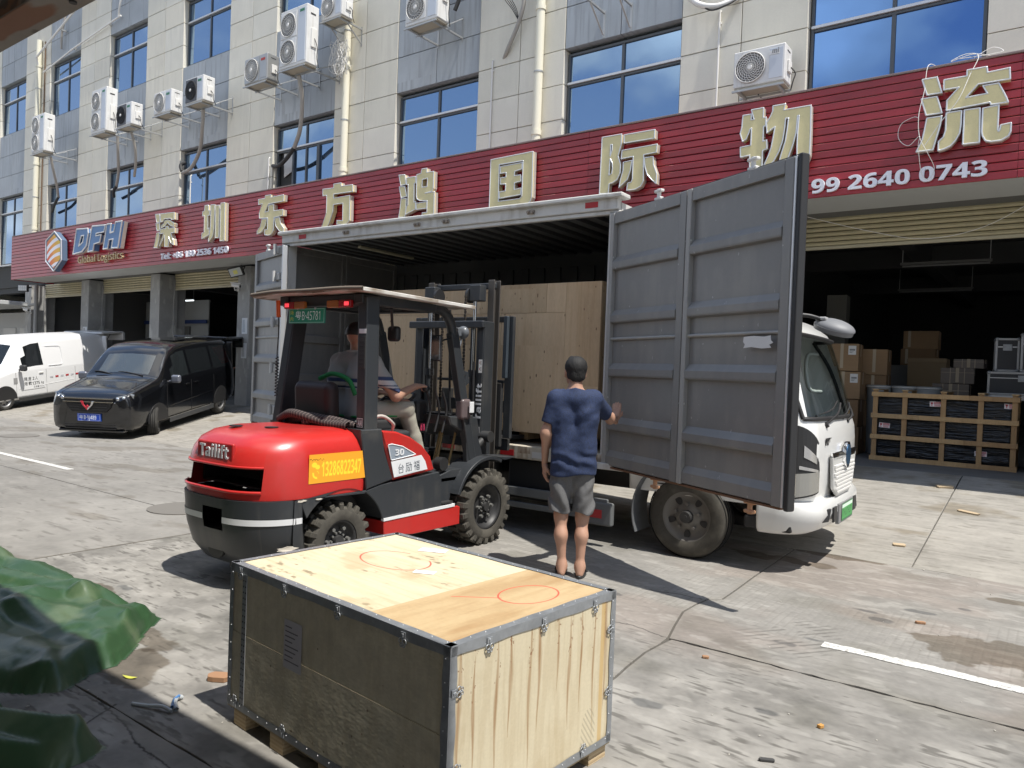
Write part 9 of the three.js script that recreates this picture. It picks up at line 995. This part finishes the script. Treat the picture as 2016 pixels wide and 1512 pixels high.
// ================================================================ green tarpaulin and litter
{
  const bump = tex(512, 512, (a, b) => 0.5 + 0.7 * (fbm(a * 5, b * 5, 5, 5, 1701) - 0.5) + 0.2 * (Math.abs(fbm(a * 9, b * 9, 9, 3, 1711) - 0.5) * 2 - 0.5), false), ct = tex(256, 256, (a, b) => { const n = fbm(a * 6, b * 6, 6, 5, 1721); return mix3([0.028, 0.07, 0.028], [0.085, 0.125, 0.065], sm(0.45, 0.8, n)); });
  const mT = mat([1, 1, 1], 0.42, { map: ct, bumpMap: bump, bumpScale: 0.012, clearcoat: 0.12, clearcoatRoughness: 0.35 });
  // a heap of folded sheet: height field over an outline, with sharp-crested folds
  function heap(name, label, out, hFun, step = 0.022) {
    const xs = out.map((p) => p[0]), zs = out.map((p) => p[1]), x0 = Math.min(...xs), x1 = Math.max(...xs), z0 = Math.min(...zs), z1 = Math.max(...zs), nx = Math.ceil((x1 - x0) / step), nz = Math.ceil((z1 - z0) / step);
    const inside = (x, z) => { let c = false; for (let i = 0, j = out.length - 1; i < out.length; j = i++) if ((out[i][1] > z) !== (out[j][1] > z) && x < (out[j][0] - out[i][0]) * (z - out[i][1]) / (out[j][1] - out[i][1]) + out[i][0]) c = !c; return c; };
    const sd = (x, z) => dLine(x, z, [...out, out[0]]) * (inside(x, z) ? 1 : -1), H = [], P_ = [];
    for (let j = 0; j <= nz; j++) for (let i = 0; i <= nx; i++) { const x = x0 + i * step, z = z0 + j * step, d = sd(x, z); H.push([x, d > 0 ? 0.004 + hFun(x, z, d) : 0.002, z, d]); }
    for (let j = 0; j < nz; j++) for (let i = 0; i < nx; i++) { const q = [H[j * (nx + 1) + i], H[j * (nx + 1) + i + 1], H[(j + 1) * (nx + 1) + i + 1], H[(j + 1) * (nx + 1) + i]]; if (q.every((p) => p[3] < -step * 0.7)) continue; for (const k of [0, 2, 1, 0, 3, 2]) P_.push(q[k][0], q[k][1], q[k][2]); }
    const g = new THREE.BufferGeometry(); g.setAttribute('position', new THREE.Float32BufferAttribute(P_, 3)); const m = mergeVertices(g, 1e-4); m.computeVertexNormals(); const f = m.toNonIndexed(); f.setAttribute('uv', new THREE.Float32BufferAttribute(Array.from({ length: f.attributes.position.count * 2 }, (_, i) => (i % 2 ? f.attributes.position.getZ(i >> 1) : f.attributes.position.getX(i >> 1)) / 1.2), 2)); return tag(add(name, f, mT), label, 'tarpaulin');
  }
    // folds as tents over ridge segments [ax, az, bx, bz, ha, hb, w]; the highest wins
  const tents = (x, z, L) => { let m = 0; for (const [ax, az, bx_, bz, ha, hb, w] of L) { const dx = bx_ - ax, dz = bz - az, l2 = dx * dx + dz * dz; let t = ((x - ax) * dx + (z - az) * dz) / l2; const tc = Math.max(0, Math.min(1, t)); const d = Math.hypot(x - ax - tc * dx, z - az - tc * dz); m = Math.max(m, mix(ha, hb, tc) * Math.pow(Math.max(0, 1 - d / w), 0.85)); } return m; };
  const rt = rng(404), small = Array.from({ length: 46 }, () => { const x = -6.2 + 2.3 * rt(), z = 9.6 + 1.1 * rt(), a = 6.28 * rt(), l = 0.12 + 0.3 * rt(); return [x, z, x + Math.cos(a) * l, z + Math.sin(a) * l * 0.7, 0.05 + 0.07 * rt(), 0.02 + 0.05 * rt(), 0.07 + 0.1 * rt()]; });
  const crease = (x, z, f, s) => Math.pow(1 - Math.abs(2 * fbm(x * f + 60, z * f + 60, 512, 2, s) - 1), 4);
  heap('green_tarpaulin', 'big crumpled green tarpaulin half in sun at the left edge', [[-6.6, 9.72], [-6.0, 9.68], [-5.5, 9.56], [-5.15, 9.62], [-4.75, 9.5], [-4.45, 9.55], [-4.3, 9.72], [-4.08, 9.9], [-3.95, 10.05], [-3.92, 10.2], [-3.82, 10.36], [-3.9, 10.46], [-4.05, 10.56], [-4.4, 10.7], [-5.0, 10.9], [-6.6, 10.9]], (x, z, d) => {
    const wx = x + 0.1 * (fbm(x * 1.6 + 30, z * 1.6 + 30, 256, 2, 1731) - 0.5), wz = z + 0.1 * (fbm(x * 1.6 + 30, z * 1.6 + 30, 256, 2, 1741) - 0.5);
    const h = tents(wx, wz, [[-6.5, 9.95, -5.4, 9.72, 0.24, 0.16, 0.26], [-5.9, 10.05, -4.95, 9.72, 0.22, 0.12, 0.24], [-5.3, 10.2, -4.25, 9.82, 0.17, 0.13, 0.36], [-4.9, 10.05, -4.1, 10.0, 0.15, 0.08, 0.3], [-5.2, 10.45, -4.05, 10.3, 0.14, 0.07, 0.26], [-6.3, 10.5, -4.6, 10.62, 0.2, 0.06, 0.3], [-4.4, 10.5, -3.95, 10.36, 0.06, 0.05, 0.14]]);
    return (0.02 + 0.74 * h + 0.62 * tents(wx, wz, small) + 0.03 * crease(x, z, 1.5, 1751) + 0.012 * crease(x, z, 4, 1761)) * (0.35 + 0.65 * sm(0, 0.07, d));
  }, 0.018);
  heap('green_tarpaulin', 'smaller fold of green tarpaulin in the shade at the bottom left corner', [[-3.95, 10.72], [-3.72, 10.62], [-3.6, 10.67], [-3.45, 10.6], [-3.25, 10.48], [-3.13, 10.5], [-3.07, 10.6], [-3.1, 10.7], [-3.3, 10.9], [-3.9, 11.0]], (x, z, d) => (0.02 + tents(x, z, [[-3.9, 10.85, -3.68, 10.72, 0.14, 0.13, 0.16], [-3.55, 10.78, -3.2, 10.58, 0.13, 0.12, 0.17], [-3.5, 10.9, -3.2, 10.72, 0.1, 0.06, 0.15]]) + 0.015 * crease(x, z, 3, 1771)) * (0.3 + 0.7 * sm(0, 0.06, d)), 0.014);
  const r = rng(71), mChip = mat([0.44, 0.34, 0.22], 0.85), mChip2 = mat([0.32, 0.18, 0.1], 0.85);
  const chip = (label, x, z, w, d, ry, m, h = 0.018) => { const a = []; for (let i = 0; i < 14; i++) { const t = i / 14 * 6.2832; const q = Math.pow(Math.pow(Math.abs(Math.cos(t)), 12) + Math.pow(Math.abs(Math.sin(t)), 12), -1 / 12) * (0.82 + 0.22 * r()); a.push([Math.cos(t) * w / 2 * q, Math.sin(t) * d / 2 * q]); } const o = tag(M('wood_chip', ext(a, h, 0.002).rotateX(-Math.PI / 2).translate(0, 0.003, 0), m), label, 'wood chip', 'wood chips on the ground'); o.position.set(x, apronY(z), z); o.rotation.y = ry; if (z < 4.4 && z > 0.3) { o.rotation.order = 'XYZ'; o.rotation.set(0.107, ry, 0); } };
  chip('split reddish wood chip left of the foreground crate', -3.38, 9.8, 0.12, 0.075, 0.5, mChip2, 0.022); chip('pale wood offcut on the apron nearest the slatted crate', -1.114, 1.12, 0.2, 0.12, 0.3, mChip); chip('flat pale wood splinter on the apron, second from the slatted crate', -0.76, 2.27, 0.24, 0.07, -0.4, mChip, 0.012); chip('small pale wood chip on the apron near the crack', -1.194, 3.88, 0.12, 0.07, 0.2, mChip, 0.014); chip('reddish wood chip lying past the white lane line', -0.7, 6.2, 0.07, 0.03, 0.4, mChip2, 0.012); chip('small brown wood chip near the crack junction', -1.59, 7.82, 0.04, 0.025, 0.4, mChip2, 0.01); chip('orange wood chip alone on the near slab', -0.84, 8.29, 0.03, 0.022, 1.2, mat([0.5, 0.26, 0.07], 0.8), 0.012); chip('dark sliver at the bottom edge of the near slab', -0.94, 8.77, 0.07, 0.02, 0.5, mat([0.05, 0.05, 0.05], 0.8), 0.008); chip('tiny pale wood splinter beside the reddish chip', -3.3, 9.72, 0.05, 0.02, 1.0, mat([0.6, 0.5, 0.3], 0.8), 0.008);
  { const o = tag(M('fallen_leaf', (() => { const a = []; for (let i = 0; i <= 10; i++) a.push([mix(-0.045, 0.045, i / 10), 0.012 * Math.sin(i / 10 * Math.PI)]); for (let i = 9; i > 0; i--) a.push([mix(-0.045, 0.045, i / 10), -0.012 * Math.sin(i / 10 * Math.PI)]); const g = ext(a, 0.001, 0.0004).rotateX(-Math.PI / 2); const p = g.attributes.position; for (let i = 0; i < p.count; i++) p.setY(i, p.getY(i) + 0.004 + 4 * p.getX(i) * p.getX(i)); g.computeVertexNormals(); return g; })(), mat([0.5, 0.5, 0.08], 0.6)), 'yellow-green fallen leaf beside the tarpaulin', 'leaf'); o.position.set(-3.72, 0, 10.08); o.rotation.y = 0.4; }
  { const o = G('plastic_scrap', 'crumpled strip of blue and clear plastic on the ground near the tarpaulin', 'plastic scrap', [-3.3, 0, 10.13], 0); M('ribbon', [tube([[-0.12, 0.008, 0.09], [-0.04, 0.012, 0.06], [0.03, 0.02, 0.03], [0.1, 0.015, 0.02]], 0.009, 30, 5), tube([[0.1, 0.015, 0.0], [0.05, 0.025, -0.02], [0.0, 0.02, -0.06], [-0.01, 0.01, -0.09]], 0.012, 30, 5)], mat([0.45, 0.48, 0.5], 0.2), o); M('blue_print', [tube([[0.08, 0.024, 0.01], [0.03, 0.03, -0.03], [0.0, 0.026, -0.07]], 0.008, 20, 5)], mat([0.08, 0.2, 0.42], 0.3), o); }
  { const g = [], n = 260; for (let i = 0; i < n; i++) { const x = -8 + 8.2 * r(), z = r() < 0.35 ? 4.5 + (r() - 0.5) * 0.5 : 4.6 + 6.6 * r(), s = 0.003 + 0.006 * r() * r(); g.push(new THREE.IcosahedronGeometry(s, 0).scale(1, 0.6, 1 + r()).translate(x, apronY(z) + s * 0.5, z)); } const o = M('grit', g, mat([0.36, 0.34, 0.3], 0.9)); o.userData.kind = 'stuff'; o.userData.label = 'loose grit and crumbs of concrete scattered over the yard'; o.userData.category = 'grit'; }
}
renderer.render(scene, camera);
